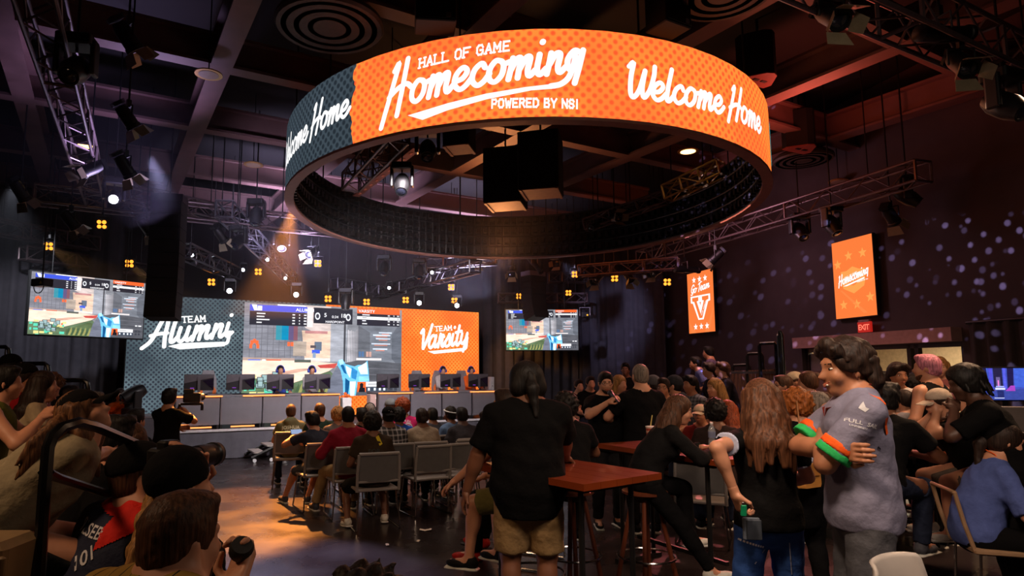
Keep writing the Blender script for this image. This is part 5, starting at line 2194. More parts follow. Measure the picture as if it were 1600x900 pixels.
# dark lamps
D_ = [('fresnel', 140, 265, 8.6, 150, 35, 'dark fresnel with pale lit doors left above the dazzling lamp'), ('fresnel', 196, 262, 8.4, -30, 50, 'dark fresnel lamp tilted down just above the dazzling lamp'), ('fresnel', 32, 300, 9.2, -20, 50, 'fresnel lamp at the far left edge with white lit doors'),
      ('fresnel', 110, 345, 10, -30, 45, 'fresnel lamp above the left end of the big hanging screen truss'), ('fresnel', 228, 355, 10.8, -30, 45, 'fresnel lamp left of the tall black loudspeaker column'), ('fresnel', 345, 368, 12, -30, 45, 'fresnel lamp right of the tall black loudspeaker column'),
      ('head', 372, 378, 12.2, 170, 40, 'dark moving head with round brown lens under the long truss'), ('head', 400, 338, 11.8, 180, 70, 'big dark moving head hanging at the right of the long truss'), ('head', 440, 380, 13, 200, 50, 'dark moving head under the orange-lit end of the long truss'),
      ('head', 600, 420, 14.8, 180, 55, 'left of the two dark moving heads below the ring rim'), ('head', 655, 425, 15, 180, 55, 'right of the two dark moving heads below the ring rim'), ('head', 540, 472, 14.8, 180, 85, 'dark lamp dangling in front of the top of the game picture'),
      ('fresnel', 487, 395, 13.6, 160, 30, 'fresnel lamp behind the left rim of the ring screen'), ('fresnel', 745, 408, 15.8, 200, 30, 'fresnel lamp left of the loudspeaker column with its doors catching light'), ('fresnel', 800, 424, 16, 170, 40, 'fresnel lamp just left of the loudspeaker column bracket'),
      ('profile', 835, 412, 16, 215, 45, 'profile spotlight above the loudspeaker column'), ('fresnel', 872, 410, 16, 150, 20, 'fresnel lamp with square doors right of the loudspeaker column'), ('fresnel', 930, 436, 15, 150, 40, 'dark fresnel with open doors in the group left of the tall banner'),
      ('profile', 945, 425, 14.6, 120, 40, 'profile spotlight over the group of fresnels left of the tall banner'), ('fresnel', 982, 432, 14.6, 200, 50, 'fresnel lamp lowest of the group left of the tall banner'), ('fresnel', 1020, 424, 14.2, 140, 30, 'fresnel lamp with pale reflector left of the tall banner'),
      ('profile', 1038, 418, 14, 110, 30, 'profile spotlight in front of the pale lit drape'), ('profile', 1070, 421, 13.6, -75, 0, 'level black profile spotlight whose lens touches the tall banner top'), ('fresnel', 1118, 402, 13, 60, 40, 'red-lit fresnel lamp above the right corner of the tall banner'),
      ('head', 1250, 362, 11.2, 180, 50, 'mirrored moving head lamp left of the wider banner'), ('head', 1300, 352, 10.4, 200, 60, 'moving head lamp hanging over the top left corner of the wider banner'), ('fresnel', 1392, 338, 9.6, -60, 40, 'fresnel lamp with bright rim right above the wider banner'), ('head', 1418, 308, 9.6, -120, 40, 'moving head lamp at the top end of the right wall truss'),
      ('fresnel', 1300, 25, 4.75, 185, 45, 'large fresnel with gold doors at the top right, left of the other gold one'), ('fresnel', 1503, 100, 5.3, 170, 45, 'large fresnel with gold doors below the near truss at right'), ('profile', 1470, 52, 5.2, -75, -8, 'long black profile spotlight pointing right near the top right corner'),
      ('head', 1570, 165, 5.6, 200, 40, 'red-lit moving head lamp at the right edge near the top'), ('head', 118, 110, 5.6, 190, 40, 'huge dark moving head with blue glint near the top left corner'), ('fresnel', 200, 60, 6, -40, 50, 'purple-lit fresnel lamp at the top left beside the huge moving head'), ('fresnel', 200, 185, 7.4, -40, 50, 'fresnel lamp below the top left moving head, with one pale door'),
      ('head', 668, 235, 8.6, 180, 50, 'moving head lamp inside the ring, under its orange front'), ('head', 628, 288, 9.4, 180, 55, 'moving head lamp inside the ring near the slotted bar'), ('fresnel', 1140, 300, 12.2, -110, 20, 'fresnel lamp with white lit doors inside the right of the ring'), ('fresnel', 960, 340, 12.4, 200, 10, 'fresnel lamp inside the far rim of the ring'), ('profile', 935, 350, 12.6, 140, 25, 'profile lamp on the short bar inside the far rim of the ring')]
for k, x, y, Y, yw, pt, l in D_:
    fixture(k, x, y, Y, yw, pt, l, False, (.85 if Y > 8 else .8) if k != 'head' else .9)

# downlights hung from the ceiling
K_reflect = M('warm_reflector', (200, 150, 90), .3, .6)


def downlight(px, py, z, label, lit=True, r=.13):
    p = onz(px, py, z)
    t = thing('downlight', label, 'ceiling light', p, 0, 'small round ceiling downlights')
    MB().lathe([(r, 0), (r * 1.3, .0), (r * 1.3, .015), (r * .9, .04), (r * .3, .06), (.001, .06)], (0, 0, 0), 20).build('can', K_reflect if lit else K_black, t, smooth=True)
    MB().lathe([(.001, -.004), (r * .95, -.004), (r * .95, .02), (.001, .02)], (0, 0, 0), 20).build('lens', glow('warm_downlight', (255, 200, 120), 5) if lit == 1 else M('unlit_frosted', (180, 150, 130), .4), t)
    MB().cyl((0, 0, .05), (0, 0, 6.62 - z), .008, 6).build('stem', K_black, t)


downlight(133, 228, 5.3, 'warm lit downlight high at the left above the dazzling lamp')
downlight(396, 258, 5.3, 'unlit downlight left of the ring screen', 2)
downlight(1075, 237, 5.35, 'warm lit downlight seen through the ring at the right')
downlight(1310, 284, 5.1, 'red-lit round downlight hanging right of the ring', 2)
downlight(326, 117, 5.4, 'unlit red-tinted downlight on the beam at the upper left', 2)
downlight(1138, 380, 4.9, 'small warm downlight in front of the right wall truss')
downlight(1355, 300, 4.9, 'small warm downlight above the wider banner')

# round air diffusers
for x, y, z, r, l in ((515, 45, 5.43, .6, 'big round air diffuser in the ceiling left of the ring top'), (1255, 252, 5.4, .5, 'round air diffuser in the ceiling right of the ring'), (1130, -6, 5.4, .5, 'red-lit round air diffuser at the top edge above the ring')):
    p = onz(x, y, z)
    t = thing('air_diffuser', l, 'vent', p)
    MB().lathe([(r * .96, 0), (r, .03), (r * .98, .08), (r * .8, .14), (.001, .14)], (0, 0, 0), 32).build('bowl', M('dusty_duct', (70, 58, 54), .6, .3), t, smooth=True)
    for k in (.78, .55, .3):
        MB().lathe([(r * k, .0), (r * k + .06, .0), (r * k + .1, .07), (r * k + .04, .07), (r * k, 0)], (0, 0, 0), 32, cap=False).build('louver_ring', M('dusty_duct', (70, 58, 54), .6, .3), t, smooth=True)
    MB().lathe([(.1, .14), (.1, 6.6 - z)], (0, 0, 0), 20).build('duct', M('dusty_duct', (70, 58, 54), .6, .3), t, smooth=True)


# hanging loudspeakers
def column_array(label, top, n, w, h, d, yaw, bend=4.):
    t = thing('line_array', label, 'loudspeaker', top, yaw)
    MB().box((0, 0, .06), (w * 1.05, d * .9, .12)).build('bumper', K_black if n > 8 else M('grey_bracket', (110, 100, 108), .5), t)
    y, z, a = 0., 0., 0.
    for i in range(n):
        a = radians(bend) * max(0, i - n // 2)
        z -= h * cos(a)
        y += h * sin(a)
        o = MB()
        o.box((0, -y, z + h / 2), (w, d, h * .95), rx=-a)
        o.box((0, -y - d / 2 - .002, z + h / 2), (w * .9, .012, h * .78), rx=-a)
        o.build('speaker_cabinet', K_dark, t)
    MB().cyl((0, 0, .1), (0, 0, 6.62 - top[2]), .012, 6).build('hanging_chain', K_black, t)


p = onz(265, 318, 4.35)
column_array('tall black hanging column of loudspeakers in front of the left team panel', p, 9, .46, .21, .4, radians(10), 1.5)
p = at(833, 432, 17)
column_array('curved hanging column of loudspeakers by the small right screen', p, 7, .52, .165, .42, radians(35), 6)


def cabinet(label, c, size, rz, face=True, nm='loudspeaker_cabinet'):
    t = thing(nm, label, 'loudspeaker', c, rz)
    MB().rbox((0, 0, 0), size, .02).build('box', K_dark, t)
    if face:
        MB().box((0, -size[1] / 2 - .004, 0), (size[0] * .9, .012, size[2] * .9)).build('grille', K_black, t)
    MB().box((size[0] * .3, -size[1] / 2 - .012, -size[2] * .38), (.05, .006, .05)).build('badge', M('badge_grey', (110, 104, 104), .4), t)
    for sx in (-1, 1):
        MB().cyl((sx * size[0] * .4, 0, size[2] / 2 - .01), (sx * size[0] * .4, 0, 6.62 - c[2]), .012, 6).build('hanging_rod', K_black, t)


q = ring_pt(ring_uv(689, 60)[0], 5.5, .16)
cabinet('black loudspeaker box on the ring top, left of its centre', (q.x, q.y, 5.44), (.42, .32, .5), .1)
q = ring_pt(ring_uv(1031, 62)[0], 5.45, .14)
cabinet('black loudspeaker box on the ring top, right of its centre', (q.x, q.y, 5.42), (.36, .3, .5), .5)
for x, y, Y, sz, l in ((790, 280, 10.2, (.62, .62, .9), 'left big dark subwoofer box hanging inside the ring'), (845, 258, 9.6, (.62, .62, .9), 'right big dark subwoofer box hanging inside the ring'), (718, 205, 8.3, (.4, .36, .5), 'small dark loudspeaker box hanging inside the ring at the left')):
    p = at(x, y, Y)
    t = thing('subwoofer', l, 'loudspeaker', p, TH + pi / 4)
    MB().rbox((0, 0, 0), sz, .02).build('box', K_dark, t)
    MB().box((0, 0, -sz[2] / 2 - .006), (sz[0] * .96, sz[1] * .8, .012)).build('bottom_board', M('bare_board', (150, 96, 66), .6), t)
    for sx in (-1, 1):
        MB().box((0, sx * sz[1] * .44, -sz[2] / 2 - .012), (sz[0], .04, .02)).build('bottom_batten', M('bare_board', (150, 96, 66), .6), t)
    MB().cyl((0, 0, sz[2] / 2), (0, 0, 6.62 - p.z), .015, 6).build('hanging_rod', K_black, t)

# wedge-shaped loudspeakers seen from below, right of the ring
for x, y, Y, l in ((1187, 124, 8.6, 'wedge loudspeaker at the upper right rim of the ring, its slotted base lit red'), (1252, 232, 10.4, 'wedge loudspeaker hanging right of the ring, its slotted base lit red')):
    p = at(x, y, Y)
    t = thing('wedge_loudspeaker', l, 'loudspeaker', p, radians(25))
    pts = [(-.26, .16), (.26, .16), (.29, .05), (.1, -.2), (0, -.24), (-.1, -.2), (-.29, .05)]
    MB().prism([(a, b, 0) for a, b in pts], (0, 0, .62)).build('cabinet', K_dark, t)
    MB().prism([(a, b, 0) for a, b in pts], (0, 0, -.015)).build('base_plate', M('base_plate_red_lit', (150, 70, 58), .5), t)  # red light falling on the plate is put into its colour
    for sx in (-1, 1):
        MB().rbox((sx * .075, .0, -.018), (.1, .05, .012), .02).build('slot', K_black, t)
    MB().cyl((0, 0, .6), (0, 0, 6.62 - p.z), .02, 8).build('hanging_pole', K_black, t)

# slotted bar and small trusses inside the ring
p, q = onz(556, 306, 4.9), onz(652, 231, 4.9)
t = thing('slotted_bar', 'long slotted metal bar glowing orange inside the left of the ring', 'rigging bar', p)
d = q - p
mb = MB()
mb.box(d / 2, (d.length, .13, .03), rz=atan2(d.y, d.x))
mb.build('bar', M('orange_lit_bar', (150, 92, 80), .5, .4), t)  # orange light on the bar is put into the metal colour
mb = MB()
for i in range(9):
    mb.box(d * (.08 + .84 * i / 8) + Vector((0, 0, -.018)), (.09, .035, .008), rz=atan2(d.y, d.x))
mb.build('bright_slots', M('slot_orange_lit', (255, 150, 110), .4), t)  # light in the slots is painted as bright inlays
for f in (.1, .9):
    MB().cyl(d * f, d * f + Vector((0, 0, .72)), .012, 6).build('hanging_rod', K_black, t)
truss('short ladder truss beside the slotted bar inside the ring', onz(548, 285, 4.95), onz(622, 205, 4.95), .3, K_trussdark)
truss('yellow-lit short truss inside the right of the ring', at(1042, 302, 11.4), at(1128, 262, 10.6), .26, M('yellow_lit_truss', (150, 120, 70), .4, .6))  # yellow light on this truss is put into its metal colour
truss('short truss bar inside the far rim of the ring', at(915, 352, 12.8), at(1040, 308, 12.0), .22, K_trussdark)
# ------------------------------------------------------------------ stage furniture
K_desk = M('desk_laminate', (112, 108, 114), .6, var=.06, scale=6)
BAR = glow('desk_light_bar', (255, 138, 74), 2.6)
EDGES = [-1.82, -1.03, -.24, .53, 1.34, None, 2.2, 2.96, 3.75, 4.54, 5.32]
PLACE = ['leftmost', 'second from the left', 'third from the left', 'fourth from the left, beside the gap']
PLACER = ['first right of the gap', 'second right of the gap', 'third right of the gap', 'last at the right end']
topbars = [(275, 348), (380, 445), (470, 531), (592, 645), (664, 715), (735, 782)]
botbars = [(290, 331), (361, 398), (424, 446), (672, 683)]
TB = [(onw(a, 616, .08)[0], onw(b, 616, .08)[0]) for a, b in topbars]
BB = [(onw(a, 666, .06)[0], onw(b, 662, .06)[0]) for a, b in botbars]
n = 0
for i in range(10):
    a, b = EDGES[i], EDGES[i + 1]
    if a is None or b is None:
        continue
    t = thing('player_desk', 'grey player desk, %s of the row' % (PLACE[n] if n < 4 else PLACER[n - 4]), 'desk', sw(a, .1, .55), TH, 'player desks along the stage')
    n += 1
    w = b - a
    MB().box((w / 2, .36, .63), (w - .004, .74, .035)).build('desk_top', K_desk, t)
    MB().box((w / 2, .02, .345), (w - .02, .03, .52)).build('front_panel', K_desk, t)
    for x in (.03, w - .03):
        MB().box((x, .35, .305), (.04, .66, .61)).build('leg', K_dark, t)
    MB().box((.006, .0, .36), (.012, .05, .5)).build('corner_post', K_alu, t)
    for nm, L, z in (('light_bar', TB, .625), ('floor_light_bar', BB, .045)):
        for x0, x1 in L:
            lo, hi = max(a, x0), min(b, x1)
            if hi - lo > .03:
                MB().box(((lo + hi) / 2 - a, -.018, z), (hi - lo, .03, .024)).build(nm, BAR, t)
MONX = [311, 376, 438, 496, 606, 655, 704, 747]
ms = [onw(x, 598, .38)[0] for x in MONX]
K_mon = M('monitor_back', (40, 38, 42), .35, .3, var=.08)
K_mon2 = M('monitor_lid', (104, 100, 106), .3, .4, var=.08)
mon = thing('gaming_monitor', 'x', 'monitor', (0, 0, 0), 0, 'gaming monitors on the stage desks')
MB().rbox((0, .0, .24), (.54, .035, .31), .012).build('shell', K_mon, mon)
MB().prism([(-.268, -.019, .39), (.268, -.019, .39), (.268, -.019, .33), (.05, -.019, .29), (-.268, -.019, .22)], (0, -.012, 0)).build('back_cover', K_mon2, mon)
MB().prism([(.06, -.02, .27), (.26, -.02, .31), (.26, -.02, .1)], (0, -.008, 0)).build('glossy_panel', M('monitor_gloss', (30, 22, 38), .12), mon)
nk = MB().box((0, -.045, .2), (.05, .03, .3)).build('stand_neck', K_mon2, mon)
MB().prism([(-.16, -.12, 0), (0, .03, 0), (.16, -.12, 0), (.13, -.14, 0), (0, -.02, 0), (-.13, -.14, 0)], (0, 0, .02)).build('stand_foot', K_mon, mon)
MB().box((-.12, -.02, .13), (.07, .006, .012)).build('status_light', glow('purple_led', (140, 70, 200), 1.), mon)
MB().lathe([(.001, 0), (.012, 0), (.001, .004)], (-.19, -.02, .34), 10, axis=(0, -1, 0)).build('power_button', M('pinkish_dot', (230, 180, 170), .3), mon)
names = ['leftmost of the four left of the gap', 'second from the left end', 'third from the left end, before a player with blue headset', 'just left of the gap', 'just right of the gap', 'second right of the gap', 'third right of the gap', 'last one at the right end of the desks']
for i, s in enumerate(ms):
    l = 'dark backed gaming monitor, ' + names[i]
    o = mon if i == 0 else dup(mon)
    o.location, o.rotation_euler, o['label'] = sw(s, .38, 1.198), (0, 0, TH + (-.12 if i < 4 else .02)), l

K_gch = M('gaming_chair_grey', (140, 138, 142), .6)
K_gor = M('gaming_chair_orange', (240, 120, 40), .5)
gc = thing('gaming_chair', 'x', 'chair', (0, 0, 0), 0, 'gaming chairs on the stage')
MB().prism([(-.2, .0, .5), (.2, 0, .5), (.27, 0, .8), (.25, 0, 1.05), (.15, 0, 1.25), (-.15, 0, 1.25), (-.25, 0, 1.05), (-.27, 0, .8)], (0, .1, 0)).build('backrest', K_gch, gc)
for sx in (-1, 1):
    MB().prism([(sx * .2, -.012, .55), (sx * .25, -.012, .8), (sx * .17, -.012, .9), (sx * .13, -.012, .7)], (0, .012, 0)).build('orange_wing', K_gor, gc)
    MB().rbox((sx * .3, -.25, .62), (.07, .28, .04), .015).build('armrest', K_rubber, gc)
MB().rbox((0, -.22, .45), (.52, .5, .1), .04).build('seat', K_gch, gc)
MB().cyl((0, -.2, .1), (0, -.2, .42), .035, 10).build('gas_post', K_black, gc)
mb = MB()
for i in range(5):
    a = i * 2 * pi / 5
    mb.tube([(0, -.2, .12), (.3 * cos(a), -.2 + .3 * sin(a), .06)], .025, 6)
    mb.lathe([(.001, -.02), (.035, -.02), (.035, .02), (.001, .02)], (.31 * cos(a), -.2 + .31 * sin(a), .036), 10, axis=(cos(a), sin(a), 0))
mb.build('star_base', K_black, gc)
for i, (x, l) in enumerate(((325, 'grey and orange gaming chair behind the leftmost monitor'), (652, 'empty looking grey and orange gaming chair behind the second monitor right of the gap'), (692, 'gaming chair of the white clad player'), (728, 'grey gaming chair of the orange sleeved player'))):
    o = gc if i == 0 else dup(gc)
    o.scale = (.66, .85, .93)
    o.location, o.rotation_euler, o['label'] = sw(onw(x, 600, 1.25)[0], 1.45 if i in (2, 3) else 1.25, .51), (0, 0, TH), l

t = thing('pedestal', 'white pedestal in the gap between the desk groups, topped with orange pompoms', 'pedestal', sw(onw(540, 640, .3)[0], .3, .552), TH)
MB().rbox((0, 0, .27), (.2, .2, .54), .02).build('column', K_white, t)
mb = MB()
for i in range(14):
    a, r = random.uniform(0, 6.28), random.uniform(0, .09)
    c = Vector((r * cos(a), r * sin(a), .58 + random.uniform(-.02, .05)))
    mb.lathe([(.001, -.03), (.026, -.015), (.03, 0), (.026, .015), (.001, .03)], c, 8)
mb.build('pompoms', M('orange_pompom', (235, 110, 40), .8, var=.3), t)
t = thing('podium', 'pale podium right of the white pedestal in the desk gap', 'podium', sw(onw(584, 640, .35)[0], .35, .552), TH)
MB().rbox((0, 0, .3), (.26, .22, .6), .02).build('body', M('pale_pink_panel', (205, 170, 160), .5), t)
mb = MB()
MB().prism([(-.02, -.113, .5), (.02, -.113, .5), (0, -.113, .56)], (0, -.004, 0)).build('emblem', K_white, t)
t = thing('pc_tower', 'small white computer tower at the right end of the desks', 'computer', sw(onw(765, 600, .5)[0], .5, 1.198), TH)
MB().rbox((0, 0, .16), (.1, .28, .32), .01).build('case', M('tower_white', (176, 172, 172), .4), t)
MB().lathe([(.001, 0), (.014, 0), (.001, .006)], (0, -.141, .1), 10, axis=(0, -1, 0)).build('button', K_black, t)
t = thing('equipment_case', 'grey road case at the left end of the stage under the floor moving light', 'case', sw(-2.42, -.55, 0), TH)
MB().rbox((0, 0, .44), (.95, .75, .86), .02).build('body', K_skirt, t)
MB().box((0, 0, .885), (.97, .77, .03)).build('lid', M('case_lid', (120, 116, 122), .5), t)
FIX[('head', -28, False)] = None
hd = fx_head(radians(-25), False)
hd.location, hd.rotation_euler = sw(-2.55, -.5, .9 + .36), (0, pi, radians(140))
hd['label'] = 'moving head light standing on the grey road case left of the stage'
MB().lathe([(.001, 0), (.04, 0), (.001, .015)], Vector((-.1, -.05, -.1)), 12, axis=(-.5, -.8, -.2)).build('orange_lamp', glow('orange_lamp', (255, 140, 50), 4), hd)

# portable steps
p0 = onz(372, 716, 0)
t = thing('stage_steps', 'folding aluminium steps leaning in front of the stage skirt', 'steps', sw((p0 - SO).dot(SU) + .1, -.45, 0), TH)
for y in (-.3, .3):
    MB().tube([(0, y, .08), (.95, y, .5)], .03, 6).build('stringer', K_black, t)
for i in range(4):
    MB().box((.14 + .24 * i, 0, .17 + .107 * i), (.2, .6, .025)).build('tread', M('tread_alu', (200, 190, 184), .4, .3), t)
for x in (.05, .35, .6):
    MB().lathe([(.001, -.015), (.035, -.015), (.035, .015), (.001, .015)], (x, -.33, .036), 10, axis=(0, 1, 0)).build('wheel', M('white_wheel', (220, 220, 220), .5), t)
    MB().cyl((x, -.33, .036), (x, -.3, .12 + x * .4), .012, 6).build('wheel_fork', K_black, t)

# ------------------------------------------------------------------ audience chairs
K_cfr = M('chair_grey_plastic', (128, 120, 115), .5, var=.06)
K_cpan = M('chair_mesh_panel', (88, 85, 84), .7, var=.08)


def sled_chair_proto():
    t = thing('stacking_chair', 'x', 'chair', (0, 0, 0), 0, None)
    q = lambda z: -.2 - .09 * (z - .42)
    mb = MB()
    for sx in (-1, 1):
        mb.tube([(sx * .225, q(.4), .4), (sx * .225, q(.6), .6), (sx * .215, q(.79), .78)], .016, 8)
    mb.tube([(sx_ * .215, q(.79) - .015 * (1 - (sx_) ** 2), .785) for sx_ in (-1, -.6, -.2, .2, .6, 1)], .018, 8)
    mb.tube([(-.222, q(.5), .5), (.222, q(.5), .5)], .014, 8)
    mb.build('back_frame', K_cfr, t, smooth=True)
    mb = MB()
    mb.rings([[(x * .21, q(z) - .018 * (1 - x * x) + d, z) for x in (-1, -.5, 0, .5, 1)] for d, z in ((0, .5), (0, .64), (0, .78), (.008, .78), (.008, .64), (.008, .5))], cap=False, close=False)
    mb.build('back_panel', K_cpan, t, smooth=True)
    MB().rbox((0, .02, .41), (.45, .44, .03), .05).build('seat', K_cfr, t, smooth=True)
    for sx in (-1, 1):
        MB().tube([(sx * .2, -.18, .4), (sx * .235, -.235, .02), (sx * .235, -.22, .012), (sx * .235, .2, .012), (sx * .235, .215, .02), (sx * .2, .17, .4)], .0095, 8).build('sled_leg', K_chrome, t, smooth=True)
    return t


CH = sled_chair_proto()
CH_used = [False]


def chair_at(loc, yaw, label, group='grey stacking chairs of the audience'):
    if not CH_used[0]:
        CH_used[0] = True
        CH.location, CH.rotation_euler, CH['label'], CH['group'] = (loc[0], loc[1], 0), (0, 0, yaw), label, group
        return CH
    return dup(CH, (loc[0], loc[1], 0), yaw, label, group)


K_wood = M('red_brown_wood', (128, 58, 30), .3, var=.25, scale=4, coat=.3)
_nt = K_wood.node_tree
K_stool = M('stool_wood', (96, 46, 26), .4, var=.2, scale=5)


def bar_stool(loc, rz, label, zs=.72):
    t = thing('bar_stool', label, 'stool', (loc[0], loc[1], 0), rz, None)
    MB().lathe([(.001, zs - .035), (.15, zs - .035), (.172, zs - .025), (.172, zs - .008), (.15, zs), (.001, zs)], (0, 0, 0), 24).build('seat', K_stool, t, smooth=True)
    MB().lathe([(.07, zs - .09), (.12, zs - .035)], (0, 0, 0), 16).build('hub', K_black, t, smooth=True)
    for i in range(4):
        a = pi / 4 + i * pi / 2
        MB().tube([(.09 * cos(a), .09 * sin(a), zs - .04), (.23 * cos(a), .23 * sin(a), .0)], [.016, .019], 8).build('leg', K_stool, t, smooth=True)
    MB().tube([(.215 * cos(2 * pi * i / 28), .215 * sin(2 * pi * i / 28), .25) for i in range(28)], .0085, 6, closed=True).build('foot_ring', K_chrome, t, smooth=True)
    return t


def high_table(loc, rz, w, l, z, label, legs='H'):
    t = thing('high_table', label, 'table', (loc[0], loc[1], 0), rz)
    m = M('table_planks', (116, 48, 18), .28, var=.3, scale=2.2, coat=.4)
    mp = MB()
    n = 5
    for i in range(n):
        mp.box((-w / 2 + w * (i + .5) / n, 0, z - .02), (w / n - .003, l, .04))
    mp.build('plank_top', m, t)
    MB().box((0, 0, z - .055), (w * .8, l * .86, .03)).build('under_frame', K_black, t)
    for sy in (-1, 1):
        for sx in (-1, 1):
            MB().tube([(sx * w * .32, sy * l * .36, z - .05), (sx * w * .32, sy * l * .36, .03)], .018, 8).build('leg', K_black, t)
        MB().box((0, sy * l * .36, .02), (w * .9, .05, .035)).build('foot_bar', K_black, t)
    MB().box((0, 0, .2), (.03, l * .72, .03)).build('stretcher', K_black, t)
    return t


A0 = atan2(.59, .8)
cx = onz(912, 757, 1.0) + Vector((cos(A0), sin(A0), 0)) * .36 + Vector((-sin(A0), cos(A0), 0)) * .52
high_table(cx, A0, .72, 1.04, 1.0, 'tall red-brown wooden table beside the big man in black')
TB2 = high_table(onz(1056, 702, 1.0), .5, .56, 1.3, 1.0, 'tall wooden table the woman in the dark blazer leans on')
TB3 = high_table(onz(1440, 684, .93), -.1, 1.15, .72, .93, 'tall wooden table at the right with a bottle and red packet on it')
TB4 = high_table(onz(1392, 698, .9), .75, .6, 1.0, .9, 'wooden table end showing just right of the man in the grey jersey')


def bottle(loc, z, label, s=1.):
    t = thing('water_bottle', label, 'bottle', (loc[0], loc[1], z), 0, 'clear plastic water bottles')
    m = M('clear_plastic', (190, 196, 205), .08, 0, var=0, alpha=.35)
    MB().lathe([(.001, 0), (.028 * s, 0), (.031 * s, .01), (.031 * s, .055), (.028 * s, .065), (.031 * s, .075), (.031 * s, .13), (.02 * s, .165), (.012 * s, .18), (.012 * s, .19)], (0, 0, 0), 16).build('body', m, t, smooth=True)
    MB().lathe([(.0315 * s, .072), (.0315 * s, .125)], (0, 0, 0), 16, cap=False).build('paper_label', M('bottle_label', (120, 130, 160), .5), t, smooth=True)
    MB().lathe([(.001, .205), (.014 * s, .205), (.014 * s, .188), (.001, .188)], (0, 0, 0), 14).build('screw_cap', K_white, t, smooth=True)


bottle(onz(1113, 697, 1.0), 1.0, 'clear water bottle in front of the woman in the dark blazer')
bottle(onz(1446, 688, .93), .93, 'clear water bottle standing by the red packet on the right table')
bottle(onz(1090, 692, 1.0), 1.0, 'cup-like small bottle beside the pale bin behind the blazer woman', .8) if False else None
q = onz(1456, 681, .93)
t = thing('snack_packet', 'shiny red packet lying on the right table', 'packet', (q.x, q.y, .931), .3)
MB().rings([[(x * .1, y * .07 * (1 if abs(x) < 1 else 1.05), .02 + sgn * (.018 * (1 - x * x) * (1 - y * y) + .002)) for y in (-1, -.4, .4, 1)] for sgn, xs in ((-1, (-1, -.5, 0, .5, 1)), (1, (1, .5, 0, -.5, -1))) for x in xs], cap=False, close=False).build('bag', M('red_foil', (200, 36, 24), .3, var=.15), t, smooth=True)
q = onz(1488, 678, .93)
t = thing('napkin', 'crumpled pale napkins and wrapping on the right table', 'napkin', (q.x, q.y, .931), .1)
MB().rings([[(x * .12, y * .08, .012 + .018 * sin(5 * x + 3 * y) * (1 - x * x)) for y in (-1, -.3, .3, 1)] for x in (-1, -.6, -.2, .2, .6, 1)], cap=False, close=False).build('paper', M('napkin_paper', (150, 120, 108), .9), t, smooth=True)
q = onz(1411, 672, .93)
t = thing('soda_can', 'small red topped can at the left end of the right table', 'can', (q.x, q.y, .931))
MB().lathe([(.001, 0), (.026, 0), (.032, .01), (.032, .1), (.026, .118), (.001, .115)], (0, 0, 0), 16).build('can', M('can_red', (200, 40, 30), .3, .4), t, smooth=True)
q = at(1093, 664, 6.4)
chair_at((q.x, q.y), radians(-25), 'stacking chair with a pale back beyond the table of the person in the blazer', None)

# pale plastic shell chair in the bottom right corner
q = onz(1356, 862, .88)
t = thing('shell_chair', 'pale grey moulded shell chair at the bottom edge in front of the jersey wearer', 'chair', (q.x + .16, q.y - .3, 0), radians(212))
t.scale = (1.1,) * 3
K_shell = M('pale_shell_plastic', (186, 178, 172), .4, var=.04)
rows = []
for i, (y, z, w) in enumerate(((.22, .45, .19), (.2, .44, .21), (.0, .425, .215), (-.15, .43, .21), (-.2, .47, .2), (-.225, .58, .2), (-.24, .7, .195), (-.25, .785, .17), (-.262, .8, .16))):
    rows.append([(w * sin(a) / sin(1.2), y + (.055 if z > .46 else 0) * (1 - cos(a)) * 1.6, z + (.03 * (1 - cos(a)) if z < .5 else 0)) for a in [-1.2 + 2.4 * k / 12 for k in range(13)]])
o = MB().rings(rows, cap=False, close=False).build('shell', K_shell, t, smooth='all')
md = o.modifiers.new('thickness', 'SOLIDIFY')
md.thickness = .012
for sx in (-1, 1):
    for sy in (-1, 1):
        MB().tube([(sx * .13, sy * .12, .42), (sx * .2, sy * .19, .0)], .011, 8).build('leg', K_chrome, t)

# chair with tan frame under the woman in blue at the right edge
t = thing('cafe_chair', 'tan framed chair under the seated woman in the blue tee at the right edge', 'chair', (4.12, 4.5, 0), radians(-78))
mb = MB()
for sx in (-1, 1):
    mb.tube([(sx * .2, -.31, .82), (sx * .2, -.27, .62), (sx * .2, -.22, .44)], .014, 8)
mb.tube([(-.2, -.31, .82), (.2, -.31, .82)], .014, 8)
mb.build('back_frame', M('tan_plastic', (150, 118, 88), .5), t, smooth=True)
MB().rbox((0, .0, .44), (.46, .46, .035), .05).build('seat', M('tan_plastic', (150, 118, 88), .5), t, smooth=True)
for sx in (-1, 1):
    for sy in (-1, 1):
        MB().tube([(sx * .2, sy * .19, .43), (sx * .215, sy * .215, 0)], .009, 8).build('leg', K_chrome, t)

# ------------------------------------------------------------------ left benches and railings
K_rail = M('black_handrail', (18, 17, 19), .3, .2, var=.05)
K_plank = M('bleacher_plank', (96, 76, 56), .6, var=.2, scale=3)
t = thing('bleacher', 'stepped bleacher benches along the left side', 'bleacher', (0, 0, 0))
for i, (x0, x1, z, y0, y1) in enumerate(((-2.2, -1.72, .45, 1.2, 3.1), (-2.85, -2.2, .7, 2.4, 4.2), (-3.7, -2.85, .9, 2.8, 5.3), (-4.6, -3.7, 1.15, 3.4, 6.9), (-5.6, -4.6, 1.4, 4.2, 8.2))):
    MB().box(((x0 + x1) / 2, (y0 + y1) / 2, z - .02), (x1 - x0 - .05, y1 - y0, .04)).build('bench_board', K_plank, t)
    MB().box(((x0 + x1) / 2, (y0 + y1) / 2, (z - .04) / 2), (x1 - x0 - .12, y1 - y0 - .1, z - .05)).build('riser', K_dark, t)


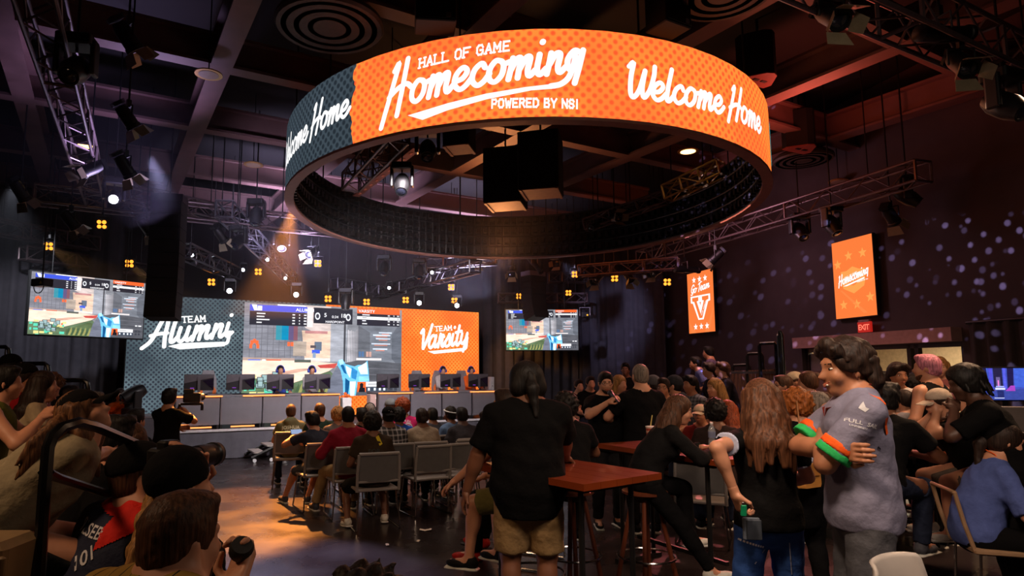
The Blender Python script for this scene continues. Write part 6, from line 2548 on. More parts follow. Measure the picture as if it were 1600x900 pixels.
def rail(label, pts, r=.021, bars=0, drop=.9, name='handrail', flat=1., mat=None):
    P = [Vector(p) for p in pts]
    t = thing(name, label, 'railing', (P[0].x, P[0].y, 0))
    o = Vector((P[0].x, P[0].y, 0))
    MB().tube([p - o for p in P], r, 8, flat=flat).build('tube', mat or K_rail, t, smooth=True)
    for i in range(bars):
        f = (i + .5) / bars * (len(P) - 1)
        k = int(f)
        p = P[k].lerp(P[min(k + 1, len(P) - 1)], f - k) - o
        MB().cyl(p, (p.x, p.y, max(p.z - drop, 0)), r * .35, 6).build('baluster', K_rail, t)
    return t


def P3(px, py, Y):
    return at(px, py, Y)


g0 = P3(60, 905, 2.0)
rail('thick black square handrail arching over the near left spectators', [(g0.x, g0.y, 0), g0, P3(70, 760, 2.05), P3(75, 700, 2.08), P3(82, 682, 2.1), P3(97, 668, 2.13), P3(122, 660, 2.2), P3(150, 667, 2.4), P3(205, 690, 2.75), P3(262, 715, 3.1)], .019)
rail('black flat bar sloping behind the cap wearer in the navy jersey', [P3(72, 738, 2.09), P3(86, 745, 2.25), P3(170, 772, 2.75)], .024, 0, 1.2, 'guard_bar', .55)
for x0, x1, y, Y, l in ((-30, 15, 542, 8.2, 'highest black handrail loop at the far left edge'), (22, 76, 568, 7.6, 'middle black handrail loop over the left spectators'), (88, 137, 594, 7.0, 'lowest black handrail loop in front of the grey drape')):
    a, b = P3(x0, y, Y), P3(x1 - 6, y, Y)
    rail(l, [(a.x, a.y, a.z - .3), (a.x + .0, a.y, a.z - .05), (a.x + .06, a.y, a.z), b, (b.x + .04, b.y, b.z - .03), (b.x + .055, b.y, b.z - .1), (b.x + .055, b.y, .0)], .024, 3, .75)
t = thing('plastic_tub', 'tan plastic seat shell at the bottom left corner behind the railing', 'seat', P3(20, 885, 1.85) * 1)
t.location.z = .0
zz = P3(20, 835, 1.85).z
MB().rbox((-.14, .1, zz - .13), (.2, .2, .2), .04).build('shell', M('tan_seat', (150, 122, 84), .6), t)
MB().rbox((-.08, -.002, zz - .12), (.12, .02, .12), .02).build('recess', M('tan_seat_recess_shade', (118, 94, 62), .6), t)  # raised panel, darker tan stands in for shade inside a recess
for sx in (-1, 1):
    MB().cyl((sx * .06 - .1, .1, 0), (sx * .06 - .1, .1, zz - .22), .02, 8).build('leg', K_black, t)

# ------------------------------------------------------------------ right risers and railings
t = thing('seating_riser', 'carpeted stepped riser along the right wall behind the crowd', 'riser', (0, 0, 0))
K_carpet = M('riser_carpet', (92, 70, 66), .95, var=.2, scale=30, bump=.2)
for i, (x0, z, y0, y1) in enumerate(((2.9, .22, 9.4, 15.4), (3.6, .52, 9.9, 15.0), (4.25, .9, 10.2, 14.6))):
    x1 = wx(y1) - .25
    MB().box(((x0 + x1) / 2, (y0 + y1) / 2, z / 2), (x1 - x0, y1 - y0, z)).build('step', K_carpet, t)
MB().box((0, 0, 0), (3.6, .45, 1.66), rz=WD).build('back_ledge', K_carpet, t, loc=(wx(13.1) - .38, 13.1, .83))
for x, y0, y1, Y, w, l in ((1216, 520, 602, 9.4, 5, 'tall black double post at the end of the right railings'), (1186, 537, 604, 9.8, 26, 'tallest of the three stepped handrail loops on the right riser'), (1167, 553, 604, 10.4, 24, 'middle one of the three stepped handrail loops on the right riser'), (1145, 571, 604, 11.0, 26, 'lowest of the three stepped handrail loops on the right riser')):
    a, b = P3(x, y0, Y), P3(x + w, y0 - 1, Y - .15)
    rail(l, [(a.x, a.y, .0), (a.x, a.y, a.z - .04), (a.x + .02, a.y, a.z), (b.x - .02, b.y, b.z), (b.x, b.y, b.z - .04), (b.x, b.y, 0)], .028, 0)
t = thing('slat_fence', 'low fence of upright brown slats behind the right handrails', 'fence', (0, 0, 0))
for i in range(14):
    p = P3(1138 + i * 5.6, 580 - i * .25, 10.9 - i * .09)
    MB().box((p.x, p.y, p.z / 2), (.045, .02, p.z)).build('slat', M('slat_brown', (110, 78, 64), .7), t)
a, b = P3(1136, 584, 10.92), P3(1214, 580, 9.64)
MB().box((a + b) / 2, ((b - a).length, .02, .04), rz=atan2(b.y - a.y, b.x - a.x)).build('cross_bar', K_black, t)

# ------------------------------------------------------------------ exit sign, monitors at the right edge
t = thing('exit_sign', 'small red lit EXIT sign above the double doors', 'sign', P3(1351.5, 511, 11.05), WD)
MB().rbox((0, 0, 0), (.27, .05, .18), .01).build('case', M('sign_red', (120, 20, 16), .4, emit=(220, 40, 30), strength=.55), t)
MB().box((0, .0, .105), (.22, .05, .04)).build('mount', M('sign_mount', (150, 110, 108), .6), t)
ik_ = Ink()
for ch_, x_ in (('E', -.082), ('X', -.022), ('I', .032), ('T', .078)):
    ik_.text(ch_, x_, -.05, .1, .012, 'CENTER')
ik_.place('lettering', lambda x, y: (x, -.028, y), glow('exit_letters', (255, 120, 96), 1.4), t)

t = thing('console_table', 'dark desk with gaming monitors at the right edge', 'desk', (5.9, 6.9, 0), -.25)
MB().box((.3, .1, .76), (1.9, .7, .04)).build('desk_top', K_dark, t)
for x in (-.6, 1.2):
    MB().box((x, .1, .37), (.05, .6, .74)).build('leg', K_black, t)
a, b = P3(1518, 600, 7.0), P3(1650, 600, 7.0)
zt, zb = P3(1518, 577, 7.).z, P3(1518, 624, 7.).z
t = thing('display_monitor', 'bright monitor with a blue and violet game arena at the right edge', 'monitor', a, -.05)
W_, H_ = .86, .34
MB().rbox((W_ / 2, .03, 0), (W_ + .03, .04, H_ + .03), .01).build('shell', K_black, t)
mb = MB()
cs = []
zc = [0]


def q4(x0, y0, x1, y1, c, x2=None, x3=None):
    zc[0] += 1
    e = -.001 - zc[0] * .0002
    mb.add([(x0 * W_, e, (.5 - y1) * H_), (x1 * W_, e, (.5 - y1) * H_), ((x3 if x3 is not None else x1) * W_, e, (.5 - y0) * H_), ((x2 if x2 is not None else x0) * W_, e, (.5 - y0) * H_)], [(0, 1, 2, 3)])
    cs.append((*lin(c), .5))


q4(0, 0, 1, 1, (58, 72, 168))
q4(0, .0, .2, .7, (66, 96, 196))
q4(.15, 0, .22, .8, (28, 24, 62), .14, .19)
q4(.22, 0, .26, .8, (74, 70, 190))
q4(.27, 0, .38, .6, (34, 30, 62))
q4(.3, .28, .35, .62, (96, 84, 130))
q4(.318, .38, .332, .6, (230, 120, 200))
q4(.39, 0, .42, .8, (80, 84, 206))
q4(.43, 0, .5, .8, (30, 24, 66), .44, .52)
q4(.52, 0, 1, .6, (60, 88, 190))
q4(.0, .66, 1, 1, (52, 64, 140))
q4(.18, .55, .28, .72, (150, 60, 170), .18, .21)
q4(.4, .55, .52, .72, (150, 60, 170), .47, .52)
q4(.28, .62, .4, .68, (196, 200, 236))
q4(.29, .56, .39, .6, (150, 160, 220))
q4(.0, .48, .05, .5, (220, 224, 240))
q4(.3, .7, .38, .95, (34, 40, 96))
q4(.26, .93, .38, .95, (200, 204, 236))
o = mb.build('arena_picture', vcol('screen_picture'), t)
ca = o.data.color_attributes.new('Col', 'FLOAT_COLOR', 'CORNER')
uv = o.data.uv_layers.new(name='UVMap')
for pl in o.data.polygons:
    for li in pl.loop_indices:
        ca.data[li].color = cs[pl.index]
        v = o.data.vertices[o.data.loops[li].vertex_index].co
        uv.data[li].uv = (v.x * 3, v.z * 3)
MB().box((.36, .05, -.28), (.06, .03, .28)).build('stand_neck', K_mon, t)
MB().box((.36, .05, a.z * -1 + .785), (.26, .18, .015)).build('stand_foot', K_mon, t)
p = P3(1600, 632, 6.2)
t = thing('gaming_monitor', 'grey monitor seen from behind at the right edge, in front of the blue arena picture', 'monitor', (p.x, p.y, .78), -.2)
MB().rbox((.05, 0, .38), (.5, .03, .3), .012).build('shell', M('grey_monitor_back', (92, 86, 86), .45), t)
MB().box((.05, .0, .14), (.06, .03, .28)).build('stand_neck', K_mon, t)
MB().box((.05, 0, .01), (.24, .16, .015)).build('stand_foot', K_mon, t)
for i, (x, y, c) in enumerate(((1573, 646, (150, 40, 34)), (1585, 655, (40, 36, 38)), (1590, 668, (50, 44, 44)))):
    p = P3(x, y, 6.15)
    t = thing('boxed_device', ('small box with a red patch on the desk at the right edge', 'small dark box stacked under the red patched one', 'lowest dark box with pale print at the right edge')[i], 'box', (p.x, p.y, .78 + .1 * (2 - i) + .051), -.2)
    MB().rbox((0, 0, 0), (.22, .14, .098), .01).build('box', M('carton_dark', (44, 38, 38), .6), t)
    MB().box((-.03, -.072, .01), (.1, .004, .04)).build('print', M('carton_print%d' % i, c if i == 0 else (170, 164, 160), .6), t)
# paper scraps on the floor
for i, (x, y) in enumerate(((664, 829), (652, 847), (606, 853))):
    p = onz(x, y, .004)
    t = thing('paper_scrap', ('white torn paper scrap on the dark floor in the middle', 'tiny paper scrap right of the other tiny one on the floor', 'tiny paper scrap farthest left on the floor')[i], 'litter', p, i)
    s = .055 if i == 0 else .025
    MB().rings([[(x_ * s, y_ * s * .6, .004 + .01 * abs(x_)) for y_ in (-1, 1)] for x_ in (-1, 0, 1.2)], cap=False, close=False).build('paper', M('scrap_paper', (205, 190, 175), .9), t)
# ------------------------------------------------------------------ the people
C = CLOTH


def lp_(p, px, py, Y):
    """picture place at a depth, in the person's own frame"""
    w = at(px, py, Y) - p.root.location
    a = p.root.rotation_euler.z
    return Vector((w.x * cos(a) + w.y * sin(a), -w.x * sin(a) + w.y * cos(a), w.z))


BLK = C('black_tee', (10, 9, 10))
BLK2 = C('black_shirt', (13, 12, 14))
KH = C('khaki', (150, 122, 84))
OLV = C('olive_shorts', (112, 106, 62))
DNM = C('blue_denim', (54, 88, 160))
DDN = C('dark_denim', (34, 40, 58))
GRY = C('grey_tee', (106, 98, 96))
SNK = [C('white_sneaker', (205, 200, 190), .6), M('white_sole', (200, 198, 190), .6)]
GSN = [C('grey_sneaker', (66, 66, 72), .6), M('white_sole', (200, 198, 190), .6)]


def seated(label, px, py, Y, yaw=0, chair=True, clabel=None, stool=None, **k):
    k.setdefault('hunch', 12)
    k.setdefault('lean', 4)
    p = person(label, px, py, Y, yaw, 'sit', **k)
    c = world(p, (0, .0, 0))
    if stool:
        bar_stool(c, radians(yaw) + .4, stool, k.get('seat', .72))
    elif chair:
        c = world(p, (0, .03, 0))
        chair_at(c, radians(yaw), clabel or 'grey stacking chair under the ' + label.replace('person', 'spectator'))
    return p


# ---- near the camera, on the right
jm = person('smiling person in a grey and orange jersey standing with folded arms', 1316, 527, 3.05, 74, 'stand', head=(12, 6, 0), g=1.02, hair='mid', hairc='dark', skin='tan', face='smile',
            lh=('px', 1287, 668, 3.16), rh=('px', 1310, 704, 2.95), le=(-1, .35, -.8), re_=(.3, .9, -.6), neckk=-.35, lpalm=(0, -1, .2), rpalm=(.3, -1, 0), lcurl=.5, rcurl=.6, hem=-.04, shoulder=.93,
            topc=C('grey_jersey', (122, 120, 142), .7), bottom='jeans', botc=C('grey_jeans', (82, 82, 88)), sleeve=.84, shoec=SNK)
wm = person('long haired person in a black ringer tee and blue jeans seen from behind', 1186, 590, 3.5, -6, 'stand', fem=True, hair='longback', hairc='midbrown', skin='fair', head=(4, 4, 0),
            lh=('px', 1148, 770, 3.3), le=(-.7, -1, -.4), rh=(.12, .3, 1.0), re_=(.8, -.3, -.3), lcurl=1.0, lpalm=(1, .3, 0), topc=C('black_ringer_tee', (14, 13, 14)), hem=-.02, sleeve=.55, bottom='slim', botc=DNM, shoec=SNK, g=1.02)
bg = person('big person in black tee and khaki shorts leaning a hand on the table', 820, 563, 4.25, -4, 'stand', g=1.42, hair='pony', hairc='black', skin='brown', head=(14, 8, 0), hunch=6,
            rh=('px', 884, 716, 4.6), re_=(.6, -.3, -1), neckk=.1, rcurl=.1, rpalm=(0, 0, -1), lh=(-.4, .1, .86), le=(-.9, -.6, 0), headk=1.1, bottom='shorts', botc=KH, sleeve=.85, hem=-.17, shoec=[BLK, K_black], shoulder=1.22)
st1 = seated('person in olive shorts on a stool left of the big standing one', 792, 606, 4.75, 62, stool='wooden bar stool under the olive shorts', seat=.72, lean=12, hair='short', skin='fair', feetz=.27, bottom='shorts', botc=OLV,
             rh=(.12, .42, .86), lh=('px', 706, 756, 4.75), lf=(-.17, .42, .33), rf=(.2, .36, .3), lpalm=(0, 0, -1), g=1.1)
seated('person with red shoes leaning forward, half hidden behind the olive shorts', 768, 640, 5.9, 66, lean=30, hair='short', topc=GRY, bottom='trousers', botc=BLK, skin='fair', seat=.44, shoec=[C('red_shoe', (170, 36, 30), .5), K_black], rh=(.1, .4, 1.0), lh=(-.1, .4, .95), lf=(-.15, .5, .08), rf=(.15, .55, .12), clabel='grey stacking chair under the person with red shoes')
seated('dark clad person on a stool right of the big person, seen from behind', 884, 612, 5.2, 6, stool='wooden bar stool under the dark clad person', seat=.74, hair='curly', hairc='black', skin='brown', topc=BLK2, bottom='trousers', feetz=.27, g=1.2, lh=(-.2, .38, .95), rh=(.2, .38, .95))
bl = seated('person in a dark blazer with long brown hair turned to the right over the table', 1064, 616, 5.05, -88, stool='wooden bar stool under the person in the blazer', seat=.74, lean=16, hunch=20, head=(-14, 12, 0), fem=True, face=True, hair='long', hairc='brown', skin='fair', top='blazer',
            topc=C('charcoal_blazer', (19, 18, 19), .85), bottom='slim', botc=BLK2, feetz=.08, lh=(-.12, .5, 1.04), rh=(.1, .52, 1.04), le=(-.8, -.1, -.6), re_=(.8, -.1, -.6), lf=(-.14, .4, .35), rf=(.16, .5, .085), shoec=SNK)
mm = person('bearded person with glasses speaking into a handheld microphone', 946, 579, 7.0, 187, 'stand', g=1.25, hair='short', hairc='black', beard='dark', glasses=True, face=True, skin='fair', head=(-8, 8, 0), topc=BLK, bottom='trousers', rh=('px', 950, 629, 6.72), re_=(.9, .1, -.8), rcurl=1.1, sleeve=.7)
mk = person('balding person in a black polo seen from behind beside the microphone holder', 1000, 567, 6.8, 8, 'stand', g=1.15, hair='buzz', hairc='grey', skin='fair', topc=BLK2, bottom='trousers', lh=(-.2, .28, 1.1), le=(-.9, -.4, -.3), rh=(.2, .3, 1.1), re_=(.9, -.4, -.3), sleeve=.75)
gg = person('curly ginger haired person in a long black dress with a yellow shoulder bag', 1240, 603, 4.75, 6, 'stand', fem=True, hair='curly', hairc='ginger', skin='fair', head=(20, 6, 0), topc=BLK2, bottom='trousers', botc=BLK2, g=1.15, hem=-.3, lh=(-.1, .3, 1.0), rh=(.12, .3, 1.0))
gh = person('grey haired person with dark glasses pushed up on the head, behind the jersey', 1276, 610, 5.0, 24, 'sit', seat=.72, feetz=.27, hair='short', hairc='grey', skin='fair', topc=BLK, g=1.25, lh=(-.15, .4, 1.0), rh=(.15, .4, 1.0))

# ---- right tables
person('person in a black tee leaning over the right table beside the jersey', 1383, 598, 5.1, -52, 'sit', seat=.74, feetz=.27, lean=34, head=(0, 4, 0), hair='messy', hairc='black', skin='brown', topc=BLK, bottom='jeans', botc=DDN, g=1.1, lh=(-.1, .56, 1.0), rh=(.1, .56, 1.0), le=(-.8, 0, -.5), re_=(.8, 0, -.5), shoec=GSN)
person('pale capped person in black resting the mouth on a hand at the right', 1462, 606, 5.55, 82, 'sit', seat=.74, feetz=.27, lean=22, hunch=14, head=(4, 10, 0), hair='short', hairc='dark', hat='cap', hatc=C('pale_cap', (186, 168, 150)), skin='fair', face=True, topc=BLK, bottom='shorts', botc=C('grey_shorts', (110, 100, 92)), g=1.3, lh=(-.05, .36, 1.30), rh=(.02, .34, 1.3), le=(-.6, .3, -1), re_=(.6, .3, -1), lcurl=1.2, rcurl=1.2, shoec=SNK)
person('tall person with dreadlocks in a black tee, hand to the face, at the right', 1500, 571, 4.75, 62, 'stand', hunch=16, lean=6, head=(6, 14, 0), hair='dreads', hairc='black', skin='dark', topc=BLK, bottom='trousers', g=1.15, lh=(-.03, .3, 1.36), le=(-.8, .4, -.9), rh=(.06, .3, 1.28), re_=(.8, .4, -.9), lcurl=1.2, rcurl=1.2, sleeve=.85)
bt = person('person in a blue tee with an orange lanyard seated at the right edge', 1574, 660, 4.55, -108, 'sit', seat=.44, fem=True, hair='pony', hairc='dark', skin='fair', head=(-6, 12, 0), hunch=14, lean=8, topc=C('blue_tee', (78, 92, 150)), bottom='trousers', botc=BLK, g=1.16, sleeve=.95, lh=(-.12, .42, .72), rh=(.12, .42, .72))
t_ = [o for o in SC.objects if o.name.startswith('cafe_chair')][0]
t_.location = world(bt, (0, .13, 0))
t_.location.z = 0
t_.rotation_euler.z = bt.root.rotation_euler.z
ws = person('person in a white tee with an orange lanyard facing the camera by the doors', 1403, 566, 7.0, 172, 'stand', face=True, hair='mid', hairc='dark', skin='tan', head=(0, 8, 0), topc=C('white_tee', (196, 190, 186)), bottom='trousers', rh=(.12, .32, 1.2), lh=(-.1, .3, 1.15))
person('person with swept black hair and glasses in front of the left door', 1374, 579, 7.4, 230, 'stand', face=True, glasses=True, hair='short', hairc='black', skin='tan', topc=BLK2)
person('person in a tan bucket hat behind the jersey shoulder', 1357, 588, 6.6, 20, 'stand', hair='short', hat='bucket', hatc=C('tan_hat', (150, 128, 96)), skin='fair', topc=GRY)
person('bearded person with dyed pink hair in a black tank top, seen from behind', 1448, 552, 6.3, 26, 'stand', top='tank', hair='short', hairc='pink', beard='brown', skin='fair', head=(24, 0, 0), g=1.2, lh=(-.3, .2, 1.0), topc=BLK, bottom='trousers', rh=(.3, .2, 1.0))
person('curly dark haired person between the white tee and the tank top', 1424, 582, 7.8, 10, 'stand', hair='curly', hairc='black', skin='tan', topc=C('pale_jersey', (120, 118, 126)))
person('fair haired person with a red bow behind the tank top', 1466, 556, 8.2, 150, 'stand', fem=True, hair='long', hairc='blond', skin='pale', topc=C('rose_tee', (150, 90, 90)), face=True)
person('person in a light grey jersey with an orange stripe behind the table', 1412, 612, 6.6, 30, 'sit', seat=.72, hair='short', skin='fair', topc=C('pale_jersey', (120, 118, 126)))

# ---- crowd in the middle distance at the right
CR = [  # label, px, py, Y, yaw, kwargs
    ('person in a black printed tee seated farthest left by the drape', 904, 592, 12.4, 195, dict(seat=.6, topc=BLK, hair='short', skin='fair', face=True)),
    ('short haired person in a black tee seated left of the microphone holder', 922, 587, 12.0, 190, dict(seat=.66, topc=BLK, hair='short', skin='fair', face=True)),
    ('blond long haired person between the microphone and the balding head', 967, 585, 9.6, -150, dict(seat=.66, fem=True, hair='long', hairc='blond', skin='fair', topc=C('mauve_top', (112, 78, 84)))),
    ('person in dark clothes standing against the far wall', 977, 566, 12.6, 160, dict(pose='stand', hair='short', hairc='black', skin='brown', topc=BLK2, face=True)),
    ('person in a grey beanie just right of the balding head', 1020, 586, 9.4, 30, dict(seat=.66, hat='beanie', hatc=C('grey_beanie', (96, 96, 100)), topc=GRY)),
    ('person with glasses looking down right of the balding head', 1036, 589, 8.2, 150, dict(seat=.7, hair='short', hairc='dark', glasses=True, face=True, skin='tan', topc=BLK)),
    ('person in a dark hooded jacket right of the one with glasses', 1053, 586, 9.0, 60, dict(seat=.66, top='hoodie', topc=C('slate_hoodie', (52, 54, 60)), hair='short', hairc='black', hat='beanie', hatc=C('slate_hoodie', (52, 54, 60)))),
    ('person in a pale plaid shirt in the middle of the crowd', 1078, 586, 9.6, 120, dict(seat=.66, hair='mid', hairc='black', topc=stripes('pale_plaid', (120, 126, 134), (40, 46, 56), 'xz', .05, .4), skin='tan')),
    ('person in a blue tee on the riser leaning on the elbows', 1087, 556, 11.6, 75, dict(seat=1.14, feetz=.7, hair='short', hairc='black', skin='fair', face=True, lean=22, topc=C('riser_blue_tee', (96, 104, 160)))),  # tee in one even blue
    ('person in a grey jersey highest on the riser', 1107, 540, 12.0, 60, dict(seat=1.3, feetz=.9, hair='short', hairc='black', skin='fair', face=True, topc=C('plum_jersey', (100, 84, 112)), g=1.15)),
    ('person in a dark suit and white shirt looking left', 1108, 566, 10.4, 90, dict(seat=.95, feetz=.52, hair='mid', hairc='dark', top='blazer', topc=C('dark_suit', (30, 26, 32)), skin='fair', face=True)),
    ('person in a dark suit right of the other suit', 1129, 565, 10.2, 80, dict(seat=.95, feetz=.52, hair='mid', hairc='brown', top='blazer', topc=C('dark_suit', (30, 26, 32)), skin='fair', face=True)),
    ('blond long haired person in red looking left', 1117, 590, 8.6, 110, dict(seat=.66, fem=True, hair='long', hairc='blond', skin='fair', face=True, topc=C('deep_red_top', (120, 34, 30)), rh=(0, .3, 1.1))),
    ('person in a pale baseball cap beyond the blazer', 1094, 631, 7.4, 140, dict(seat=.5, hat='cap', hatc=C('cream_cap', (196, 176, 150)), skin='tan', topc=C('deep_red_top', (120, 34, 30)), face=True)),
    ('dark haired person seen from behind on a chair beyond the blazer', 1117, 620, 6.7, -10, dict(seat=.5, hair='curly', hairc='black', skin='brown', topc=C('brown_tee', (48, 36, 34)))),
    ('person with auburn hair right of the dark haired one, seen from behind', 1136, 624, 7.0, 10, dict(seat=.52, hair='long', fem=True, hairc='red', skin='fair', topc=C('brown_tee', (48, 36, 34)))),
    ('bearded person with a cap looking left behind the curly ginger hair', 1241, 580, 7.6, 84, dict(pose='stand', hat='capback', hatc=C('cream_cap', (196, 176, 150)), hair='short', hairc='brown', beard='brown', skin='fair', topc=C('brown_tee', (48, 36, 34)))),
    ('person with glasses looking left at the edge of the long brown hair', 1224, 585, 7.4, 80, dict(pose='stand', hair='short', hairc='brown', glasses=True, face=True, skin='fair', topc=BLK2)),
    ('person with brown hair in a bun left of the jersey', 1262, 579, 7.2, 60, dict(pose='stand', hair='bun', fem=True, hairc='brown', skin='fair', topc=BLK)),
    ('person in teal low behind the jersey elbow', 1291, 612, 7.8, 30, dict(pose='stand', hair='short', hairc='brown', skin='fair', topc=C('teal_tee', (50, 90, 120)))),
]
for l, x, y, Y, yw, k in CR:
    k = dict(k)
    ps = k.pop('pose', 'sit')
    if ps == 'sit':
        k.setdefault('hunch', 12)
    k.setdefault('bottom', 'trousers')
    k.setdefault('botc', DDN)
    person(l, x, y, Y, yw, ps, **k)

# ---- audience on the chairs in front of the stage
hood = seated('person in an olive green hoodie at the left end of the audience', 455, 631, 9.5, 17, top='hoodie', topc=C('olive_hoodie', (104, 104, 78)), hair='short', hairc='brown', skin='fair', bottom='trousers', botc=DDN, clabel='grey stacking chair under the green hoodie')
nv = seated('person in a dark navy tee and grey shorts bent over a phone', 487, 643, 8.2, 30, lean=18, hair='messy', hairc='black', skin='tan', head=(20, 14, 0), topc=C('navy_tee', (40, 42, 54)), bottom='shorts', botc=C('slate_shorts', (64, 68, 80)), lh=(-.22, .42, .82), rh=(-.1, .42, .8), lf=(-.28, .46, .09), rf=(-.02, .36, .08), shoec=GSN, clabel='grey stacking chair under the navy tee')
seated('person in a dark green shirt behind the navy tee', 500, 629, 9.2, 22, hair='short', hairc='brown', skin='fair', topc=C('bottle_green', (34, 52, 44)), clabel='grey stacking chair under the dark green shirt')
seated('person with blond curls in the second row', 528, 636, 9.0, 23, hair='curly', hairc='blond', skin='fair', topc=GRY, clabel='grey stacking chair under the blond curls')
seated('person in a maroon sweater and tan trousers with cropped hair', 544, 633, 7.7, 24, top='long', topc=C('maroon_sweater', (134, 28, 48)), hair='buzz', hairc='black', skin='tan', bottom='trousers', botc=KH, lh=(-.24, .34, .66), lf=(-.3, .42, .08), g=1.15, shoec=GSN, clabel='grey stacking chair under the maroon sweater')
yp = seated('dark haired person in a black tee with yellow print between maroon and afro', 566, 637, 8.7, 24, hair='messy', hairc='black', skin='brown', topc=BLK, clabel='grey stacking chair under the yellow printed tee')
seated('person with grey hair and a headset near the stage', 578, 629, 9.6, 25, hair='short', hairc='grey', skin='fair', hat='headphones', hatc=K_black, topc=GRY, clabel='grey stacking chair under the headset wearer')
af = seated('person with a dark afro in a brown tee and white sneakers, nearest of the audience', 582, 640, 7.15, 22, hair='afro', hairc='black', skin='brown', topc=C('brown_printed_tee', (58, 46, 36)), bottom='shorts', botc=BLK, g=1.12, lf=(-.26, .1, .08), rf=(.16, .15, .08), shoec=SNK, clabel='grey stacking chair under the afro, nearest of the audience')
cp = seated('person in a black backward cap and grey plaid shirt', 607, 634, 8.0, 24, hat='capback', hair='buzz', hairc='black', skin='brown', top='long', topc=stripes('dark_plaid', (40, 38, 40), (170, 166, 168), 'xz', .062, .3), g=1.15, clabel='grey stacking chair under the plaid shirt')
seated('person in a grey cap behind the plaid shirt', 610, 622, 9.7, 25, hat='cap', hatc=C('grey_cap', (112, 116, 118)), hair='short', hairc='brown', topc=GRY, clabel='grey stacking chair under the grey cap')
bb = seated('person in a bright blue tee right of the plaid shirt', 623, 636, 8.8, 23, hair='curly', hairc='black', skin='brown', topc=C('bright_blue_tee', (44, 92, 200)), clabel='grey stacking chair under the bright blue tee')
pk = seated('person with red curls in a pink printed tee', 629, 619, 9.5, 34, hair='curly', hairc='red', skin='fair', topc=C('pink_tee', (214, 48, 110)), clabel='grey stacking chair under the pink tee')
seated('person with braided hair in a beige tee', 659, 637, 8.2, 24, hair='braids', hairc='dark', skin='brown', topc=C('beige_tee', (150, 134, 116)), g=1.2, clabel='grey stacking chair under the beige tee')
seated('person in a dark grey tee behind the braided hair', 676, 644, 9.0, 24, hair='short', hairc='black', skin='brown', topc=C('charcoal_tee', (66, 66, 72)), clabel='grey stacking chair under the dark grey tee')
seated('person with a white headband in a light blue tee', 704, 634, 9.0, 32, hat='headband', hatc=C('white_band', (220, 220, 222)), fem=True, hair='braids', hairc='black', skin='brown', head=(20, 0, 0), topc=C('light_blue_tee', (100, 126, 164)), clabel='grey stacking chair under the light blue tee')
seated('person with cropped hair in a dark tee at the right end of the audience', 722, 635, 8.5, 24, hair='short', hairc='black', skin='dark', topc=C('dark_slate_tee', (56, 54, 60)), g=1.1, clabel='grey stacking chair at the right end of the audience, occupied')
for x, y, Y, a, l in ((663, 703, 7.5, 29, 'empty grey stacking chair in the front row right of the afro'), (712, 702, 7.75, 29, 'empty grey stacking chair second right of the afro'), (725, 688, 8.3, 29, 'empty grey stacking chair behind the second empty one')):
    q = at(x, y, Y)
    chair_at((q.x, q.y + .24), radians(a), l)

# ---- players and hosts on the stage
pl = [('player with a blue headset behind the third monitor', 438, 577, 1.2, 'black', C('blue_top', (60, 80, 170))), ('player in white behind the monitor left of the gap', 487, 590, 1.2, 'dark', C('white_tee', (196, 190, 186))),
      ('player with a blue headset in a white top right of the gap', 692, 585, 1.2, 'black', C('white_tee', (196, 190, 186))), ('player with orange sleeves and a headset near the right end', 736, 589, 1.2, 'dark', C('orange_sleeve', (240, 110, 40)))]
for l, x, y, w, hc, tc in pl:
    s, z = onw(x, y, w)
    q = sw(s, w)
    person(l, x, y, q.y, 180 + 29, 'sit', seat=1.04, feetz=.56, hair='short', hairc=hc, hat='headphones', hatc=M('blue_headset', (40, 70, 190), .4), top='long', topc=tc, skin='fair', bottom='trousers')
ho = person('curly haired host in an orange jacket with a microphone left of the stage', 188, 606, 11.4, 190, 'sit', seat=.56, fem=True, hair='long', hairc='dark', skin='fair', face=True, top='blazer', topc=C('orange_jacket', (240, 110, 40)), rh=('px', 189, 630, 11.1), re_=(.7, .2, -.8), rcurl=1.2)
person('second host in orange mostly hidden left of the curly haired host', 157, 626, 11.0, 150, 'sit', seat=.5, hair='short', hat='cap', hatc=C('grey_cap', (112, 116, 118)), skin='pale', face=True, top='blazer', topc=C('red_orange_jacket', (225, 70, 40)))
co = person('camera operator in black seen from behind in front of the stage', 265, 607, 7.6, -14, 'stand', hair='messy', hairc='black', skin='tan', topc=BLK, rh=('px', 291, 643, 7.85), re_=(.9, -.2, -.6), lh=('px', 280, 668, 7.95), g=1.12, rcurl=1., sleeve=.75)

# ---- left benches
lw_ = person('person with long light hair in a dark cap and stone coloured tee, back turned', 108, 612, 2.75, -60, 'sit', seat=.92, feetz=.45, lean=30, hunch=20, fem=True, hair='longback', hairc='lightbrown', hat='cap', skin='fair', head=(-20, -30, 0), topc=C('stone_tee', (150, 138, 112)), bottom='jeans', botc=C('black_jeans', (24, 24, 26)), g=1.3, sleeve=.9, headk=.92, rh=('px', 170, 705, 3.15), lh=('px', 150, 715, 3.2))
nj = person('person in a black cap and a navy jersey with red shoulders, back turned', 213, 688, 2.75, -28, 'sit', seat=.46, lean=14, hunch=12, hat='cap', hair='short', hairc='brown', skin='fair', head=(-30, -6, 0), neckk=-.4, topc=C('navy_jersey', (38, 42, 62), .7), g=1.12, sleeve=.9, bottom='trousers')
ph = person('photographer in black headwear with a fair ponytail, half hidden behind the cropped head', 277, 698, 2.2, -30, 'sit', seat=.5, hair=None, fem=True, hairc='blond', hat='beanie', hatc=C('black_band', (18, 18, 20)), skin='fair', head=(-8, -4, 0), topc=BLK2, rh=('px', 300, 752, 2.38), lh=('px', 306, 758, 2.46), re_=(.3, .1, -1), le=(-.3, .1, -1), bottom='trousers')
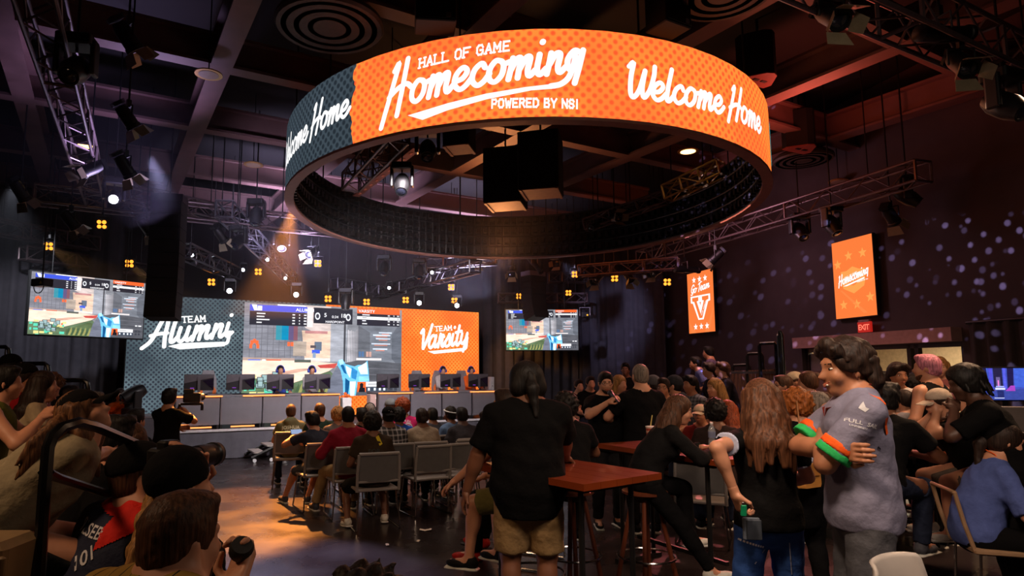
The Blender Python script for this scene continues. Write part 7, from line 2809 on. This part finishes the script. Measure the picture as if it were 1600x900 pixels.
cr = person('person with cropped brown hair in a yellow striped tee, nearest the camera', 290, 712, 1.75, -30, 'sit', seat=.5, hair='short', hairc='brown', skin='fair', beard='dark', head=(-8, 4, 0), hunch=26, lean=12, headk=.86, neckk=-.8, shoulder=1.1, topc=stripes('yellow_stripe', (150, 116, 44), (20, 18, 16), 'x', .042, .1), g=1.1, rh=('px', 362, 925, 1.95), re_=(-.1, -.3, -1), rcurl=1.1, rpalm=(-.3, -.4, .9), lh=(-.1, .3, .7), bottom='trousers')
person('person with glasses resting the head on a hand, seen between the two black caps', 203, 660, 4.3, 160, 'sit', seat=.5, fem=True, glasses=True, face=True, hair='long', hairc='brown', skin='fair', head=(0, 14, -14), topc=BLK2, lh=(-.12, .22, 1.22), le=(-.9, .1, -.5))
person('dark haired person below the host, seen from behind at the left', 212, 637, 6.2, -20, 'sit', seat=.5, hair='short', hairc='black', skin='fair', topc=BLK2)
LB = [('person in a black cap at the far left edge', 18, 552, 6.4, -40, dict(seat=1.0, hat='cap', hair='short', hairc='black', skin='fair', topc=BLK2)),
      ('person in a black cap with hands before the mouth at the left', 40, 566, 5.3, -66, dict(seat=.92, hat='cap', hair='short', hairc='dark', skin='tan', beard='dark', topc=C('crimson_tee', (150, 24, 30)), rh=(.05, .26, 1.4), lh=(-.05, .26, 1.4), re_=(.6, .3, -1), le=(-.6, .3, -1))),
      ('person with long dark hair in a cream top at the left', 68, 578, 5.0, -58, dict(seat=.9, fem=True, hair='long', hairc='dark', skin='fair', topc=C('cream_top', (170, 150, 120)))),
      ('curly haired person looking down to the right beside the cream top', 88, 585, 5.3, -80, dict(seat=.9, fem=True, hair='curly', hairc='brown', skin='fair', face=True, head=(0, 24, 0), topc=C('rose_tee', (150, 90, 90)))),
      ('person in a green sleeveless top with bare arms raised at the left edge', 8, 570, 3.9, -60, dict(seat=.95, top='tank', hair='short', hairc='black', skin='fair', topc=C('moss_top', (84, 88, 34)), g=1.2, rh=(.12, .3, 1.36), lh=(-.1, .3, 1.36), re_=(.8, .2, -1), le=(-.8, .2, -1))),
      ('person barely seen behind the lowest handrail loop', 109, 601, 7.2, -20, dict(seat=.66, hair='short', hairc='dark', skin='fair', topc=BLK2)),
      ('pale haired person beyond the stone coloured tee', 148, 611, 7.6, -60, dict(seat=.56, hair='short', hairc='grey', skin='pale', topc=GRY)),
      ('dark haired person bent forward behind the navy jersey', 178, 650, 3.9, -50, dict(seat=.5, lean=16, hair='messy', hairc='black', skin='fair', topc=BLK))]
for l, x, y, Y, yw, k in LB:
    k.setdefault('hunch', 14)
    person(l, x, y, Y, yw, 'sit', **k)
person('person whose dark curls just reach into the bottom of the picture', 570, 880, 1.25, 0, 'sit', seat=.5, hair='curly', hairc='dark', skin='fair', topc=BLK2, legs=True, bottom='trousers')
f = Field(.02)
pts = [lp_(ph, 242, 776, 2.16), lp_(ph, 236, 815, 2.12), lp_(ph, 222, 860, 2.06), lp_(ph, 200, 915, 2.0)]
for a, b, r0, r1 in zip(pts[:-1], pts[1:], (.03, .04, .04), (.04, .04, .025)):
    f.cone(a, b, r0, r1)
f.wr = lambda X: .006 * np.sin(X[..., 0] * 130 + 2 * np.sin(X[..., 2] * 14)) * np.sin(X[..., 1] * 110)
np_mesh('ponytail', [(*f.mesh(.007), 0)], [HAIR('blond', HAIRC['blond'])], ph.root)
f = Field(.02)
pts = [lp_(lw_, 112, 640, 2.72), lp_(lw_, 84, 664, 2.62), lp_(lw_, 52, 692, 2.54), lp_(lw_, 24, 728, 2.5)]
for k in range(5):
    o_ = np.array((0, .012 * (k % 2), -.022 * k))
    for a, b, r0, r1 in zip(pts[:-1], pts[1:], (.024, .024, .02), (.024, .02, .006)):
        f.cone(np.array(a) + o_, np.array(b) + o_ * (1.3 + .2 * (k % 2)), r0, r1, k=.012)
np_mesh('long_hair', [(*f.mesh(.008), 0)], [HAIR('lightbrown', HAIRC['lightbrown'])], lw_.root)
# ------------------------------------------------------------------ prints, held things and small details
lp = lp_
ORG = C('jersey_orange', (240, 96, 34), .7)
GRN = C('jersey_green', (44, 170, 90), .7)
PRW = C('print_white', (205, 205, 212), .7)
for k in 'lr':
    cuff(jm, k, .6, .73, ORG, .003)
    cuff(jm, k, .725, .85, GRN, .004)


def px_ink(pts_list):
    """polygons given in picture pixels, as ink in metres about the first point"""
    return pts_list


def print_px(p, obj, name, mat, polys, Y, c, ink=None):
    """shapes outlined in the picture, laid on the cloth from the side the camera sees"""
    cx_, cy_ = c
    k = Y / FPX
    I = ink or Ink()
    for q in polys:
        P = [((x - cx_) * k, (cy_ - y) * k) for x, y in q]
        I.poly(P)
    a = p.root.rotation_euler.z
    ux = Vector((cos(a), -sin(a), 0))
    return print_on(p, obj, I, name, mat, lp(p, cx_, cy_, Y), ux, (0, 0, 1))


def cells(poly, st=3.):
    """a filled outline cut into small squares, so that it follows the cloth"""
    xs, ys = [p[0] for p in poly], [p[1] for p in poly]

    def ins(x, y):
        c = False
        for (x0, y0), (x1, y1) in zip(poly, poly[1:] + poly[:1]):
            if (y0 > y) != (y1 > y) and x < (x1 - x0) * (y - y0) / (y1 - y0) + x0:
                c = not c
        return c
    out = []
    y = min(ys)
    while y < max(ys):
        x = min(xs)
        while x < max(xs):
            if ins(x + st / 2, y + st / 2):
                out.append([(x, y + st), (x + st, y + st), (x + st, y), (x, y)])
            x += st
        y += st
    return out


def strip(pts, w):
    out = []
    for (x0, y0), (x1, y1) in zip(pts[:-1], pts[1:]):
        d = Vector((x1 - x0, y1 - y0)).normalized()
        n = Vector((-d.y, d.x)) * w / 2
        out.append([(x0 - n.x, y0 - n.y), (x1 - n.x, y1 - n.y), (x1 + n.x, y1 + n.y), (x0 + n.x, y0 + n.y)][::-1])
    return out


JC = (1330, 690)
print_px(jm, jm.top, 'orange_stripe', ORG, strip([(1338, 610), (1348, 612), (1358, 617), (1366, 624), (1372, 632)], 4), 2.9, JC)
print_px(jm, jm.top, 'orange_stripe', ORG, strip([(1368, 652), (1374, 664), (1379, 678)], 6), 2.9, JC)
print_px(jm, jm.top, 'orange_slash', ORG, [[(1313, 727), (1318, 734), (1332, 757), (1328, 754)]], 2.9, JC)
print_px(jm, jm.top, 'orange_slash', ORG, strip([(1334, 700), (1337, 716), (1339, 728)], 3), 2.9, JC)
print_px(jm, jm.top, 'grey_slash', C('jersey_pale_slash', (136, 140, 160), .7), [[(1300, 747), (1312, 765), (1317, 783), (1304, 762)]], 2.9, JC)
print_px(jm, jm.top, 'dark_fold', C('jersey_fold_shade', (40, 40, 52), .7), [[(1362, 695), (1366, 699), (1366, 701), (1360, 698)]], 2.9, JC)  # dark print stands in for the shade of a cloth fold
k_ = 2.8 / FPX
SC_ = (1356, 650)
I1 = Ink()
for w_, dx_, dy_ in (('FULL', -20, -9), ('SAIL', 3, -16)):
    I1 = Ink()
    I1.text(w_, dx_ * k_, dy_ * k_, .017, .03, rot=-.3)
    print_px(jm, jm.top, 'sleeve_lettering', PRW, [], 2.8, SC_, I1)
I1 = Ink()
I1.text('UNIVERSITY', -17 * k_, -16 * k_, .008, .03, rot=-.3)
print_px(jm, jm.top, 'sleeve_lettering', PRW, [], 2.8, SC_, I1)
I1 = Ink()
I1.disc(-16 * k_, 4 * k_, .01)
print_px(jm, jm.top, 'sleeve_badge', PRW, [], 2.8, SC_, I1)
I1 = Ink()
I1.stroke([(-20 * k_, 12 * k_), (-8 * k_, 20 * k_), (2 * k_, 19 * k_), (0, 12 * k_), (4 * k_, 8 * k_)], .02, smooth=False, cap=False)
print_px(jm, jm.top, 'sleeve_logo', PRW, [], 2.8, SC_, I1)


def lanyard(p, mat, drop=.2, name='lanyard'):
    S = p.S
    N, Ru = p.J['N'], p.J['Ru']
    T = lambda x, y, z: Vector(N + Ru @ V3(x, y, z) * S)
    pts = [T(0, .13, -drop), T(-.03, .13, -drop * .65), T(-.065, .1, -.07), T(-.078, .03, .0), T(-.06, -.055, .035), T(0, -.08, .045), T(.06, -.055, .035), T(.078, .03, .0), T(.065, .1, -.07), T(.03, .13, -drop * .65), T(0, .13, -drop)]
    MB().tube(pts, .006, 6, flat=.5).build(name, mat, p.root, smooth=True)


lanyard(jm, C('dark_red_cord', (110, 40, 34)), .12)
lanyard(ws, ORG, .26)
lanyard(bt, ORG, .2)

for k in 'lr':
    cuff(wm, k, .5, .555, C('ringer_band', (178, 186, 214)), .003)
# jeans pocket, wallet and lighter
wq = lambda x, y: lp(wm, x, y, 3.42)
t = held('wallet', 'grey wallet sticking out of the back pocket of the blue jeans', 'wallet', wm, tuple(lp(wm, 1174, 826, 3.36)))
MB().rbox((0, 0, 0), (.085, .018, .11), .008).build('cover', M('grey_leather', (96, 104, 116), .5), t)
MB().rbox((.01, -.006, -.004), (.078, .016, .1), .008).build('inner_card', M('grey_leather_dark', (60, 66, 76), .5), t)
for grp in ([(1196, 852), (1152, 843), (1153, 870), (1180, 880), (1195, 858)], [(1210, 840), (1208, 880)], [(1226, 845), (1234, 895)]):
    print_px(wm, wm.bottom, 'pocket_stitching', C('pale_stitching', (150, 160, 190)), strip(grp, 1.6), 3.42, (1185, 850))
print_px(wm, wm.bottom, 'pocket_sparkle', C('pocket_stones', (220, 220, 230), .3), [[(1153 + 3.6 * i, 842 + .95 * i), (1155.4 + 3.6 * i, 842.6 + .95 * i), (1155.2 + 3.6 * i, 846 + .95 * i), (1152.8 + 3.6 * i, 845 + .95 * i)] for i in range(11)], 3.42, (1185, 850))
hw = world(wm, wm.lhand)
t = thing('lighter', 'small bright green lighter in the hand of the person in the ringer tee', 'lighter', hw, 0)
MB().rbox((0, -.03, .0), (.03, .02, .06), .009, rx=.2).build('body', M('green_plastic', (20, 150, 100), .3), t)
MB().rbox((0, -.035, .035), (.026, .018, .015), .004, rx=.2).build('metal_cap', K_chrome, t)


def mic(p, k, label, rz=0):
    h = world(p, getattr(p, k + 'hand'))
    t = thing('microphone', label, 'microphone', h, 0)
    f = (world(p, p.hp(0, .14, -.06)) - h)
    f.normalize()
    MB().lathe([(.012, -.12), (.014, 0), (.02, .08), (.022, .1)], (0, 0, 0), 12, axis=f).build('handle', K_black, t, smooth=True)
    MB().lathe([(.022, .1), (.03, .115), (.031, .14), (.02, .162), (.001, .168)], (0, 0, 0), 14, axis=f).build('grille_ball', M('mic_mesh', (60, 58, 60), .4, .6), t, smooth=True)


mic(mm, 'r', 'black handheld microphone at the mouth of the bearded person')
mic(ho, 'r', 'handheld microphone of the host in the orange jacket')

# camera on a hand stabiliser
h = at(300, 630, 8.1)
t = thing('stabilised_camera', 'black video camera on a hand stabiliser in front of the camera operator', 'camera', h, radians(14))
MB().rbox((0, 0, .07), (.2, .13, .12), .02).build('camera_body', K_black, t)
MB().lathe([(.04, 0), (.045, .1), (.05, .12)], (.06, .06, .07), 14, axis=(.2, 1, 0)).build('lens', K_rubber, t)
MB().rbox((.0, 0, -.01), (.26, .08, .03), .01).build('plate', K_black, t)
MB().tube([(-.14, 0, -.01), (-.16, 0, -.08), (-.1, 0, -.2)], .018, 8).build('grip_arm', K_black, t)
MB().tube([(.12, 0, -.02), (.12, 0, -.09)], .018, 8).build('motor', K_black, t)
MB().rbox((-.04, -.02, .15), (.12, .05, .05), .01).build('top_handle', K_black, t)

# photographer's camera with a long lens
a, b = at(262, 722, 2.42), at(336, 709, 2.75)
t = thing('telephoto_camera', 'black camera with a long lens raised by the photographer at the left', 'camera', a)
d = (b - a)
L = d.length
d.normalize()
MB().rbox((0, 0, 0), (.15, .09, .1), .02, rz=-.55).build('camera_body', K_black, t)
MB().rbox((0, .0, .06), (.06, .07, .04), .015, rz=-.55).build('viewfinder_hump', K_black, t)
MB().lathe([(.034, .0), (.036, L * .45), (.042, L * .5), (.044, L * .9), (.05, L * .92), (.05, L), (.042, L), (.04, L * .96), (.001, L * .95)], (0, 0, 0), 22, axis=d).build('lens_barrel', K_rubber, t, smooth=True)
MB().lathe([(.0505, L * .93), (.0505, L * .97)], (0, 0, 0), 22, axis=d, cap=False).build('lens_rim', M('lens_rim_grey', (110, 104, 100), .3, .5), t, smooth=True)
MB().lathe([(.0445, L * .55), (.0455, L * .56), (.0455, L * .8), (.0445, L * .81)], (0, 0, 0), 22, axis=d, cap=False).build('focus_ring', K_black, t, smooth=True)
h = world(cr, cr.rhand)
t = thing('lens_cap', 'round black object held in the hand at the bottom left, over the bare floor', 'object', h)
MB().lathe([(.001, -.025), (.03, -.024), (.036, -.012), (.036, .012), (.03, .024), (.001, .025)], (0, -.02, .03), 18, axis=(.3, -.6, .7)).build('body', M('ribbed_black', (18, 18, 20), .6, bump=.4), t, smooth=True)
h = (world(nv, nv.lhand) + world(nv, nv.rhand)) / 2
t = thing('phone', 'smartphone in the hands of the person in the dark navy tee', 'phone', h + Vector((0, 0, .03)), radians(29))
MB().rbox((0, 0, 0), (.15, .012, .075), .006, rx=-.7).build('shell', K_black, t)
MB().box((0, -.006, .006), (.14, .004, .066), rx=-.7).build('lit_screen', glow('phone_glow', (170, 190, 230), .8), t)

# shoulder bag
c0 = world(gg, (.2, -.06, .9))
c0 = at(1262, 742, 4.5)
t = thing('shoulder_bag', 'small yellow shoulder bag against the long black dress', 'bag', c0, .5)
MB().rings([[(x * w, d_, z) for x, d_ in ((-1, 0), (-.7, -.04), (.7, -.04), (1, 0), (.7, .04), (-.7, .04))] for w, z in ((.11, -.08), (.125, -.06), (.115, .05), (.09, .08))]).build('pouch', M('mustard_leather', (196, 134, 62), .5, bump=.1), t, smooth=True)
MB().prism([(-.1, -.05, .08), (.1, -.05, .08), (.06, -.05, .0), (-.06, -.05, .0)], (0, .012, 0)).build('flap', M('mustard_leather_dark', (170, 112, 50), .5), t)
MB().tube([(-.1, 0, .06), (-.2, -.05, .1), (-.1, -.03, .3), (.0, .05, .5)], .006, 6).build('strap', M('bag_chain', (150, 100, 60), .4, .5), t)

# dark glasses pushed up on the grey head
mb = MB()
hp = gh.hp
for sx in (-1, 1):
    mb.lathe([(.001, 0), (.026, .0), (.026, .004), (.001, .005)], hp(sx * .034, .062, .112), 14, axis=gh.J['Rh'] @ V3(0, .8, .6))
    mb.tube([Vector(hp(sx * .06, .055, .11)), Vector(hp(sx * .092, .0, .06)), Vector(hp(sx * .09, -.05, .01))], .005, 6)
mb.build('dark_glasses', M('glasses_frame', (20, 18, 18), .3, var=0), gh.root)


# prints on the backs of the audience
def back_print(p, ink, mat, name='back_print', dz=.0, dx=0.):
    Ru = p.J['Ru']
    c = p.J['C'] + Ru @ V3(dx, -.1, dz) * p.S
    return print_on(p, p.top, ink, name, mat, c, Ru @ V3(1, 0, 0), Ru @ V3(0, 0, 1))


i1 = Ink()
i1.text('JOSHUA', 0, .035, .05, .03, 'CENTER')
i1.text('BROOKS', 0, -.01, .03, .03, 'CENTER')
i1.text('MACBE', 0, -.055, .03, .03, 'CENTER')
back_print(hood, i1, C('pale_olive_print', (190, 190, 160)), dz=-.02)
i1 = Ink()
i1.poly([(-.015, .1), (.02, .12), (.05, .02), (.015, .0)])
back_print(af, i1, C('yellow_print', (214, 190, 50)), 'yellow_mark', dx=.03, dz=.03)
i1 = Ink()
i1.text('FOR', -.02, 0, .05, .0, 'CENTER')
i1.text('WELLNESS', .02, -.06, .035, .0, 'CENTER')
back_print(af, i1, C('faint_print', (66, 74, 76)), dz=-.06)
i1 = Ink()
i1.ring(0, 0, .07, .02)
i1.ring(0, 0, .04, .014)
i1.text('PLEX', 0, .085, .04, .03, 'CENTER', rot=-.2)
i1.text('UTAH', 0, -.13, .04, .03, 'CENTER')
back_print(pk, i1, PRW, dz=-.02)
i1 = Ink()
i1.disc(.03, .0, .02)
i1.text('DCU', -.06, -.03, .03, .02, 'CENTER')
back_print(bb, i1, PRW)
i1 = Ink()
i1.text('BOOM', 0, .02, .04, .04, 'CENTER')
i1.poly([(-.08, -.02), (.08, -.02), (.06, -.05), (-.06, -.05)])
back_print(yp, i1, C('yellow_print', (214, 190, 50)))
cap = [c for c in cp.root.children if c.name.startswith('cap')]
if cap:
    i1 = Ink()
    i1.stroke([(-.022, .02), (-.022, -.012), (.006, .016), (.006, -.016)], .005, smooth=False)
    i1.stroke([(-.004, .006), (.01, -.006), (.024, .006)], .005, smooth=False)
    i1.stroke([(.01, -.006), (.01, -.028)], .005, smooth=False)
    Rh = cp.J['Rh']
    print_on(cp, cap[0], i1, 'cap_monogram', PRW, cp.hp(0, -.1, .06), Rh @ V3(1, 0, 0), Rh @ V3(0, -.3, 1), .003)

# navy jersey: red shoulder yoke and lettering
RED = C('jersey_red', (214, 40, 32), .7)
k_ = 2.7 / FPX
i1 = Ink()
NJ = (165, 800)
print_px(nj, nj.top, 'red_yoke', RED, cells([(150, 790), (176, 796), (194, 800), (186, 815), (184, 840), (240, 815), (245, 760), (165, 760)], 1.7), 2.7, NJ)
for tx, x, y, h_, r_ in (('OLSEB', 128, 821, .042, -.1), ('NSI', 104, 858, .034, .1), ('(G', 100, 880, .04, .1), ('101', 160, 868, .05, .6)):
    i1 = Ink()
    i1.text(tx, (x - 165) * k_, (800 - y) * k_, h_, .02, rot=r_, shear=.1)
    print_px(nj, nj.top, 'jersey_lettering', PRW, [], 2.7, NJ, i1)

# drink cup on the far side of the balding person
q = onz(1017, 690, 1.0)
t = thing('drink_cup', 'red striped drink cup with a pale straw right of the balding person', 'cup', (q.x, q.y, 1.001))
MB().lathe([(.001, 0), (.032, 0), (.043, .13), (.001, .13)], (0, 0, 0), 16).build('cup', stripes('cup_stripe', (150, 60, 44), (190, 160, 140), 'z', .04, .5), t, smooth=True)
MB().lathe([(.045, .13), (.045, .14), (.001, .142)], (0, 0, 0), 16).build('lid', K_white, t, smooth=True)
MB().cyl((0, 0, .13), (.02, 0, .24), .005, 8).build('straw', M('pale_straw', (210, 190, 110), .5), t)

# projector hung before the big left screen
q = at(66, 442, 10.7)
t = thing('hanging_projector', 'small black lamp housing with a yellow warning sticker hanging before the big left screen', 'stage light', q, -.3)
MB().rbox((0, 0, 0), (.28, .2, .13), .02).build('housing', K_black, t)
MB().prism([(.06, -.102, -.03), (.12, -.102, -.03), (.09, -.102, .02)], (0, -.004, 0)).build('warning_sticker', M('sticker_yellow', (230, 190, 30), .5), t)
MB().tube([(-.12 + .12 * (1 - cos(pi * i / 10)) * .9, -.05, -.06 - .12 * sin(pi * i / 10)) for i in range(11)], .008, 6).build('carry_loop', K_black, t)
MB().cyl((0, 0, .06), (0, 0, 6.62 - q.z), .014, 6).build('drop_pipe', K_black, t)
q = at(914, 492, 17.4)
t = thing('wall_projector', 'little lamp in a grey yoke right of the small hanging screen', 'stage light', q, 0)
MB().rbox((0, 0, 0), (.18, .16, .13), .02).build('housing', K_rubber, t)
MB().tube([(-.14, 0, -.02), (-.14, 0, .2), (.14, 0, .2), (.14, 0, -.02)], .012, 6).build('yoke', M('grey_yoke', (150, 140, 140), .4, .5), t)
MB().box((.05, -.083, -.01), (.04, .006, .04)).build('amber_sticker', glow('amber_sticker_glow', (255, 180, 60), 1.5), t)  # amber sticker made to glow, no lamp behind it
MB().cyl((0, 0, .2), (0, 0, 6.62 - q.z), .012, 6).build('drop_pipe', K_black, t)

f = Field(.03)
for x, y, z, r in ((0, -.03, .03, .115), (-.05, -.05, -.03, .07), (.05, -.05, -.03, .07)):
    f.ell(bg.hp(x, y, z), V3(r, r * .95, r) * bg.S)
np_mesh('hair_volume', [(*f.mesh(.009), 0)], [HAIR('black', HAIRC['black'])], bg.root)

# thin theatrical haze hanging round the rig over the stage
hz = MB().box((0, 0, 0), (15.5, 8.5, 3.1)).build('haze', None or bpy.data.materials.new('stage_haze'))
hz.location = sw(-.5, .3, 4.05)
hz.rotation_euler = (0, 0, TH)
tag(hz, 'thin haze in the air around the lamps over the stage', 'haze', kind='stuff')
m = hz.data.materials[0]
m.use_nodes = True
nt = m.node_tree
nt.nodes.clear()
vs = nt.nodes.new('ShaderNodeVolumeScatter')
vs.inputs['Color'].default_value = (.9, .9, 1, 1)
vs.inputs['Density'].default_value = .007
vs.inputs['Anisotropy'].default_value = .25
oo = nt.nodes.new('ShaderNodeOutputMaterial')
nt.links.new(vs.outputs[0], oo.inputs['Volume'])
